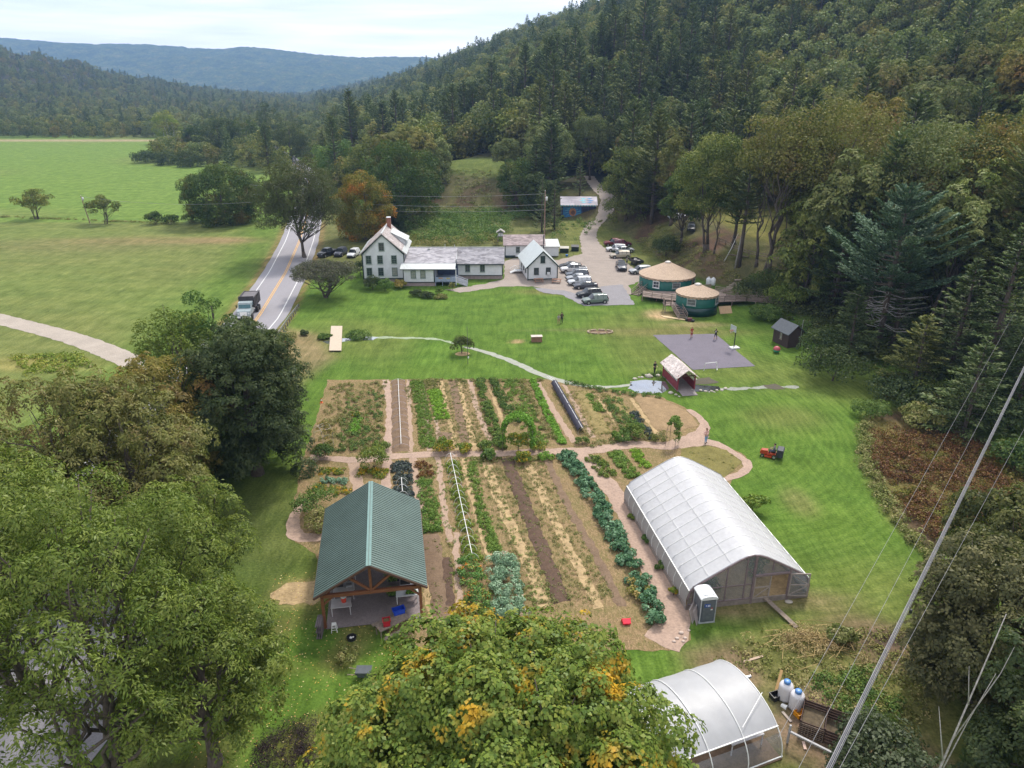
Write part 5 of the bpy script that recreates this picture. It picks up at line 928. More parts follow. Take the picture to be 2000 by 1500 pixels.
t = thing('lumber_stack', 'pale planks on the straw beside the stairs', 'planks', G(1312, 620)); m = MB(); [m.beam((-1.8 + i * .1, .9 - i * .25, .06), (1.6 + i * .1, -1.0 - i * .25, .06 + i * .01), .14, .05) for i in range(5)]; m.build('planks', M('fresh_lumber', (.55, .42, .24), .7, .2), t)
t = thing('garbage_heap', 'dark red tools heaped at the foot of the yurt stairs', 'equipment', G(1347, 628)); m = MB(); m.mat(M('maroon', (.10, .02, .03))).box((0, 0, .3), (.7, .5, .5)); m.mat(BLACKP).lathe([(.25, 0), (.28, .2), (.25, .35)], (.45, -.3, 0), 10); m.box((-.4, .2, .2), (.5, .4, .35), rz=.4); m.build('bin', None, t)
# steps up the bank
t = thing('bank_steps', 'timber steps climbing the grassy bank behind the yurts', 'steps'); m = MB(); a = G(1402, 574); b_ = G(1444, 549)
for i in range(9): p = a.lerp(b_, i / 8); m.box((p.x, p.y, h1(p.x, p.y) + .12), (1.8, .3, .2), rz=R(8))
m.build('treads', M('pale_timber', (.40, .33, .27), .9, .3), t)
# fence on the terrace
t = thing('rail_fence', 'long weathered post-and-rail fence along the terrace above the bank', 'fence'); m = MB(); fp = [G(x, y) for x, y in ((1404, 474), (1430, 488), (1462, 500), (1500, 508), (1545, 512), (1590, 510), (1640, 515))]
for a, b_ in zip(fp, fp[1:]):
    n = max(1, int((b_ - a).length / 2.4))
    for i in range(n):
        p = a.lerp(b_, i / n); q = a.lerp(b_, (i + 1) / n); p.z = h1(p.x, p.y); q.z = h1(q.x, q.y); m.box(p + Vector((0, 0, .55)), (.14, .14, 1.15)); [m.beam(p + Vector((0, 0, z)), q + Vector((0, 0, z)), .07, .13) for z in (.5, .95)]
m.build('rails', WOOD, t)
t = thing('plank_platform', 'old plank platform lying on the bank below the fence', 'platform', G(1440, 505)); m = MB(); [m.beam((-1.8, -.5 + i * .3, .9 - i * .12), (1.9, -1.1 + i * .3, .5 - i * .12), .26, .05) for i in range(4)]; m.build('boards', WOOD, t)
# ---------------------------------------------------------------- dark shed by the court
a = G(1537, 681); DS = thing('garden_shed', 'small dark wooden shed with grey roof beside the ball court', 'shed', (a.x, a.y, h1(a.x, a.y)), R(18)); BRN = M('dark_brown_boards', (.055, .035, .032), .9, .35, 4, stretch=(5, 5, .5))
m = MB(); m.prism([(0, 0), (0, 2.3), (1.2, 3.25), (2.4, 2.3), (2.4, 0)], 0, 3.4, 'y'); m.build('wall', BRN, DS)
m = MB(); chevron(m, 1.2, 2.3, 3.3, -.3, 3.7, .1, .35, 1.2); m.build('roof', M('dark_shingle', (.085, .095, .11), .8, .25, 4), DS); window(DS, (0, 1.6, 1.5), .5, 1.2, R(-90), 2, 1, WOOD, PALEG); m = MB(); m.tube([(2.0, -.12, 0), (2.0, -.12, 4.1)], .05); m.box((1.9, -.1, 1.3), (.3, .2, .4)); m.build('meter_mast', STEEL, DS)
g = G(1516, 690); t = thing('play_ball', 'large red and green ball lying near the dark shed', 'ball', (g.x, g.y, g.z + .5)); m = MB(); m.mat(M('ball_red', (.42, .07, .09), .5, .2)).sphere((0, 0, 0), .5, 18, 12); m.mats.append(M('ball_green', (.05, .26, .17), .5, .2))
m.m = [1 if sum(m.v[i][2] for i in f) / len(f) < .02 else 0 for f in m.f]; m.build('shell', None, t, True)
# ---------------------------------------------------------------- covered bridge
CB = thing('covered_bridge', 'little red covered footbridge with white lattice sides over the pond', 'bridge', (20.55, 82.0, 0), R(9)); RED = M('barn_red', (.20, .022, .035), .7, .2, 2); DRK = M('dark_framing', (.07, .035, .03), .9, .3)
m = MB(); [m.box((x, 2.6, .62), (.08, 5.2, 1.1)) for x in (0, 2.2)]; [m.box((x, y, 1.1), (.14, .14, 2.1)) for x in (0, 2.2) for y in (.05, 5.15)]; m.build('side_walls', RED, CB)
m = MB()
for x in (0, 2.2):
    for i in range(13): y = .1 + i * .4; m.beam((x, y, 1.2), (x, min(5.15, y + .55), 1.95), .03, .07); m.beam((x + .02, y, 1.95), (x + .02, min(5.15, y + .55), 1.2), .03, .07)
m.build('lattice', WHITE, CB)
m = MB(); chevron(m, 1.1, 2.05, 2.85, -.35, 5.55, .07, .38, 1.1); m.build('roof', mat_shingle('pale_plank_roof', (.38, .32, .30), (.50, .44, .42), 4), CB)
m = MB(); [m.beam((0, y, 2.0), (2.2, y, 2.0), .1) for y in (.05, 5.15)]; [m.beam((x, .05, 1.6), (1.1 + (x - 1.1) * .45, .05, 2.3), .08) for x in (0, 2.2)]; m.build('framing', DRK, CB)
m = MB(); m.box((1.1, 2.6, .12), (2.3, 5.4, .12)); m.prism([(-1.5, .02), (-.1, .14), (-.1, .17), (-1.5, .05)], .1, 2.1, 'x'); m.build('deck', M('grey_planks', (.22, .19, .19), .9, .2), CB)
rk = 0
for i, (px, py, s) in enumerate(((1267, 737, .5), (1254, 738, .22), (1248, 738, .18), (1240, 741, .25), (1285, 735, .3), (1358, 743, .25), (1352, 764, .25), (1368, 764, .2), (1378, 766, .18), (1390, 765, .2), (1400, 764, .22), (1410, 763, .2), (1417, 760, .24), (1310, 768, .28), (1320, 772, .2), (1232, 747, .15), (1356, 770, .2), (1326, 776, .15), (1385, 767, .14), (1395, 767, .12), (1228, 760, .12), (1262, 770, .14), (1276, 771, .13))):
    g = G(px, py); m = MB(); m.sphere((0, 0, 0), (s * ru(.9, 1.4), s * ru(.8, 1.2), s * .6), 8, 5); m.v = [(x * ru(.85, 1.15), y * ru(.85, 1.15), z * ru(.8, 1.2)) for x, y, z in m.v]; o = m.build('boulder', M('pale_stone', (.42, .38, .33), .9, .25, 4), None, True); o.location = g + Vector((0, 0, s * .2)); o.rotation_euler = (0, 0, ru(0, 6))
    tag(o, 'large pale boulder on the pond bank behind the bridge' if i == 0 else 'pale stone lining the pond edge around the red bridge', 'stone', None if i == 0 else 'stones around the pond')
# ---------------------------------------------------------------- lawn things
a = G(643, 688); b_ = G(667, 688); c_ = G(669, 640); d_ = G(647, 640)
t = thing('plank_ramp', 'long pale plank footbridge over the stream by the road', 'footbridge'); m = MB(); m.prism([(p.x, p.y) for p in (a, b_, c_, d_)], .16, .26, 'z'); nv = 9
for i in range(1, 26): p = a.lerp(d_, i / 26); q = b_.lerp(c_, i / 26); m.beam((p.x, p.y, .262), (q.x, q.y, .262), .5 if 0 else .03, .012)
m.build('boards', M('new_pale_planks', (.46, .38, .29), .7, .12, 3), t)
g = G(1048, 667); t = thing('wooden_box', 'reddish wooden box with pale top standing on the lawn', 'box', g, R(4)); m = MB(); m.mat(M('reddish_boards', (.24, .13, .09), .9, .25)).box((0, 0, .42), (1.55, .8, .8)); m.build('crate', None, t); m = MB(); m.box((0, 0, .86), (1.7, .95, .06)); m.build('lid', M('pale_top', (.5, .42, .38)), t)
g = G(1172, 649); t = thing('log_ring', 'low ring of pale logs around bare earth on the lawn', 'logs', g); m = MB(); 
for i in range(9): aa = i / 9 * 2 * PI; m.tube([(1.9 * math.cos(aa) - .5 * math.sin(aa), .9 * math.sin(aa) + .3 * math.cos(aa), .12), (1.9 * math.cos(aa) + .5 * math.sin(aa), .9 * math.sin(aa) - .3 * math.cos(aa), .12)], .12, 6)
m.build('logs', M('pale_log', (.40, .31, .22), .9, .3), t); sheet('bare_earth', [(g.x + 1.7 * math.cos(q), g.y + .8 * math.sin(q)) for q in np.arange(0, 6.2, .4)], SOIL2, .018)
g = G(914, 712); t = thing('thin_pole', 'thin dark pole with a small white box near the lawn shrub', 'pole', g); m = MB(); m.tube([(0, 0, 0), (0, 0, 5.4)], [.05, .035]); m.build('pole', M('dark_pole', (.09, .09, .09)), t); m = MB(); m.box((.08, -.05, 1.0), (.16, .14, .2)); m.build('box', WHITE, t)
g = G(1433, 681); t = thing('basketball_hoop', 'black portable basketball hoop beside the court', 'basketball hoop', g, R(20)); m = MB(); m.tube([(0, 0, .1), (0, 0, 3.2)], .07, 8); m.beam((0, 0, 3.1), (-.5, -.1, 3.0), .07); m.build('pole', BLACKP, t)
m = MB(); m.box((0, -.1, .12), (1.3, .9, .22)); m.build('base', M('white_base', (.6, .6, .62)), t)
m = MB(); m.M = Matrix.Translation((-.55, -.1, 3.1)); [m.box((0, s * .62, 0), (.05, .06, .85)) for s in (-1, 1)]; [m.box((0, 0, s * .42), (.05, 1.3, .06)) for s in (-1, 1)]; m.box((-.02, 0, -.1), (.04, .5, .04)); m.box((.0, 0, 0), (.02, 1.2, .8)); bb = m.build('backboard', M('clear_board', (.42, .47, .44), .3, .1), t)
m = MB(); n_ = 14; m.tube([(-.85 + .23 * math.cos(2 * PI * k / n_), -.1 + .23 * math.sin(2 * PI * k / n_), 2.85) for k in range(n_ + 1)], .02, 5); m.beam((-.6, -.1, 2.85), (-.55, -.1, 2.9), .1); m.build('rim', M('orange_rim', (.6, .12, .04)), t)
m = MB(); [m.tube([(-.85 + .22 * math.cos(q), -.1 + .22 * math.sin(q), 2.84), (-.85 + .12 * math.cos(q + .5), -.1 + .12 * math.sin(q + .5), 2.45)], .012, 3) for q in np.arange(0, 6.28, .5)]; m.build('net', M('peach_net', (.6, .45, .4)), t)
a = G(1375, 725); b_ = G(1399, 724); t = thing('soccer_goal', 'small white pipe goal on the near edge of the court', 'goal', (a + b_) / 2, R(8)); m = MB(); m.tube([(-.9, 0, 0), (-.8, 0, 1.05), (.8, 0, 1.15), (.9, 0, 0)], .045, 6); m.build('goal_frame', WPIPE, t); part('brace', WPIPE, t, lambda m: m.tube([(.8, 0, 1.1), (1.2, .6, .05), (1.0, 0, 0)], .035)); part('brace', WPIPE, t, lambda m: m.tube([(-.8, 0, 1), (-.6, .7, .05)], .035))
for i, (px, py) in enumerate(((1052, 552), (1087, 553))):
    t = thing('picnic_table', ['wooden picnic table under the left window of the cottage', 'wooden picnic table under the right window of the cottage'][i], 'picnic table', G(px, py), R((8, -8)[i])); TW = M('reddish_table_wood', (.30, .17, .12), .8, .2)
    part('table_top', TW, t, lambda m: [m.box((0, y, .74), (1.8, .14, .05)) for y in (-.32, -.16, 0, .16, .32)]); [part('bench', TW, t, lambda m: m.box((0, s * .75, .45), (1.8, .26, .05))) for s in (-1, 1)]; part('legs', TW, t, lambda m: [m.beam((x, s * .75, 0), (x, s * .2, .72), .08) for x in (-.7, .7) for s in (-1, 1)] + [m.beam((x, -.8, .4), (x, .8, .4), .07) for x in (-.66, .66)])
for i, (px, py, w) in enumerate(((1102, 493, 2.0), (1123, 490, 1.7))):
    t = thing('dumpster', ['left black dumpster with open lid by the outbuilding', 'right black dumpster by the outbuilding'][i], 'dumpster', G(px, py), R(-5)); m = MB(); m.prism([(-.7, 0), (.7, 0), (.85, 1.15), (-.85, .95)], -w / 2, w / 2, 'x'); m.build('bin', M('dark_green_bin', (.015, .03, .028), .5, .3), t); m = MB(); m.box((0, 0, 1.12), (w + .1, 1.7, .05), rx=R(7)); m.build('lid', [M('pale_lid', (.40, .38, .33)), BLACKP][i], t)
t = thing('blue_tub', 'small blue tub beside the dumpsters', 'tub', G(1107, 501)); m = MB(); m.lathe([(.25, 0), (.32, .4), (.3, .42)], n=14); m.build('tub', M('bright_blue', (.03, .16, .45)), t)
# ---------------------------------------------------------------- power lines
WIRE = M('wire_grey', (.30, .30, .31), .5, .1)
def upole(name, label, g, H, lean=0, arm=True, can=False):
    t = thing(name, label, 'utility pole', g); m = MB(); m.tube([(0, 0, -.2), (lean, 0, H)], [.16, .11], 8); m.build('pole', M('pole_wood', (.25, .17, .13), .9, .3, 3), t)
    if can: m = MB(); m.lathe([(.25, 0), (.25, .75), (.1, .85)], (lean * .9 + .35, -.1, H * .84), 12); m.build('transformer', M('pale_can', (.6, .62, .62)), t, True)
    m = MB(); [m.lathe([(.04, 0), (.06, .1), (.03, .18)], (lean + dx, 0, H * z), 6) for dx, z in ((0, 1.0), (.14, .92))]; m.build('insulator', WPIPE, t); return t
g1 = G(1063, 486); upole('utility_pole', 'tall brown utility pole rising behind the cottage', g1, 13.2, 0, can=True)
g2 = G(176, 436); upole('utility_pole', 'leaning utility pole at the hay field edge', g2, 7.4, -.9, can=True)
def wire(name, label, a, b, sag=1., r=.022, group=None, mat=WIRE):
    a = Vector(a); b = Vector(b); m = MB(); m.tube([a.lerp(b, i / 24) - Vector((0, 0, sag * 4 * (i / 24) * (1 - i / 24))) for i in range(25)], r, 5, False); o = m.build(name, mat); return tag(o, label, 'wire', group)
for i, (za, zb, s, ya) in enumerate(((12.6, 12.3, 1.6, 0), (10.2, 10.0, 1.5, 0), (9.0, 8.3, 1.4, 0))): wire('power_line', ['top wire from the tall pole across to the road', 'middle wire from the tall pole across to the road', 'lowest wire from the tall pole across to the road'][i], (g1.x, g1.y, za), (-66, 186, zb), s, .028)
wire('power_line', 'wire between the road and the leaning field pole', (-66, 186, 8), (g2.x - .8, g2.y, 7.2), 1.2, .025)
wire('power_line', 'service wire from the tall pole to the painted shed', (g1.x, g1.y, 11), (G(1096, 426).x, G(1096, 426).y, G(1096, 426).z + 3.4), .8, .02)
# foreground cables: run close below the drone from the lower right corner towards the wood
ca = [G(1600, 1540, 12), G(1632, 1480, 12), G(1655, 1432, 12), G(1775, 1190, 12), G(1808, 1125, 12), G(1900, 935, 12), G(2010, 700, 12)]
def cab(name, label, p, q, dx, r, col, sag=0, grp=None): wire(name, label, p + Vector((dx, 0, 0)), q + Vector((dx * 1.0, 0, 0)), sag, r, grp, col)
CAB = M('cable_light', (.24, .235, .25), .5, .3, 1); CAB2 = M('cable_dark', (.12, .12, .14), .5, .3)
for i, (dx, r, mt_, lb) in enumerate(((-.10, .018, CAB, 'left pale cable of the bundle crossing the lower right corner'), (-.03, .026, CAB2, 'thick dark cable in the middle of the bundle at the lower right'), (.04, .014, CAB, 'pale cable right of the thick dark one in the bundle'), (.10, .014, CAB2, 'rightmost dark cable of the bundle at the lower right'))):
    cab('overhead_cable', lb, ca[0], ca[-1] , dx, r, mt_)
for i, (x0, y0, x1, y1, lb) in enumerate(((1640, 1500, 2010, 820, 'single thin wire just right of the cable bundle'), (1520, 1440, 2010, 560, 'thin wire left of the cable bundle crossing the mown lawn'), (1560, 1500, 2010, 640, 'second thin wire left of the cable bundle'))): wire('overhead_wire', lb, G(x0, y0, 12), G(x1, y1, 12), .0, .008, None, CAB)
m = MB(); p = ca[3]; m.M = Matrix.Translation(p + Vector((.12, 0, -.12))); m.lathe([(.03, -.12), (.07, -.1), (.07, .1), (.03, .12)], n=10); o = m.build('splice_case', BLACKP); tag(o, 'small dark splice case hanging on the cable bundle', 'splice case')
# guardrail and cone
t = thing('guardrail', 'steel guardrail with short posts on the right of the road', 'guardrail'); m = MB(); gl = [G(x, y) for x, y in ((583, 603), (566, 625), (548, 652), (530, 684))]
for a, b_ in zip(gl, gl[1:]): m.beam(a + Vector((0, 0, .6)), b_ + Vector((0, 0, .6)), .06, .3)
m.build('rail', STEEL, t)
for i in range(14): p = gl[0].lerp(gl[-1], i / 13); m = MB(); m.box(p + Vector((.12, 0, .35)), (.15, .15, .75)); m.build('post', M('guard_post', (.16, .14, .13)), t)
t = thing('traffic_cone', 'small orange and white cone at the left corner of the garden', 'cone', G(628, 787)); m = MB(); m.mat(M('cone_orange', (.65, .13, .03))).lathe([(.2, 0), (.2, .04), (.13, .05), (.09, .3)], n=12); m.mat(WPIPE).lathe([(.09, .3), (.06, .45)], n=12); m.mat(_mc['cone_orange']).lathe([(.06, .45), (.03, .62)], n=12); m.build('cone', None, t)
# far white houses in the trees
for i, (px, py, H, w) in enumerate(((588, 283, 6, 9), (633, 283, 6, 8))):
    g = G(px, py, 0); g = Vector((g.x, 450 + 15 * i, 0)) if False else G(px, py); t = thing('distant_house', ['small white house far off in the trees beside the road', 'white house far off right of the other distant one'][i], 'house', g); m = MB(); m.prism([(-w / 2, 0), (w / 2, 0), (w / 2, 4), (0, 7.5), (-w / 2, 4)], 0, 9, 'y'); m.build('wall', WHITE, t); m = MB(); chevron(m, w / 2, 4, 7.6, -.5, 9.5, .2, .4); m.build('roof', METALR, t)
# ---------------------------------------------------------------- pavilion
PV = thing('pavilion', 'open timber pavilion with ribbed green metal roof', 'pavilion', (-9.75, 40.4, 0), R(9.5)); TIM = M('red_brown_timber', (.20, .075, .035), .6, .3, 3, stretch=(1, 1, 4)); GRF = M('green_metal_roof', (.115, .165, .15), .5, .14, .6, metal=.25)
X0, Y1, ZE, ZR = 3.85, 10.8, 2.95, 5.2; kk = (ZR - ZE) / X0
m = MB()
for s in (-1, 1): m.prism([(s * X0, ZE), (0, ZR), (0, ZR + .07), (s * X0, ZE + .07)], -.5, Y1, 'y')
rf = m.build('roof', GRF, PV)
m = MB(); nrib = 44
for i in range(nrib):
    y = -.42 + i * (Y1 + .34) / (nrib - 1)
    for s in (-1, 1): m.beam((s * .12, y, ZR + .09 - .12 * kk), (s * (X0 - .02), y, ZE + .1), .09, .06)
rb = m.build('ribs', GRF, rf); rb['kind'] = 'stuff'
m = MB(); [m.beam((s * .09, -.52, ZR + .04), (s * .09, Y1 + .02, ZR + .04), .18, .03) for s in (-1, 1)]; m.build('ridge_cap', M('pale_ridge', (.16, .26, .24), .35, .1, metal=.3), rf)
m = MB()
for s in (-1, 1): m.beam((s * (X0 + .0), -.53, ZE - .02), (0, -.53, ZR - .02), .05, .16); m.beam((s * X0, -.5, ZE - .02), (s * X0, Y1, ZE - .02), .06, .12)
m.build('fascia', M('brown_fascia', (.10, .05, .035)), rf)
for s in (-1, 1):
    for y in (0, 3.4, 6.8, 10.2): m = MB(); m.box((s * 3.35, y, 1.45), (.2, .2, 2.9)); m.build('post', TIM, PV)
m = MB()
for y in (0, 3.4, 6.8, 10.2):
    m.beam((-3.45, y, 2.72), (3.45, y, 2.72), .2, .26); m.beam((0, y, 2.8), (0, y, 5.0), .18, .18)
    for s in (-1, 1): m.beam((s * .1, y, 2.9), (s * 1.5, y, 4.1), .14, .16); m.beam((s * 3.5, y, 2.9), (0, y, 5.02), .14, .2); m.beam((s * 3.3, y, 2.0), (s * 2.6, y, 2.65), .12, .12)
for s in (-1, 1): m.beam((s * 3.35, -.3, 2.92), (s * 3.35, 10.5, 2.92), .18, .2)
m.build('truss', TIM, PV)
m = MB(); m.add([(-3.3, -.2, .05), (3.3, -.2, .05), (3.3, 10.4, .05), (-3.3, 10.4, .05)], [(0, 1, 2, 3)]); m.build('floor', M('gravel_floor', (.21, .175, .175), 1, .3, 3, s2=14), PV)
PVM = PV.matrix_basis.copy(); PVM = Matrix.Translation(PV.location) @ Matrix.Rotation(R(9.5), 4, 'Z')
def pl(x, y, z=0): return PVM @ Vector((x, y, z))
GREYT = M('pale_grey_table', (.52, .50, .52), .6, .15)
def table(name, label, p, rz, w, d, h=.8, mt=None, cat='table'):
    t = thing(name, label, cat, p, rz); m = MB(); m.box((0, 0, h), (w, d, .05)); m.build('table_top', mt or GREYT, t)
    for x in (-1, 1):
        for y in (-1, 1): m = MB(); m.box((x * (w / 2 - .06), y * (d / 2 - .06), h / 2), (.06, .06, h)); m.build('leg', mt or GREYT, t)
    return t
W9 = R(9.5)
table('wash_table', 'grey metal table with the orange drink cooler at the left pavilion post', pl(-2.3, 1.5), W9, 1.4, 1.0, .8); table('wash_table', 'pale slatted table farther inside the left of the pavilion', pl(-2.2, 3.3), W9, 1.5, 1.2, .8); table('wash_table', 'table at the back left under the pavilion roof', pl(-2.2, 5.6), W9, 1.6, 1.4, .85)
table('plant_bench', 'white bench holding plant trays at the right pavilion posts', pl(2.4, 1.9), W9, 1.6, .7, .75, WHITE); table('plant_bench', 'bench with black trays behind the front right plant bench', pl(2.5, 3.4), W9, 1.2, 1.5, .7)
t = thing('drink_cooler', 'orange drink cooler with white lid on the table', 'cooler', pl(-2.1, 1.6, .83)); m = MB(); m.lathe([(.17, 0), (.2, .4)], n=14); m.build('jug', M('cooler_orange', (.6, .06, .03), .4, .1), t); m = MB(); m.lathe([(.21, .4), (.21, .5), (.12, .53)], n=14); m.build('lid', WHITE, t)
for i, (x, y, z, w, d, h, c_, lb) in enumerate(((-2.5, 3.5, .83, .5, .4, .25, (.02, .02, .025), 'black crate on the pale slatted table'), (-1.8, 3.3, .83, .4, .3, .2, (.3, .3, .32), 'small grey crate on the pale slatted table'), (-2.4, 5.6, .88, .6, .5, .3, (.03, .03, .1), 'dark blue crate on the back left table'), (2.3, 3.2, .73, .7, .5, .1, (.02, .02, .02), 'black plant tray on the rear right bench'), (2.6, 4.0, .73, .5, .5, .12, (.02, .02, .02), 'second black tray behind the first on the rear right bench'))):
    t = thing('crate', lb, 'crate', pl(x, y, z), W9); m = MB(); [m.box((s * (w / 2), 0, h / 2), (.02, d, h)) for s in (-1, 1)]; [m.box((0, s * d / 2, h / 2), (w, .02, h)) for s in (-1, 1)]; m.box((0, 0, .01), (w, d, .02)); m.build('shell', flat_m('crate_col_%d' % i, c_), t)
def tray(name, label, p, w, d, h, lm, rz=W9):
    t = thing(name, label, 'plant tray', p, rz); m = MB(); m.box((0, 0, .04), (w, d, .08)); m.build('tray', BLACKP, t); lf = Leafy()
    for k in range(int(w * d * 40) + 4): leaf_lobe(lf, (ru(-w / 2, w / 2), ru(-d / 2, d / 2), .08 + h * .3), h * .7, 26, .12, 1, zlow=-.1)
    lf.mesh('leaves', lm, t); return t
tray('seedling_tray', 'tray of bright green seedlings at the front of the right bench', pl(2.7, 1.9, .78), .7, .4, .14, LG_BRIGHT); tray('seedling_tray', 'large green plant tray on the floor left of the right bench', pl(1.45, 2.6, .3), .8, .7, .3, LG_CROP); tray('seedling_tray', 'tall green plants behind the right bench', pl(1.5, 4.4, .3), .9, .9, .5, LG_CROP)
t = thing('potted_plant', 'terracotta pot with spreading plant in front of the right bench', 'potted plant', pl(1.9, .5)); m = MB(); m.lathe([(.16, 0), (.24, .38), (.26, .4)], n=12); m.build('pot', M('terracotta', (.35, .14, .07)), t); lf = Leafy(); [leaf_lobe(lf, (ru(-.25, .25), ru(-.25, .25), .5), .22, 60, .13) for _ in range(5)]; lf.mesh('leaves', LG_WEED, t)
g = G(768, 1232); t = table('picnic_bench', 'weathered picnic table holding the blue and red bins beside the maple', g, R(38), 2.3, .8, .75, WOOD, 'picnic table'); [part('bench', WOOD, t, lambda m: m.box((0, s * .85, .45), (2.3, .28, .05))) for s in (-1, 1)]
def binbox(name, label, p, w, d, h, mt, rz=0, fill=None, tilt=0):
    t = thing(name, label, 'bin', p, rz); t.rotation_euler.x = tilt; m = MB(); m.prism([(-w / 2 * .88, 0), (w / 2 * .88, 0), (w / 2, h), (w / 2 - .03, h), (w / 2 * .85, .04), (-w / 2 * .85, .04), (-w / 2 + .03, h), (-w / 2, h)], -d / 2, d / 2, 'y'); [m.box((0, s * (d / 2 - .012), h / 2), (w * .93, .024, h - .01)) for s in (-1, 1)]; m.build('tub', mt, t)
    m = MB(); [m.box((s * (w / 2), 0, h - .015), (.05, d + .04, .05)) for s in (-1, 1)]; m.build('rim', mt, t)
    if fill: m = MB(); m.box((0, 0, h * .7), (w * .86, d * .88, .06)); m.build('contents', fill, t)
    return t
binbox('storage_bin', 'blue bin on the far end of the picnic table', g + Vector((.3, .9, .78)), .85, .5, .38, M('blue_plastic', (.015, .06, .45), .35, .15), R(25)); binbox('storage_bin', 'square red bin on the middle of the picnic table', g + Vector((-.35, -.3, .78)), .5, .5, .45, M('red_plastic', (.42, .015, .03), .35, .15), R(15), M('mixed_green', (.12, .08, .03)))
binbox('storage_bin', 'bright red bin tipped over on the soil behind the maple', G(1224, 1222), .6, .45, .4, M('bright_red_plastic', (.75, .02, .05), .35, .1), R(5), None, R(-62))
t = thing('black_tub', 'round black tub with white things inside on the grass', 'tub', G(687, 1250)); m = MB(); m.lathe([(.1, .04), (.27, .04), (.31, .2), (.34, .2), (.3, 0), (.1, 0)], n=18); m.build('tub', BLACKP, t); m = MB(); m.mat(WPIPE).sphere((-.05, 0, .1), .09, 8, 5); m.sphere((.1, .06, .1), .07, 8, 5); m.build('contents', None, t)
t = thing('step_stool', 'small white wooden stool beside the front left pavilion post', 'stool', G(654, 1236), R(10)); part('seat', WPIPE, t, lambda m: m.box((0, 0, .6), (.3, .3, .04)))
for x in (-1, 1):
    for y in (-1, 1): m = MB(); m.beam((x * .2, y * .2, 0), (x * .12, y * .12, .6), .04); m.build('leg', WPIPE, t)
part('rungs', WPIPE, t, lambda m: [m.box((0, s * .16, z), (.32, .03, .03)) for s in (-1, 1) for z in (.2, .38)])
t = thing('wood_pallets', 'grey pallets stood on edge left of the pavilion', 'pallets', G(632, 1240), R(95)); m = MB()
for k in range(3):
    for i in range(6): m.box((-.5 + i * .2, k * .14, .6), (.11, .02, 1.2), rx=R(4))
    for z in (.1, .6, 1.1): m.box((0, k * .14 + .05, z), (1.2, .08, .08))
m.build('slats', M('grey_pallet_wood', (.17, .14, .15), .9, .3), t)
bush('dry_clump', 'dry grassy clump on the lawn in front of the pavilion', G(680, 1290), .9, .85, LG_WEED, .16, 10, 90); t = thing('wheelbarrow', 'wheelbarrow half hidden behind the maple on the lawn', 'wheelbarrow', G(712, 1325)); part('tray', M('dark_steel', (.06, .07, .08), .4, .3), t, lambda m: m.prism([(-.3, .35), (.3, .35), (.5, .7), (-.5, .7)], -.35, .35, 'y')); part('wheel', TYRE, t, lambda m: (setattr(m, 'M', Matrix.Translation((.6, 0, .2)) @ Matrix.Rotation(PI / 2, 4, 'X')), m.lathe([(.2, -.05), (.2, .05)], n=14))); part('handles', WOOD, t, lambda m: [m.beam((.5, s * .1, .3), (-1, s * .3, .55), .04) for s in (-1, 1)])
scrub('compost_heap', 'dark mulch heap at the bottom edge left of the maple', PX((500, 1460), (560, 1405), (605, 1410), (612, 1500), (500, 1540)), 40, .3, .6, M('black_mulch', (.035, .022, .022), 1, .5, 3), .09, 160, 'mulch')
# ---------------------------------------------------------------- big greenhouse
GH = thing('greenhouse', 'large white plastic greenhouse with wooden end wall and open doors', 'greenhouse', (17.25, 42.45, 0), R(9.0)); HWD, GL = 4.75, 14.8
gprof = [(-4.75, .35), (-4.78, 1.0), (-4.6, 1.65), (-4.3, 2.05), (-3.2, 2.72), (-2.0, 3.42), (-1.0, 3.98), (-.45, 4.2), (0, 4.27)]; gprof = gprof + [(-x, z) for x, z in gprof[-2::-1]]
def film(name, c, fac=.5, rough=.35, bscale=3.):
    m, nt, b = mat_base(name); nn_ = noise(nt, bscale, 3, .5); b.inputs['Base Color'].default_value = (*c, 1); b.inputs['Roughness'].default_value = rough; b.inputs['Specular IOR Level'].default_value = .5; bump(nt, b, nn_, .25, .1)
    cc = ramp(nt, [(.3, sc(c, .9)), (.7, c)], nn_); nt.links.new(cc, b.inputs['Base Color']); t = nt.nodes.new('ShaderNodeBsdfTranslucent'); nt.links.new(cc, t.inputs[0]); mxx = nt.nodes.new('ShaderNodeMixShader'); mxx.inputs[0].default_value = fac; nt.links.new(b.outputs[0], mxx.inputs[1]); nt.links.new(t.outputs[0], mxx.inputs[2]); nt.links.new(mxx.outputs[0], nt.nodes['Material Output'].inputs[0]); return m
FILM = film('white_greenhouse_film', (.72, .72, .745), .35); FILM2 = film('dull_side_film', (.42, .40, .40), .3, .5, 6.)
def clearfilm(name, c, a):
    m, nt, b = mat_base(name); b.inputs['Base Color'].default_value = (*c, 1); b.inputs['Roughness'].default_value = .2; t = nt.nodes.new('ShaderNodeBsdfTransparent'); t.inputs[0].default_value = (.85, .87, .88, 1); mxx = nt.nodes.new('ShaderNodeMixShader'); mxx.inputs[0].default_value = a; nt.links.new(b.outputs[0], mxx.inputs[1]); nt.links.new(t.outputs[0], mxx.inputs[2]); nt.links.new(mxx.outputs[0], nt.nodes['Material Output'].inputs[0]); return m
CLEAR = clearfilm('clear_plastic', (.40, .42, .46), .8)
def shell(mb, prof, y0, y1, n, wob=.02):
    vs = []; fs = []; k = len(prof)
    for j in range(n + 1):
        y = y0 + (y1 - y0) * j / n; s = -abs(math.sin(j * PI / 4)) * wob
        for (x, z) in prof: vs.append((x * (1 + s * .25), y, z + s))
    for j in range(n):
        for i in range(k - 1): fs.append((j * k + i, j * k + i + 1, (j + 1) * k + i + 1, (j + 1) * k + i))
    mb.add(vs, fs)
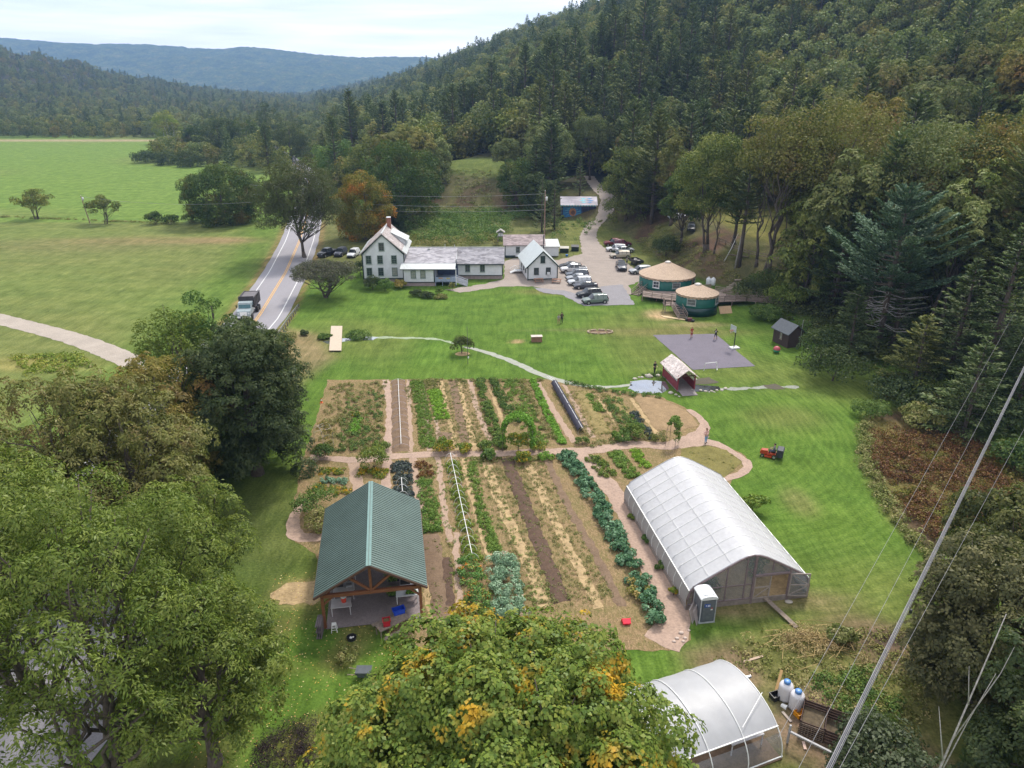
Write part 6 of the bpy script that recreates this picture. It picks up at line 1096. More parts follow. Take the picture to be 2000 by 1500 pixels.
m = MB(); shell(m, gprof[2:-2], 0, GL, 48, .045); m.build('cover', FILM, GH, True)
for s in (0, 1): m = MB(); shell(m, [(x if s else -x, z) for x, z in gprof[-3:]], 0.02, GL, 48, .04); m.build('side_curtain', FILM2, GH, True)
for j in range(13):
    m = MB(); y = .02 + j * (GL - .04) / 12; m.tube([(x * 1.004, y, z + .012) for x, z in gprof],   .032 if j in (0, 12) else .026, 5, False); m.build('hoop', STEEL if j in (0, 12) else WPIPE, GH)
m = MB(); [m.tube([(x, 0, z), (x, GL, z)], .018, 4) for x, z in ((-3.2, 2.74), (-1.6, 3.67), (1.6, 3.67), (3.2, 2.74))]; [m.beam((x, 0, 1.68), (x, GL, 1.68), .06, .08) for x in (-4.62, 4.62)]; m.build('purlins', WPIPE, GH)
m = MB(); [m.box((x, GL / 2, .18), (.06, GL, .36)) for x in (-4.75, 4.75)]; m.box((0, GL, .18), (9.5, .06, .36)); m.box((-2.3, -.02, .22), (4.9, .07, .44)); m.box((1.6, -.02, .22), (2.8, .07, .44)); m.box((3.9, -.02, .22), (1.7, .07, .44)); m.build('baseboard', M('grey_board', (.26, .22, .2), .9, .25), GH)
def prz(x):
    xs = [p[0] for p in gprof if abs(p[0]) <= 4.61]; zs = [p[1] for p in gprof if abs(p[0]) <= 4.61]; return float(np.interp(x, xs, zs))
FRW = M('purple_grey_frame', (.20, .15, .155), .85, .25, 4); m = MB()
for x in (-4.3, -1.85, -.42, 1.62): m.box((x, -.01, (prz(x) + .4 + (2.35 if x > 1 else 0)) / 2), (.08, .08, prz(x) - .4 - (2.35 if x > 1 else 0)))
for x in (.22, 3.05): m.box((x, -.02, prz(x) / 2), (.16, .14, prz(x)))
m.beam((-4.6, -.015, 1.72), (.14, -.015, 1.72), .06, .07); m.box((1.62, -.03, 2.42), (2.9, .16, .12)); m.box((-2.25, -.02, .47), (4.8, .1, .06)); m.beam((-.42, -.0, 3.3), (.2, -.0, 2.5), .05)
for (x0, z0), (x1, z1) in zip(gprof[1:], gprof[2:-1]): m.beam((x0 * .985, -.03, z0 - .04), (x1 * .985, -.03, z1 - .04), .1, .11)
m.build('end_frame', FRW, GH)
m = MB(); pts = [(x * .98, z - .03) for x, z in gprof if True]; lft = [(x, z) for x, z in pts if x < .2] + [(.14, prz(.14) - .03), (.14, .45), (-4.65, .45)]; m.prism([p for p in lft], .012, .022, 'y'); m.prism([(.3, 2.5), (3.0, 2.5), (3.0, prz(3.0) - .08), (2., 3.36), (1., 3.9), (.4, 4.1)], .012, .022, 'y'); m.prism([(3.15, .45), (4.66, .45), (4.7, 1.0), (4.5, 1.62), (4.2, 2.0), (3.15, 2.6)], .012, .022, 'y'); m.build('end_panes', CLEAR, GH)
for lab, x0, x1, y0, y1 in (('screen door closed over the left half of the doorway', .3, 1.6, -.05, -.05), ('door leaf swung open to the right', 3.05, 4.45, -.12, -.38)):
    m = MB(); z0, z1 = .42, 2.35; P_ = lambda f, z: (x0 + (x1 - x0) * f, y0 + (y1 - y0) * f, z); [m.beam(P_(0, z), P_(1, z), .05, .09) for z in (z0, 1.38, z1)]; [m.beam(P_(f, z0), P_(f, z1), .05, .09) for f in (.03, .97)]; m.beam(P_(0, z0), P_(1, 1.38), .04, .06)
    if x0 > 1: m.beam(P_(0, z1), P_(1, 1.38), .04, .06)
    d_ = m.build('door', M('pale_frame', (.33, .28, .26), .85, .2), GH); d_['label'] = lab
    m = MB(); m.add([P_(.03, z0), P_(.97, z0), P_(.97, z1), P_(.03, z1)], [(0, 1, 2, 3)]); m.build('mesh_panel', clearfilm('door_film_%d' % int(x0), (.3, .28, .25), .7) if x0 < 1 else CLEAR, d_)
m = MB(); m.add([(-4.7, .05, .06), (4.7, .05, .06), (4.7, GL - .1, .06), (-4.7, GL - .1, .06)], [(0, 1, 2, 3)]); m.build('straw_floor', STRAW, GH)
m = MB(); m.add([(-4.7, GL - .02, .3), (4.7, GL - .02, .3)] + [(x * .985, GL - .02, z - .02) for x, z in gprof[::-1]], [tuple(range(2 + len(gprof)))]); m.build('rear_wall', FILM2, GH)
GHM = Matrix.Translation(GH.location) @ Matrix.Rotation(R(9), 4, 'Z')
for i, (x, l0, lab) in enumerate(((2.2, 2.2, 'row of tall tomato plants inside the greenhouse doorway'), (-2.2, 1.2, 'row of plants behind the left panes of the greenhouse'))):
    lf = Leafy(); [leaf_lobe(lf, tuple(GHM @ Vector((x + ru(-.5, .5), l0 + ru(0, 10), ru(.3, 1.8 if i == 0 else .9)))), .4, 90, .16) for _ in range(50)]; tag(lf.mesh('greenhouse_crop', LG_SHRUB), lab, 'crop row', None, 'stuff')
t = thing('gang_plank', 'grey plank ramp leading out from the greenhouse door', 'plank', GHM @ Vector((1.3, -.1, 0)), R(9)); m = MB(); m.beam((.0, 0, .42), (.95, -2.9, .06), .36, .05); m.build('plank', WOOD, t)
t = thing('flat_stone', 'flat pale stone on the grass by the greenhouse door', 'stone', G(1540, 1178)); m = MB(); m.sphere((0, 0, .05), (.32, .22, .08), 9, 5); m.build('stone', M('pale_stone', (.42, .38, .33)), t, True)
# toilet
PT = thing('portable_toilet', 'grey portable toilet with white roof at the greenhouse corner', 'portable toilet', (13.65, 40.95, 0), R(9)); PG = M('grey_plastic', (.105, .12, .145), .45, .15, 2)
m = MB(); m.box((0, 0, 1.08), (1.08, 1.18, 1.96)); m.build('cabin', PG, PT); m = MB(); [m.box((sx * .55, sy * .6, 1.08), (.06, .06, 2.0)) for sx in (-1, 1) for sy in (-1, 1)]; m.box((0, 0, .07), (1.2, 1.3, .12)); m.build('corner_frame', M('pale_grey_plastic', (.42, .44, .47)), PT)
m = MB(); m.prism([(-.62, 2.05), (.62, 2.05), (.62, 2.14), (.45, 2.27), (.2, 2.33), (-.2, 2.33), (-.45, 2.27), (-.62, 2.14)], -.68, .68, 'y'); m.prism([(-.42, 2.27), (.42, 2.27), (.3, 2.38), (-.3, 2.38)], -.5, .55, 'y'); m.build('roof', WHITE, PT)
m = MB(); m.box((.02, -.61, 1.06), (.86, .05, 1.82)); [m.box((.02, -.64, z), (.7, .02, .5)) for z in (.5, )]; dr = m.build('door', M('grey_plastic_door', (.12, .135, .16), .45), PT)
m = MB(); m.mat(M('sign_blue', (.01, .07, .33))).box((-.1, -.645, 1.55), (.44, .02, .26)); m.mat(WPIPE).sphere((-.2, -.66, 1.56), (.05, .01, .05), 8, 5); [m.box((.0, -.66, 1.6 - k * .055), (.2, .01, .022)) for k in range(3)]; m.mat(M('sign_red', (.4, .03, .05))).box((.25, -.645, 1.3), (.12, .02, .07)); m.mat(WPIPE).box((.24, -.645, 1.18), (.14, .02, .09)); m.build('sign', None, dr)
t = thing('slatted_panel', 'leaning grey slatted panels between chip path and toilet', 'panel', G(1362, 1215), R(60)); m = MB()
for k in range(2):
    for i in range(8): m.beam((-.55 + i * .15, -.1 + k * .3, .0), (-.55 + i * .15, .25 + k * .3, 1.15), .025, .06)
    m.beam((-.6, -.08 + k * .3, .1), (.55, -.08 + k * .3, .1), .04, .06); m.beam((-.6, .22 + k * .3, 1.05), (.55, .22 + k * .3, 1.05), .04, .06)
m.build('slats', M('grey_slats', (.36, .32, .32), .8, .2), t)
# ---------------------------------------------------------------- small tunnel greenhouse
TG = thing('hoop_tunnel', 'small white hoop greenhouse partly hidden by the maple', 'greenhouse', (14.0, 32.5, 0), R(21)); rr_ = 3.4; tp_ = [(-rr_ * math.cos(a) * (1 if abs(math.cos(a)) < .95 else 1), 2.6 * math.sin(a) ** .85) for a in np.linspace(.0, PI, 25)]
TF = film('tunnel_film', (.63, .64, .67), .45, .45, 1.2); m = MB(); vs = []; fs = []; prof_ = [(y, z) for y, z in tp_ if z > 1.25 or y > 0]
prof_ = [p for p in tp_ if not (p[0] < 0 and p[1] < 1.45)]
for j in range(33):
    x = -9 + 9 * j / 32
    for y, z in prof_: vs.append((x, y, z - abs(math.sin(j * PI / 4.57)) * .04))
k = len(prof_)
for j in range(32):
    for i in range(k - 1): fs.append((j * k + i, j * k + i + 1, (j + 1) * k + i + 1, (j + 1) * k + i))
m.add(vs, fs); m.build('cover', TF, TG, True)
m = MB(); lo = [p for p in tp_ if p[0] < 0 and p[1] < 1.6]; vs = [(x, y, z) for x in (-9, 0) for y, z in lo]; k = len(lo); m.add(vs, [(i, i + 1, k + i + 1, k + i) for i in range(k - 1)]); m.build('clear_side', CLEAR, TG)
for x in (-9, -6.9, -4.6, -2.3, 0): m = MB(); m.tube([(x, y, z + .01) for y, z in tp_], .032, 6, False); m.build('hoop', WPIPE, TG)
m = MB(); yy = [p for p in tp_ if p[0] < 0 and p[1] > 1.45][0]; m.tube([(-9, yy[0] - .02, yy[1]), (.05, yy[0] - .02, yy[1])], .04, 6); m.tube([(-9, -rr_, .12), (.05, -rr_, .12)], .04, 6); m.beam((-2.2, yy[0] + .3, yy[1] + .45), (0, -1.2, 2.75), .03, .03); m.build('purlin', WPIPE, TG)
m = MB(); m.add([(.02, y, z) for y, z in tp_], [tuple(range(len(tp_)))]); m.build('end_wall', CLEAR, TG); m = MB(); m.box((.1, 1.2, .9), (.25, .7, .6)); m.build('vent_box', STEEL, TG); m = MB(); m.tube([(0.0, .4, 2.3), (.5, .4, 2.3)], .1, 10); m.build('exhaust_pipe', STEEL, TG)
m = MB(); m.box((-4.5, 0, .05), (8.9, 7, .06)); m.build('floor', SOIL2, TG); table('tunnel_bench', 'wire bench with plants inside the small hoop greenhouse', Vector((13.2, 30.2, 0)), R(21), 2.2, 1.0, .9)
# gas tanks, compost etc.
for i, (px, py) in enumerate(((1531, 1368), (1553, 1384))):
    g = G(px, py); t = thing('gas_tank', ['rear white gas tank with blue cap beside the small hoop greenhouse', 'front white gas tank with blue cap beside the small hoop greenhouse'][i], 'gas tank', g); m = MB(); m.lathe([(.3, 0), (.4, .03), (.42, .15), (.43, 1.0), (.38, 1.14), (.2, 1.24), (.1, 1.26)], n=24); m.build('tank', M('tank_white', (.60, .58, .60), .4, .1), t, True)
    m = MB(); m.lathe([(.2, 1.22), (.21, 1.4), (.17, 1.44), (.05, 1.46)], n=16); m.build('cap', M('cap_blue', (.08, .22, .50), .4, .15), t, True)
BW = M('compost_boards', (.075, .045, .035), .95, .4, 3); CB2 = thing('compost_bins', 'dark wooden compost bins with wire mesh near the bottom right', 'compost bin', G(1608, 1432), R(-28)); m = MB()
for y in (-.9, .9):
    for z in range(5): m.box((0, y, .12 + z * .2), (2.6, .04, .16))
for x in (-1.3, .0, 1.3):
    for z in range(5): m.box((x, 0, .12 + z * .2), (.04, 1.8, .16))
[m.box((x, y, .55), (.1, .1, 1.1)) for x in (-1.3, 0, 1.3) for y in (-.9, .9)]; m.build('boards', BW, CB2); m = MB(); m.box((-.65, 0, .3), (1.2, 1.7, .5)); m.box((.65, 0, .15), (1.2, 1.7, .2)); m.build('compost', M('compost', (.10, .075, .045), 1, .5, 4), CB2)
m = MB(); [m.beam((-1.3 + i * .16, -.97, .05), (-1.3 + i * .16, -.97, .95), .015) for i in range(9)]; [m.beam((-1.35, -.975, .1 + i * .14), (0, -.975, .1 + i * .14), .015) for i in range(7)]; m.build('wire_mesh', M('tan_mesh', (.33, .26, .2)), CB2)
binbox('garden_crate', 'orange-yellow crate beside the gas tanks', G(1560, 1402), .55, .45, .35, M('orange_plastic', (.75, .30, .01), .4, .1), R(25)); binbox('garden_crate', 'dark crate with planks beside the rear gas tank', G(1513, 1368), .6, .5, .35, BLACKP, R(20))
t = thing('white_bucket', 'white bucket lying beside the front gas tank', 'bucket', G(1526, 1382)); t.rotation_euler = (R(80), 0, R(40)); m = MB(); m.lathe([(.13, 0), (.16, .36), (.15, .37), (.12, .03)], n=14); m.build('bucket', WPIPE, t)
t = thing('timber_post', 'grey timber rail running down to the bottom edge', 'timber', G(1535, 1455)); m = MB(); m.beam((0, 0, .9), (2.6, -2.5, 1.3), .12, .1); [m.tube([(x, y, 0), (x, y, 1.35)], .07) for x, y in ((.05, 0), (1.95, -1.6), (2.1, -1.75))]; m.build('rail', M('pale_grey_timber', (.36, .35, .36)), t)
for i, (px, py, px2, py2, c_, lb) in enumerate(((1515, 1352, 1523, 1330, (.45, .28, .12), 'yellow plank leaning on the rear gas tank'), (1527, 1395, 1545, 1412, (.36, .3, .26), 'grey plank on the ground beside the orange crate'), (1450, 1298, 1490, 1286, (.4, .3, .22), 'pale stick on the grass above the small tunnel'), (1568, 1452, 1572, 1468, (.5, .36, .3), 'short pinkish board on the soil by the rail'))):
    a = G(px, py); b_ = G(px2, py2); t = thing('plank', lb, 'plank', a); m = MB(); m.beam((0, 0, .05), (b_.x - a.x, b_.y - a.y, .9 if i == 0 else .06), .16, .04); m.build('board', flat_m('plank_col_%d' % i, c_, .9), t)
bp = G(1590, 1262); lf = Leafy()
for k in range(46): leaf_lobe(lf, (bp.x + random.gauss(0, 1.5), bp.y + random.gauss(0, .8), .1 + ru(0, .35)), .45, 70, .3, .6, .09)
tag(lf.mesh('brush_heap', leafmat('dry_stalks', [(.10, .06, .035), (.20, .14, .07), (.34, .25, .12), (.42, .33, .18)], .1)), 'heap of dry yellow stalks and brush on the rough grass', 'brush heap', None, 'stuff')
m = MB(); 
for k in range(70): x, y = bp.x + random.gauss(0, 1.5), bp.y + random.gauss(0, .9); a = ru(0, PI); l = ru(.6, 1.7); m.tube([(x, y, ru(.1, .5)), (x + l * math.cos(a), y - l * math.sin(a) * .8, ru(.1, .7))], .018, 3)
tag(m.build('dry_stalks', M('dry_stalk', (.42, .30, .13), .9, .3)), 'long dry stalks scattered over the brush heap', 'stalks', None, 'stuff')
for i, (px, py, s) in enumerate(((1330, 1240, .16), (1338, 1248, .12), (1322, 1250, .13), (1345, 1236, .1), (1316, 1258, .12), (1334, 1257, .11))): m = MB(); m.sphere((0, 0, 0), (s * 1.3, s, s * .7), 7, 5); o = m.build('pale_rock', M('pink_stone', (.5, .4, .34), .9, .2), None, True); o.location = G(px, py) + Vector((0, 0, s * .4)); tag(o, 'pale stone in the small pile ending the chip path', 'stone', 'stone pile')
# ---------------------------------------------------------------- garden structures
def hoops(name, label, p0, p1, n, w, h, pipe=WPIPE, cover=None, hr=.018, pr=.03, cat='row tunnel', skip=0):
    a = G(*p0); b_ = G(*p1); d = (b_ - a).normalized(); q = Vector((-d.y, d.x, 0)); t = thing(name, label, cat, a)
    for i in range(n):
        c = (b_ - a) * (i / (n - 1)); m = MB(); m.tube([c + q * (w / 2 * math.cos(x)) + Vector((0, 0, h * math.sin(x))) for x in np.linspace(0, PI, 11)], hr, 4, False); m.build('hoop', pipe, t)
    m = MB(); m.tube([Vector((0, 0, h + .02)), (b_ - a) + Vector((0, 0, h + .02))], pr, 6); m.build('ridge_pipe', WPIPE, t)
    if cover: 
        m = MB(); k = 9; vs = []; fs = []; nn_ = 24
        for j in range(nn_ + 1):
            c = (b_ - a) * (.02 + .96 * j / nn_)
            for i in range(k): x = PI * (.12 + .76 * i / (k - 1)); e = 1.04 - .05 * abs(math.sin(j * 1.2)); vs.append(c + q * (w / 2 * math.cos(x) * e) + Vector((0, 0, h * math.sin(x) * e + .03)))
        for j in range(nn_):
            for i in range(k - 1): fs.append((j * k + i, j * k + i + 1, (j + 1) * k + i + 1, (j + 1) * k + i))
        m.add(vs, fs); m.build('fabric', cover, t, True)
    return t
hoops('row_hoops', 'hoops with a white ridge pipe over the long bed right of the pavilion', (880, 900), (922, 1100), 15, 1.15, .85); hoops('row_hoops', 'pale hoops over the bare bed at the far left of the rows', (778, 748), (784, 876), 11, 1.75, .5, M('lilac_pipe', (.4, .34, .38)), None, .02, .03); hoops('row_hoops', 'short hoops over the dark kale just behind the pavilion roof', (785, 948), (787, 975), 3, 1.1, .8)
hoops('shade_tunnel', 'low row tunnel covered in black fabric', (1082, 752), (1137, 850), 9, .95, .75, M('yellowish_wire', (.4, .36, .26)), M('black_shade_cloth', (.028, .026, .045), .8, .3, 3))
t = thing('pipe_end', 'pair of white pipes sticking out of the top of the black row tunnel', 'pipes', G(1084, 756)); part('pipes', WPIPE, t, lambda m: [m.tube([(x, 0, .7), (x - .9, 1.6, .75)], .03) for x in (-.1, .2)])
def arch(name, label, p0, p1, h, depth, lm, dens=1., r=.025, mt=None, low=.0, col_=None):
    a = G(*p0); b_ = G(*p1); w = (b_ - a).length; ang = math.atan2(b_.y - a.y, b_.x - a.x); t = thing(name, label, 'arch trellis', (a + b_) / 2, ang); m = MB(); pts = [(-w / 2, 0), (-w / 2, h * .6), (-w * .4, h * .82), (-w * .2, h * .96), (0, h), (w * .2, h * .96), (w * .4, h * .82), (w / 2, h * .6), (w / 2, 0)]
    for y in (0, depth): m.tube([(x, y, z) for x, z in pts], r, 5, False)
    for x, z in pts[1:-1]: m.tube([(x, 0, z), (x, depth, z)], r * .7, 4)
    m.build('frame', mt or M('rust_pipe', (.16, .13, .1)), t)
    if lm:
        lf = Leafy(); k = int(46 * dens)
        for _ in range(k):
            u = ru(low, 1 - low * .2); i = min(len(pts) - 2, int(u * (len(pts) - 1))); f = u * (len(pts) - 1) - i; x = pts[i][0] * (1 - f) + pts[i + 1][0] * f; z = pts[i][1] * (1 - f) + pts[i + 1][1] * f; leaf_lobe(lf, (x + ru(-.1, .1), ru(0, depth), z + ru(-.05, .1)), ru(.18, .32), 60, .15)
        lf.mesh('vine', lm, t)
    return t
arch('vine_arch', 'big arch trellis smothered in bright green vine in the garden centre', (982, 884), (1040, 886), 3.9, 1.4, LG_BRIGHT, 4.5, low=.04); arch('vine_arch', 'narrow wire arch with hanging vine beside the chip path', (1300, 872), (1318, 876), 3.0, 1.2, LG_CROP, 1.4, low=.25); arch('vine_arch', 'bare pipe arch with a few vines at the left garden edge', (616, 872), (633, 880), 2.6, 1.2, LG_WEED, .35, mt=M('pale_pipe', (.45, .42, .36)))
# crops
def crop(name, label, pts, w, h, lm, r=.3, leaf=.16, dens=1., per=50, cat='crop row', squash=.8):
    ln_ = smooth_line(PX(*pts), 6); L_ = sum((b - a).length for a, b in zip(ln_, ln_[1:])); lf = Leafy(); n = int(L_ * w * dens / (r * r) * .55)
    for _ in range(n):
        u = rnd() * (len(ln_) - 1.001); i = int(u); p = ln_[i].lerp(ln_[i + 1], u - i); d = (ln_[i + 1] - ln_[i]).normalized(); o = ru(-w / 2, w / 2); hh = h * (1 - (2 * abs(o) / w) ** 2 * .5)
        leaf_lobe(lf, (p.x - d.y * o, p.y + d.x * o, hh * ru(.3, .8)), r * ru(.7, 1.2), per, leaf, squash, .7, rnd(), -.25)
    return tag(lf.mesh(name, lm), label, cat, None, 'stuff')
crop('brassica_row', 'lush blue-green row along the wood chip path', [(1104, 890), (1130, 930), (1180, 1010), (1225, 1100), (1285, 1225)], 1.5, .9, LG_KALE, .32, .24, 1.1, 55); crop('brassica_row', 'yellowing leafy patch in the lush row', [(1222, 1140), (1262, 1170)], 1.5, 1.0, LG_WEED, .3, .2, .6, 50)
crop('bean_mound', 'rounded mound of pale bluish bean leaves', [(976, 1098), (990, 1150), (1000, 1215)], 2.3, 1.15, LG_BEAN, .33, .13, 1.3, 110, 'crop mound'); crop('flowering_row', 'green row dotted with orange flowers beside the bean mound', [(912, 1108), (928, 1160), (945, 1222)], 1.7, 1.25, LG_TOM, .34, .15, 1., 80)
crop('kale_row', 'dark purple kale behind the pavilion roof', [(784, 906), (788, 950), (790, 980)], 1.7, .35, LG_PURP, .26, .2, 1.1, 40); crop('green_row', 'bright lettuce-green row right of the dark kale', [(828, 940), (840, 1000), (845, 1040)], 1.5, .3, LG_CROP, .24, .12, 1.1, 60); crop('green_row', 'reddish green start of the row right of the kale', [(824, 905), (832, 935)], 1.5, .3, LG_RED, .22, .12, .9, 50)
crop('green_row', 'even green row right of the pale hoops', [(813, 746), (825, 800), (836, 876)], 1.6, .2, LG_CROP, .2, .1, 1.2, 40); crop('green_row', 'bright green patch in the garden rows', [(846, 764), (856, 790), (864, 820)], 1.6, .22, LG_BRIGHT, .2, .11, 1.5, 50); crop('green_row', 'weedy top of the bright green row', [(838, 743), (846, 762)], 1.5, .25, LG_WEED, .2, .11, 1., 40)
crop('bushy_row', 'dense dark green row left of the vine arch', [(935, 745), (955, 810), (980, 880)], 1.1, .7, LG_SHRUB, .28, .14, 1.2, 70); crop('bushy_row', 'second dense green row beside it', [(962, 745), (985, 790), (1008, 830)], 1.1, .6, LG_SHRUB, .28, .14, 1.2, 60); crop('bushy_row', 'narrow bright green row left of the black tunnel', [(1040, 745), (1065, 800), (1098, 868)], .8, .35, LG_BRIGHT, .2, .12, 1.6, 60)
crop('weedy_row', 'weedy green bed between vine arch and bright row', [(995, 745), (1022, 800), (1050, 870)], 2.2, .35, LG_CROP, .26, .13, .7, 45); crop('weedy_row', 'dry stalks bed left of the bright green row', [(1018, 745), (1045, 800), (1080, 860)], 1.0, .3, LG_WEED, .26, .13, .7, 40)
crop('weedy_row', 'green weeds under the long hoops', [(884, 905), (905, 1010), (925, 1100)], 1.3, .3, LG_CROP, .25, .12, .9, 50); crop('weedy_row', 'green strip right of the long hoops', [(920, 905), (940, 1000), (968, 1080)], .9, .22, LG_CROP, .22, .12, 1.1, 45); crop('weedy_row', 'weeds at the head of the lower beds', [(920, 900), (990, 900), (1085, 896)], 1.1, .2, LG_WEED, .2, .12, .7, 40)
crop('weedy_row', 'green patch in the dry bed right of the black tunnel', [(1150, 772), (1172, 806)], 1.1, .3, LG_CROP, .22, .13, 1.1, 50); crop('weedy_row', 'patch of weeds before the purple kale', [(1195, 780), (1235, 845)], 2.2, .5, LG_SHRUB, .3, .14, .7, 50); crop('kale_row', 'dark kale row left of the dry bed', [(1238, 808), (1258, 838), (1278, 860)], .9, .35, LG_PURP, .24, .17, 1.1, 40)
crop('green_row', 'left green bed behind the greenhouse', [(1158, 895), (1190, 935)], 1.7, .35, LG_SHRUB, .26, .14, 1., 50); crop('green_row', 'middle bright green bed behind the greenhouse', [(1200, 885), (1238, 935)], 1.5, .3, LG_CROP, .22, .13, 1.3, 55); crop('green_row', 'right bright green bed behind the greenhouse', [(1238, 880), (1262, 915)], 1.1, .3, LG_BRIGHT, .22, .13, 1.2, 50)
crop('weedy_row', 'weedy left quarter of the garden', [(700, 750), (690, 820), (690, 880)], 7.0, .3, LG_WEED, .26, .12, .34, 40); crop('weedy_row', 'green growth in the left quarter of the garden', [(715, 770), (705, 830), (700, 884)], 4.5, .4, LG_SHRUB, .26, .12, .32, 50); crop('green_row', 'small bright green plants in the left quarter', [(697, 822), (692, 850)], 1.1, .4, LG_BRIGHT, .22, .12, 1.2, 55)
crop('weedy_row', 'long grass fringe at the top of the rows', [(800, 746), (920, 744), (1060, 745)], .8, .25, LG_WEED, .2, .12, .6, 40); crop('weedy_row', 'grassy bank between rows and lawn at the upper right', [(1105, 748), (1200, 768), (1290, 776)], 1.4, .35, LG_SHRUB, .26, .13, .55, 45); crop('weedy_row', 'thin weeds over the dry beds', [(1130, 765), (1200, 850)], 7, .15, LG_WEED, .18, .08, .34, 28); crop('weedy_row', 'sparse weeds over the upper rows', [(850, 750), (900, 870)], 8, .1, LG_WEED, .16, .08, .3, 24)
crop('weedy_row', 'weeds growing in the wide straw paths', [(1000, 910), (1120, 1190)], 6.5, .12, LG_WEED, .18, .08, .34, 28); crop('weedy_row', 'green weeds scattered over the lower beds', [(880, 900), (1000, 1200)], 7, .1, LG_CROP, .16, .08, .12, 24); crop('weedy_row', 'weeds at the shaded foot of the lower beds', [(850, 1060), (870, 1200)], 2.6, .1, LG_WEED, .2, .1, .12, 24); crop('weedy_row', 'low weeds on the grass island', [(1345, 895), (1430, 905)], 2.6, .12, LG_WEED, .22, .11, .4, 30)
crop('weedy_row', 'low dry weeds all along the chip cross path', [(1150, 872), (1300, 850)], 1.2, .3, LG_WEED, .25, .12, .5, 40); crop('flower_bed', 'yellow-flowered bed at the left of the garden', [(625, 925), (672, 925)], 1.1, .35, LG_FLOW, .24, .13, 1.1, 50, 'flower bed'); crop('flower_bed', 'grey-green leaves below the yellow flower bed', [(628, 940), (676, 943)], 1.0, .3, LG_BEAN, .22, .15, 1.1, 45, 'flower bed'); crop('flower_bed', 'second flower bed just behind the pavilion roof', [(700, 925), (755, 928)], 1.6, .35, LG_FLOW, .24, .13, 1., 50, 'flower bed'); crop('flower_bed', 'low flower patches left of the pavilion ridge', [(610, 955), (680, 965)], 1.5, .25, LG_FLOW, .22, .13, .6, 40, 'flower bed')
for lab, px, py, H, r, lm in (('tall grassy green bush behind the pavilion ridge', 730, 915, 2.0, 1.5, LG_SHRUB), ('large olive bush at the left wall of the pavilion roof', 618, 1005, 2.2, 1.9, LG_SHRUB), ('green bush below the olive bush', 625, 1035, 1.6, 1.3, LG_WEED), ('bushy plant at the left garden arch', 632, 895, 1.5, 1.1, LG_SHRUB), ('orange and green marigold bush left of the cross path', 868, 884, 1.3, 1.1, LG_FLOW), ('smaller marigold bush right of the first', 908, 884, 1.0, .9, LG_FLOW), ('green bush right of the marigolds', 948, 878, .9, .9, LG_SHRUB), ('spiky green plant below the green bush', 955, 898, 1.1, .7, LG_SHRUB), ('yellow flowering bush inside the vine arch', 1012, 880, 2.0, 1.1, LG_FLOW), ('marigold clump right below the vine arch', 1022, 905, 1.1, .9, LG_FLOW), ('yellow marigold clump right of the vine arch', 1052, 880, .7, .9, LG_FLOW), ('light green clump at the head of the lower beds', 1065, 897, .6, .9, LG_BRIGHT), ('dark leafy plant at the end of the black tunnel', 1137, 868, .8, .8, LG_SHRUB), ('dark green clump at the bottom of the dry beds', 1218, 862, 1.0, .8, LG_SHRUB), ('bright clump beside the dark green one', 1203, 860, 1.0, .6, LG_CROP), ('grey-green bush at the bottom of the dry beds', 1240, 856, 1.5, 1.2, LG_SHRUB), ('yellowing plant by the narrow arch', 1285, 862, .7, .8, LG_WEED), ('yellow flower at the left foot of the greenhouse', 1315, 1162, .8, .4, LG_FLOW), ('bright green shrub mound at the left quarter edge', 745, 880, .8, 1.0, LG_SHRUB), ('marigold in the left quarter of the garden', 693, 815, .7, .6, LG_FLOW), ('green plants along the left foot of the greenhouse', 1290, 1110, .6, .5, LG_SHRUB), ('green tuft at the left foot of the greenhouse', 1262, 1060, .5, .45, LG_SHRUB), ('weeds at the back left foot of the greenhouse', 1235, 1015, .4, .4, LG_SHRUB)):
    bush('garden_plant', lab, G(px, py), H, r, lm, .17 if H > .8 else .13, 16 if H > 1 else 9, 130, cat='plant')
lf = Leafy(); P = []
for _ in range(1500): x, y = ru(-18.5, -4.5), ru(28, 46); P.append((x, y, .03))
P = np.array(P); V_, F_ = leaves(P, np.tile([0, 0, 1.], (len(P), 1)) + .3 * unit(len(P)), np.full(len(P), .1), .8); lf.add(V_, F_, RNG.uniform(0, 1, len(P))); tag(lf.mesh('fallen_leaves', leafmat('fallen_leaf', [(.30, .2, .05), (.4, .3, .1), (.25, .12, .05), (.45, .38, .2)], .1)), 'small fallen leaves strewn over the grass left of the pavilion', 'fallen leaves', None, 'stuff')
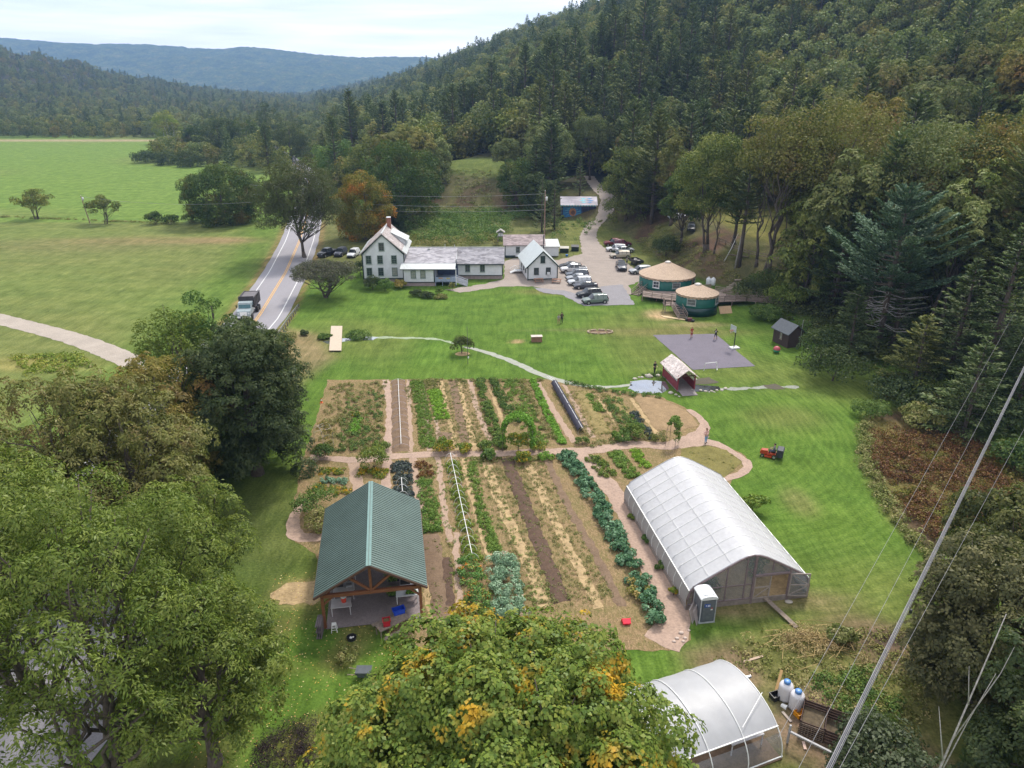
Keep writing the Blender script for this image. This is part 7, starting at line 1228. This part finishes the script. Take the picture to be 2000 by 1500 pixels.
# ---------------------------------------------------------------- vehicles
def paint_m(name, c, metal=.35): return M('car_paint_' + name, c, .32, .06, 2, metal=metal * .4, coat=.25)
CARS = {
 'suv': ([(-2.32, .45, .85, .88, .72, .6), (-2.25, .36, .98, 1.02, .84, .7), (-1.98, .3, 1.02, 1.62, .88, .62), (-1.25, .28, 1.0, 1.68, .9, .66), (-1.17, .28, 1.0, 1.69, .9, .66), (-.25, .27, .98, 1.7, .9, .67), (-.15, .27, .98, 1.7, .9, .67), (.45, .27, .97, 1.66, .9, .65), (1.15, .28, .98, 1.03, .88, .74), (1.9, .3, .9, .94, .85, .7), (2.25, .35, .78, .8, .76, .6), (2.34, .42, .66, .68, .66, .5)], (1, 1, 0, 1, 0, 1, 0, 1)),
 'sedan': ([(-2.3, .42, .8, .84, .72, .6), (-2.2, .34, .93, .98, .82, .7), (-1.6, .28, .95, 1.02, .87, .72), (-.95, .26, .94, 1.38, .88, .6), (-.85, .26, .94, 1.4, .88, .6), (-.1, .25, .93, 1.43, .88, .61), (0, .25, .93, 1.43, .88, .61), (.4, .25, .92, 1.38, .88, .6), (1.15, .26, .93, .97, .87, .74), (1.9, .28, .84, .88, .84, .7), (2.22, .33, .72, .75, .74, .6), (2.32, .4, .62, .64, .64, .5)], (0, 0, 1, 0, 1, 0, 1, 1)),
 'pickup': ([(-2.7, .5, 1.05, 1.08, .9, .8), (-2.65, .42, 1.08, 1.1, .93, .84), (-1.9, .4, 1.1, 1.12, .94, .85), (-.95, .4, 1.1, 1.13, .94, .85), (-.8, .38, 1.1, 1.8, .94, .68), (.05, .38, 1.1, 1.84, .94, .7), (.15, .38, 1.1, 1.84, .94, .7), (.75, .38, 1.1, 1.8, .94, .68), (1.35, .38, 1.12, 1.18, .93, .8), (2.3, .4, 1.05, 1.08, .9, .78), (2.62, .45, .92, .94, .84, .7), (2.72, .5, .75, .76, .8, .6)], (0, 0, 0, 1, 1, 0, 1, 1)),
 'van': ([(-2.4, .45, 1.0, 1.02, .85, .7), (-2.36, .35, 1.1, 1.7, .9, .7), (-1.4, .3, 1.08, 1.9, .93, .74), (-1.3, .3, 1.08, 1.9, .93, .74), (-.3, .3, 1.06, 1.92, .93, .74), (-.2, .3, 1.06, 1.92, .93, .74), (.75, .3, 1.04, 1.84, .93, .7), (1.45, .3, 1.04, 1.1, .9, .76), (2.1, .35, .9, .93, .84, .7), (2.35, .42, .7, .72, .74, .6)], (1, 1, 0, 1, 0, 1, 1))}
_wheel = None
def wheel_meshes():
    global _wheel
    if _wheel: return _wheel
    m = MB(); m.M = Matrix.Rotation(PI / 2, 4, 'X'); m.lathe([(.2, -.1), (.33, -.1), (.345, -.06), (.345, .06), (.33, .1), (.2, .1)], n=20); a = m.build('wheel', TYRE, None, True)
    m = MB(); m.M = Matrix.Rotation(PI / 2, 4, 'X'); m.lathe([(.0, -.095), (.06, -.108), (.21, -.105), (.21, .105), (.06, .108), (0, .095)], n=10); b_ = m.build('rim', STEEL); _wheel = (a.data, b_.data); bpy.data.objects.remove(a); bpy.data.objects.remove(b_); return _wheel
def car(name, label, p, rz, kind, col, cat='car', group=None, roofrack=False, s=1., bedfill=None):
    st, flags = CARS[kind]; t = thing(name, label, cat, p, rz, group); t.scale = (s, s, s); rings = []
    for x, zb, zt, zr, w, wt in st: half = [(w * .86, zb), (w, zb + .16), (w * 1.01, zt - .14), (w * .965, zt), (wt, zr - .05), (wt * .78, zr), (0, zr + .02)]; rings.append([(x, -y, z) for y, z in half] + [(x, y, z) for y, z in half[-2::-1]])
    k = 13; vs = [v for r in rings for v in r]; bf = []; gf = []
    for j in range(len(rings) - 1):
        cab = flags[j - 0] if j < len(flags) else 0; h0 = st[j][3] - st[j][2] > .3; h1_ = st[j + 1][3] - st[j + 1][2] > .3
        for i in range(k - 1):
            f = (j * k + i, j * k + i + 1, (j + 1) * k + i + 1, (j + 1) * k + i); side = i in (3, 8); top = i in (4, 5, 6, 7)
            g_ = (side and (h0 or h1_) and cab) or (top and h0 != h1_ and cab) or (side and h0 != h1_ and cab)
            (gf if g_ else bf).append(f)
        bf.append((j * k + 12, j * k, (j + 1) * k, (j + 1) * k + 12))
    bf += [tuple(range(k))[::-1], tuple(range((len(rings) - 1) * k, len(rings) * k))]
    m = MB(); m.add(vs, bf); pm = paint_m(*col) if isinstance(col, tuple) else col; m.build('body', pm, t, False, True)
    m = MB(); m.add(vs, gf); m.build('windows', M('car_glass', (.02, .025, .03), .08, .3, spec=1.), t, False, True)
    tm, rm = wheel_meshes(); L2 = st[-1][0]; wx = L2 - .82; rx = st[0][0] + .8
    for x in (wx, rx):
        for y in (-1, 1):
            o = bpy.data.objects.new('wheel', tm); C.objects.link(o); o.parent = t; o.location = (x, y * (st[5][4] - .06), .345); q = bpy.data.objects.new('rim', rm); C.objects.link(q); q.parent = o
            m = MB(); m.M = Matrix.Translation((x, y * (st[5][4] + .002), .36)) @ Matrix.Rotation(PI / 2, 4, 'X'); m.lathe([(.36, -.01), (.42, -.012), (.42, .012), (.36, .01)], n=16); m.v = [v for v in m.v]; m.build('wheel_arch', BLACKP, t)
    for y in (-1, 1):
        m = MB(); m.box((L2 - .12, y * .56, st[-2][2] - .1), (.16, .3, .14)); m.build('headlight', M('lamp_glass', (.6, .62, .62), .15, .1), t); m = MB(); m.box((st[0][0] + .06, y * .66, .9), (.1, .16, .2)); m.build('taillight', M('lamp_red', (.35, .01, .01), .2, .1), t); m = MB(); m.box((st[7][0] + .2, y * 1.0, st[7][2] + .02), (.14, .16, .12)); m.build('mirror', pm, t)
    m = MB(); m.box((L2 - .02, 0, .52), (.08, 1.0, .2)); m.build('grille', BLACKP, t); m = MB(); [m.box((x, 0, .42), (.06, 1.3, .16)) for x in (L2 + .0, st[0][0] - .0)]; m.build('bumper', BLACKP, t)
    if roofrack: m = MB(); [m.beam((-1.6, y * .58, 1.75), (.3, y * .58, 1.73), .04) for y in (-1, 1)]; m.build('roof_rails', BLACKP, t)
    if kind == 'pickup': m = MB(); m.box((-1.75, 0, 1.13), (1.6, 1.45, .03)); m.build('load_bed', bedfill or BLACKP, t)
    return t
CG = 'cars parked on the gravel'
def H(deg): return R(deg)
for lab, px, py, hd, kd, col, rr in (
    ('black car at the top of the row right of the cottage', 1114, 524, 188, 'sedan', ('black', (.018, .02, .024)), 0), ('white pickup second from the top in the row right of the cottage', 1120, 532, 190, 'pickup', ('white', (.62, .63, .65)), 0),
    ('slate-grey car third in the row right of the cottage', 1127, 541, 189, 'suv', ('slate', (.10, .115, .14)), 0), ('silver-grey car in the middle of the row right of the cottage', 1128, 548, 191, 'sedan', ('silver', (.30, .32, .35)), 0), ('bright silver car next to the last of the row right of the cottage', 1132, 556, 192, 'suv', ('bright_silver', (.48, .50, .53)), 0),
    ('dark grey wagon closing the row right of the cottage', 1143, 563, 190, 'sedan', ('graphite', (.05, .055, .075)), 0), ('black off-roader half hidden behind the sage green wagon', 1150, 580, 196, 'suv', ('black', (.018, .02, .024)), 0), ('sage green-grey wagon with roof rails nearest to the lawn', 1162, 592, 194, 'suv', ('sage', (.16, .20, .185)), 1),
    ('dark red pickup at the head of the right-hand row by the bank', 1201, 480, 185, 'pickup', ('dark_red', (.13, .012, .025)), 0), ('dark red car behind the dark red pickup', 1214, 481, 5, 'suv', ('wine', (.10, .01, .03)), 0), ('white off-roader in the right-hand row by the bank', 1203, 491, 186, 'suv', ('white', (.62, .63, .65)), 1), ('pale car with dark windows beside the white off-roader', 1219, 493, 8, 'sedan', ('pale', (.42, .44, .47)), 0),
    ('beige wagon in the right-hand row by the bank', 1211, 504, 187, 'suv', ('beige', (.42, .37, .30)), 0), ('dark pickup facing the camera in the middle of the drive', 1213, 526, 268, 'pickup', ('navy_black', (.03, .035, .055)), 0), ('white-roofed black car in front of the trailer beside the larger yurt', 1250, 534, 195, 'suv', ('white_top', (.35, .37, .40)), 0)):
    car('parked_car', lab, G(px, py), R(hd), kd, col, 'car', CG, bool(rr), s=.98)
for lab, px, py, hd, kd, col in (('white car under the trees on the upper terrace', 1322, 428, 190, 'sedan', ('white', (.62, .63, .65))), ('dark car with pale windscreen under the trees on the upper terrace', 1350, 450, 255, 'suv', ('black', (.018, .02, .024))),
    ('black pickup left in the row behind the roadside tree', 640, 500, 245, 'pickup', ('black', (.018, .02, .024))), ('dark car in the middle of the row behind the roadside tree', 666, 499, 262, 'suv', ('graphite', (.05, .055, .075))), ('white off-roader left of the farmhouse', 691, 501, 262, 'suv', ('white', (.62, .63, .65)))):
    car('parked_car', lab, G(px, py), R(hd), kd, col, 'car')
t = thing('utility_trailer', 'black flatbed trailer loaded with crates beside the larger yurt', 'trailer', G(1242, 517), R(105)); m = MB(); m.box((0, 0, .65), (3.6, 1.8, .1)); [m.box((0, s * .9, .95), (3.6, .05, .5)) for s in (-1, 1)]; [m.box((s * 1.8, 0, .95), (.05, 1.8, .5)) for s in (-1, 1)]; m.build('bed', BLACKP, t); m = MB(); [m.box((ru(-1.4, 1.4), ru(-.6, .6), .95), (.5, .45, .5), rz=ru(0, 1)) for _ in range(7)]; m.build('load', M('mixed_crates', (.30, .29, .28), .8, .7, 1.5), t)
for y in (-1, 1): o = bpy.data.objects.new('wheel', wheel_meshes()[0]); C.objects.link(o); o.parent = t; o.location = (0, y * .95, .35)
# dump truck
tg = G(487, 618); DT = thing('dump_truck', 'dark dump truck with white cab front coming down the road', 'truck', (tg.x - .2, tg.y, 0), R(-83)); BK = M('truck_black', (.035, .03, .035), .5, .3, 1.5)
m = MB(); [m.box((-2.6, s * 1.2, 2.2), (4.6, .08, 1.6)) for s in (-1, 1)]; m.box((-4.9, 0, 2.2), (.08, 2.4, 1.6)); m.box((-.3, 0, 2.35), (.08, 2.4, 1.9)); m.box((-2.6, 0, 1.42), (4.6, 2.4, .1)); [m.box((x, s * 1.26, 2.2), (.1, .06, 1.6)) for x in (-4.4, -3.3, -2.2, -1.1) for s in (-1, 1)]; [m.box((-2.6, s * 1.2, 3.03), (4.7, .14, .1)) for s in (-1, 1)]; m.build('dump_body', BK, DT)
m = MB(); m.box((-2.6, 0, 2.9), (4.5, 2.3, .04)); m.build('load_tarp', M('tarp_grey', (.12, .11, .12), .8, .2, 2), DT)
m = MB(); m.prism([(-.15, .9), (-.15, 2.5), (.1, 2.65), (1.1, 2.6), (1.45, 1.75), (2.6, 1.6), (2.75, .9)], -1.05, 1.05, 'y'); 
m.build('cab', M('truck_white', (.28, .33, .35), .35, .2), DT)
m = MB(); m.add([(1.12, -.9, 2.52), (1.12, .9, 2.52), (1.47, .9, 1.8), (1.47, -.9, 1.8)], [(0, 1, 2, 3)]); [m.box((.5, s * 1.06, 2.1), (.9, .02, .6)) for s in (-1, 1)]; m.build('windscreen', M('truck_glass', (.05, .13, .15), .1, .3), DT)
m = MB(); m.box((2.78, 0, 1.2), (.06, 1.1, .6)); m.box((2.8, 0, .7), (.2, 2.2, .25)); m.build('grille', WPIPE, DT)
for x, y in ((1.9, 1), (1.9, -1), (-2.5, 1), (-2.5, -1), (-3.8, 1), (-3.8, -1)): o = bpy.data.objects.new('wheel', wheel_meshes()[0]); C.objects.link(o); o.parent = DT; o.location = (x, y * 1.02, .5); o.scale = (1.45, 2.2, 1.45)
m = MB(); m.box((-1.2, 0, .95), (7.2, .8, .3)); m.build('chassis', BLACKP, DT)
for y in (-1, 1): m = MB(); m.box((2.72, y * .8, 1.25), (.12, .25, .2)); m.build('headlight', _mc['lamp_glass'], DT); m = MB(); m.box((1.3, y * 1.3, 2.1), (.1, .18, .4)); m.build('mirror', BLACKP, DT)
# ---------------------------------------------------------------- people
SKIN = M('skin', (.42, .24, .17), .6, .1)
def person(label, p, rz, shirt, pants, shoes=(.04, .04, .04), hair=(.04, .03, .02), shorts=False, pose='stand', H=1.72, arms='down', parent=None, name='person'):
    k = H / 1.72; J = {}; Ed = []; B = []
    def j(n, v, r): J[n] = (Vector(v) * k, r * k)
    sit = pose == 'sit'; hz_ = .0
    j('pel', (0, 0, .95), .135); j('wst', (0, .005, 1.1), .125); j('chs', (0, 0, 1.3), .15); j('nck', (0, 0, 1.47), .06); j('hd0', (0, -.01, 1.56), .075); j('hd1', (0, -.015, 1.65), .095); j('hd2', (0, 0, 1.72), .06); j('nos', (0, -.12, 1.6), .015)
    for s, S in ((-1, 'L'), (1, 'R')):
        st = .14 if pose == 'walk' else .03; f = s * st
        j('hip' + S, (s * .10, 0, .88), .105); 
        if sit: j('kne' + S, (s * .16, -.42, .86), .07); j('ank' + S, (s * .16, -.48, .45), .045); j('toe' + S, (s * .17, -.64, .42), .035)
        else: j('kne' + S, (s * .12, f - .02, .50), .066); j('ank' + S, (s * .13, f * 1.7 + .02, .085), .043); j('toe' + S, (s * .15, f * 1.7 - .16, .035), .035)
        j('sho' + S, (s * .19, .01, 1.40), .062)
        el, ha = {'down': ((s * .26, .03, 1.14), (s * .27, -.05, .90)), 'fwd': ((s * .25, -.10, 1.15), (s * .18, -.34, 1.12)), 'up': ((s * .30, -.1, 1.52), (s * .22, -.22, 1.76)), 'hip': ((s * .34, .05, 1.18), (s * .20, -.08, 1.0))}[arms]
        j('elb' + S, el, .046); j('wri' + S, ha, .032); d = (Vector(ha) - Vector(el)).normalized(); q = Vector((0, 1, 0)) if abs(d.y) < .8 else Vector((1, 0, 0)); w = d.cross(q).normalized(); q = w.cross(d)
        pc_ = Vector(ha) + d * .06; j('pal' + S, pc_, .032)
        for i in range(4): b0 = pc_ + d * .035 + q * (.03 - .02 * i); e0 = b0 + d * (.045, .055, .05, .035)[i] + w * .01 * s; j('fa%d' % i + S, b0, .011); j('fb%d' % i + S, e0, .009); Ed.append(('pal' + S, 'fa%d' % i + S)); Ed.append(('fa%d' % i + S, 'fb%d' % i + S))
        j('th' + S, pc_ + q * .05 + d * .01, .011); Ed.append(('wri' + S, 'th' + S))
        Ed += [('pel', 'hip' + S), ('hip' + S, 'kne' + S), ('kne' + S, 'ank' + S), ('ank' + S, 'toe' + S), ('chs', 'sho' + S), ('sho' + S, 'elb' + S), ('elb' + S, 'wri' + S), ('wri' + S, 'pal' + S)]
    Ed += [('pel', 'wst'), ('wst', 'chs'), ('chs', 'nck'), ('nck', 'hd0'), ('hd0', 'hd1'), ('hd1', 'hd2'), ('hd0', 'nos')]
    nm = list(J); me = bpy.data.meshes.new('skel'); me.from_pydata([J[n][0] for n in nm], [(nm.index(a), nm.index(b_)) for a, b_ in Ed], []); o = bpy.data.objects.new('skel', me); C.objects.link(o)
    md = o.modifiers.new('s', 'SKIN'); md.use_smooth_shade = True; sv = me.skin_vertices[0].data
    for i, n in enumerate(nm): sv[i].radius = (J[n][1], J[n][1] * (.8 if n in ('chs', 'wst', 'pel') else 1)); sv[i].use_root = (n == 'pel')
    o.modifiers.new('u', 'SUBSURF').levels = 1; bpy.context.view_layer.update(); dg = bpy.context.evaluated_depsgraph_get(); nm_ = bpy.data.meshes.new_from_object(o.evaluated_get(dg)); bpy.data.objects.remove(o)
    mats = [SKIN, flat_m('shirt_%.2f_%.2f_%.2f' % shirt, shirt, .85), flat_m('pants_%.2f_%.2f_%.2f' % pants, pants, .85), flat_m('shoe_%.2f_%.2f_%.2f' % shoes, shoes, .6)]; nm_.materials.clear()
    for q in mats: nm_.materials.append(q)
    segs = [(J[a][0], J[b_][0], a[:3] + b_[:3]) for a, b_ in Ed]
    def cls(c):
        best = 9; kk_ = ''
        for a, b_, n in segs:
            d = b_ - a; t_ = max(0, min(1, (c - a).dot(d) / d.length_squared)); l = (c - a - d * t_).length
            if l < best: best = l; kk_ = n; tt = t_
        if kk_.startswith(('hd', 'nck')) or kk_[:3] in ('wri', 'pal') or kk_[:2] in ('fa', 'fb'): return 0
        if kk_ == 'chsnck': return 1 if tt < .8 else 0
        if kk_[:3] in ('sho', 'chs', 'wst'): return 1
        if kk_ == 'elbwri': return 0
        if kk_ == 'pelwst': return 1 if tt > .35 else 2
        if kk_ == 'anktoe': return 3
        if kk_ == 'kneank': return 0 if shorts else 2
        return 2
    for f in nm_.polygons: f.material_index = cls(f.center); f.use_smooth = True
    t = thing(name, label, 'person', p, rz); b = bpy.data.objects.new('body', nm_); C.objects.link(b); b.parent = t
    m = MB(); m.sphere((0, .02 * k, 1.655 * k), (.10 * k, .115 * k, .11 * k), 12, 8); keep = [f for f in m.f if sum(m.v[i][2] for i in f) / len(f) > 1.63 * k or sum(m.v[i][1] for i in f) / len(f) > .03 * k]; m.f = keep; m.m = [0] * len(keep); m.build('hair', flat_m('hair_%.2f' % hair[0], hair, .8), t, True)
    m = MB(); [m.sphere((s * .033 * k, -.105 * k, 1.632 * k), .011 * k, 6, 4) for s in (-1, 1)]; m.box((0, -.1 * k, 1.565 * k), (.04 * k, .012, .008)); m.build('face_features', flat_m('face_dark', (.06, .03, .03)), t)
    return t
person('person in a red shirt and red shorts standing on the ball court', G(1350, 661), R(20), (.35, .035, .03), (.30, .03, .03), shorts=True, arms='hip', hair=(.25, .13, .05))
pb = person('person in a black t-shirt with a white print walking on the ball court', G(1397, 664), R(150), (.01, .01, .012), (.015, .015, .015), shorts=True, pose='walk', arms='fwd'); m = MB(); m.box((0, .145, 1.3), (.13, .01, .15)); m.build('shirt_print', WPIPE, pb)
person('person in black beside the pond left of the red footbridge', G(1278, 731), R(10), (.012, .012, .014), (.015, .015, .02), pose='walk', arms='fwd')
person('left person of the couple on the lawn, in grey top and tan trousers', G(1091, 634), R(170), (.28, .25, .26), (.35, .22, .13), hair=(.1, .06, .03), H=1.65); person('right person of the couple on the lawn, in dark maroon top', G(1097, 632), R(190), (.05, .012, .025), (.012, .012, .018), H=1.82)
person('person in a pale pink top and light blue jeans at the garden edge', G(1378, 866), R(25), (.62, .38, .35), (.16, .30, .48), hair=(.12, .06, .03), arms='hip', H=1.75)
person('person in a dark top standing by the open pickup door', G(1224, 518), R(200), (.25, .22, .22), (.02, .02, .03), H=1.75)
# ride-on mower and rider
mg = G(1502, 892); MW = thing('riding_mower', 'orange-red riding mower with black grass bags on the mown lawn', 'lawn mower', mg, R(155)); MW.scale = (.88, .88, .9); OR = M('mower_orange', (.34, .045, .015), .35, .15)
m = MB(); m.prism([(.2, .35), (.2, .85), (.9, .8), (1.05, .6), (1.05, .35)], -.3, .3, 'y'); m.prism([(-.7, .35), (-.7, .6), (-.1, .62), (.2, .4)], -.45, .45, 'y'); m.build('hood', OR, MW)
m = MB(); m.prism([(-.35, .14), (.5, .14), (.5, .28), (-.35, .3)], -.6, .6, 'y'); m.build('mowing_deck', OR, MW); m = MB(); m.box((-.4, 0, .72), (.45, .45, .1)); m.box((-.62, 0, .92), (.1, .45, .4)); m.build('seat', BLACKP, MW)
m = MB(); m.tube([(.2, 0, .85), (.02, 0, 1.08)], .025); n_ = 12; m.tube([(.0 + .06 * math.sin(2 * PI * k / n_), .17 * math.cos(2 * PI * k / n_), 1.08 + .12 * math.sin(2 * PI * k / n_)) for k in range(n_ + 1)], .015, 4); m.build('steering_wheel', BLACKP, MW)
m = MB(); [m.box((-1.15, s * .32, .75), (.7, .55, .75)) for s in (-1, 1)]; m.prism([(-1.55, 1.12), (-.75, 1.12), (-.85, 1.28), (-1.45, 1.28)], -.62, .62, 'y'); m.build('grass_bags', M('bag_black', (.03, .033, .045), .6, .3), MW)
for x, y, sc_ in ((.75, .42, .55), (.75, -.42, .55), (-.55, .5, .75), (-.55, -.5, .75)): o = bpy.data.objects.new('wheel', wheel_meshes()[0]); C.objects.link(o); o.parent = MW; o.location = (x, y, .345 * sc_); o.scale = (sc_, 1, sc_); q = bpy.data.objects.new('rim', wheel_meshes()[1]); C.objects.link(q); q.parent = o
person('rider in grey sitting on the riding mower', mg + (Matrix.Rotation(R(155), 3, 'Z') @ Vector((-.4, 0, -.13))), R(155 + 90), (.16, .16, .18), (.05, .06, .09), pose='sit', arms='fwd', H=1.7)
# ---------------------------------------------------------------- air
hz = MB(); hz.box((-300, 2620, 235), (6400, 5400, 474)); HZ = hz.build('haze'); tag(HZ, 'faint blue air haze filling the valley', 'haze', None, 'stuff')
hm = bpy.data.materials.new('haze'); hm.use_nodes = True; nt = hm.node_tree; nt.nodes.clear(); pvn = nt.nodes.new('ShaderNodeVolumePrincipled')
pvn.inputs['Color'].default_value = (.34, .56, 1, 1); pvn.inputs['Density'].default_value = 1.5e-4; pvn.inputs['Anisotropy'].default_value = .2
ho = nt.nodes.new('ShaderNodeOutputMaterial'); nt.links.new(pvn.outputs[0], ho.inputs['Volume']); HZ.data.materials.clear(); HZ.data.materials.append(hm)
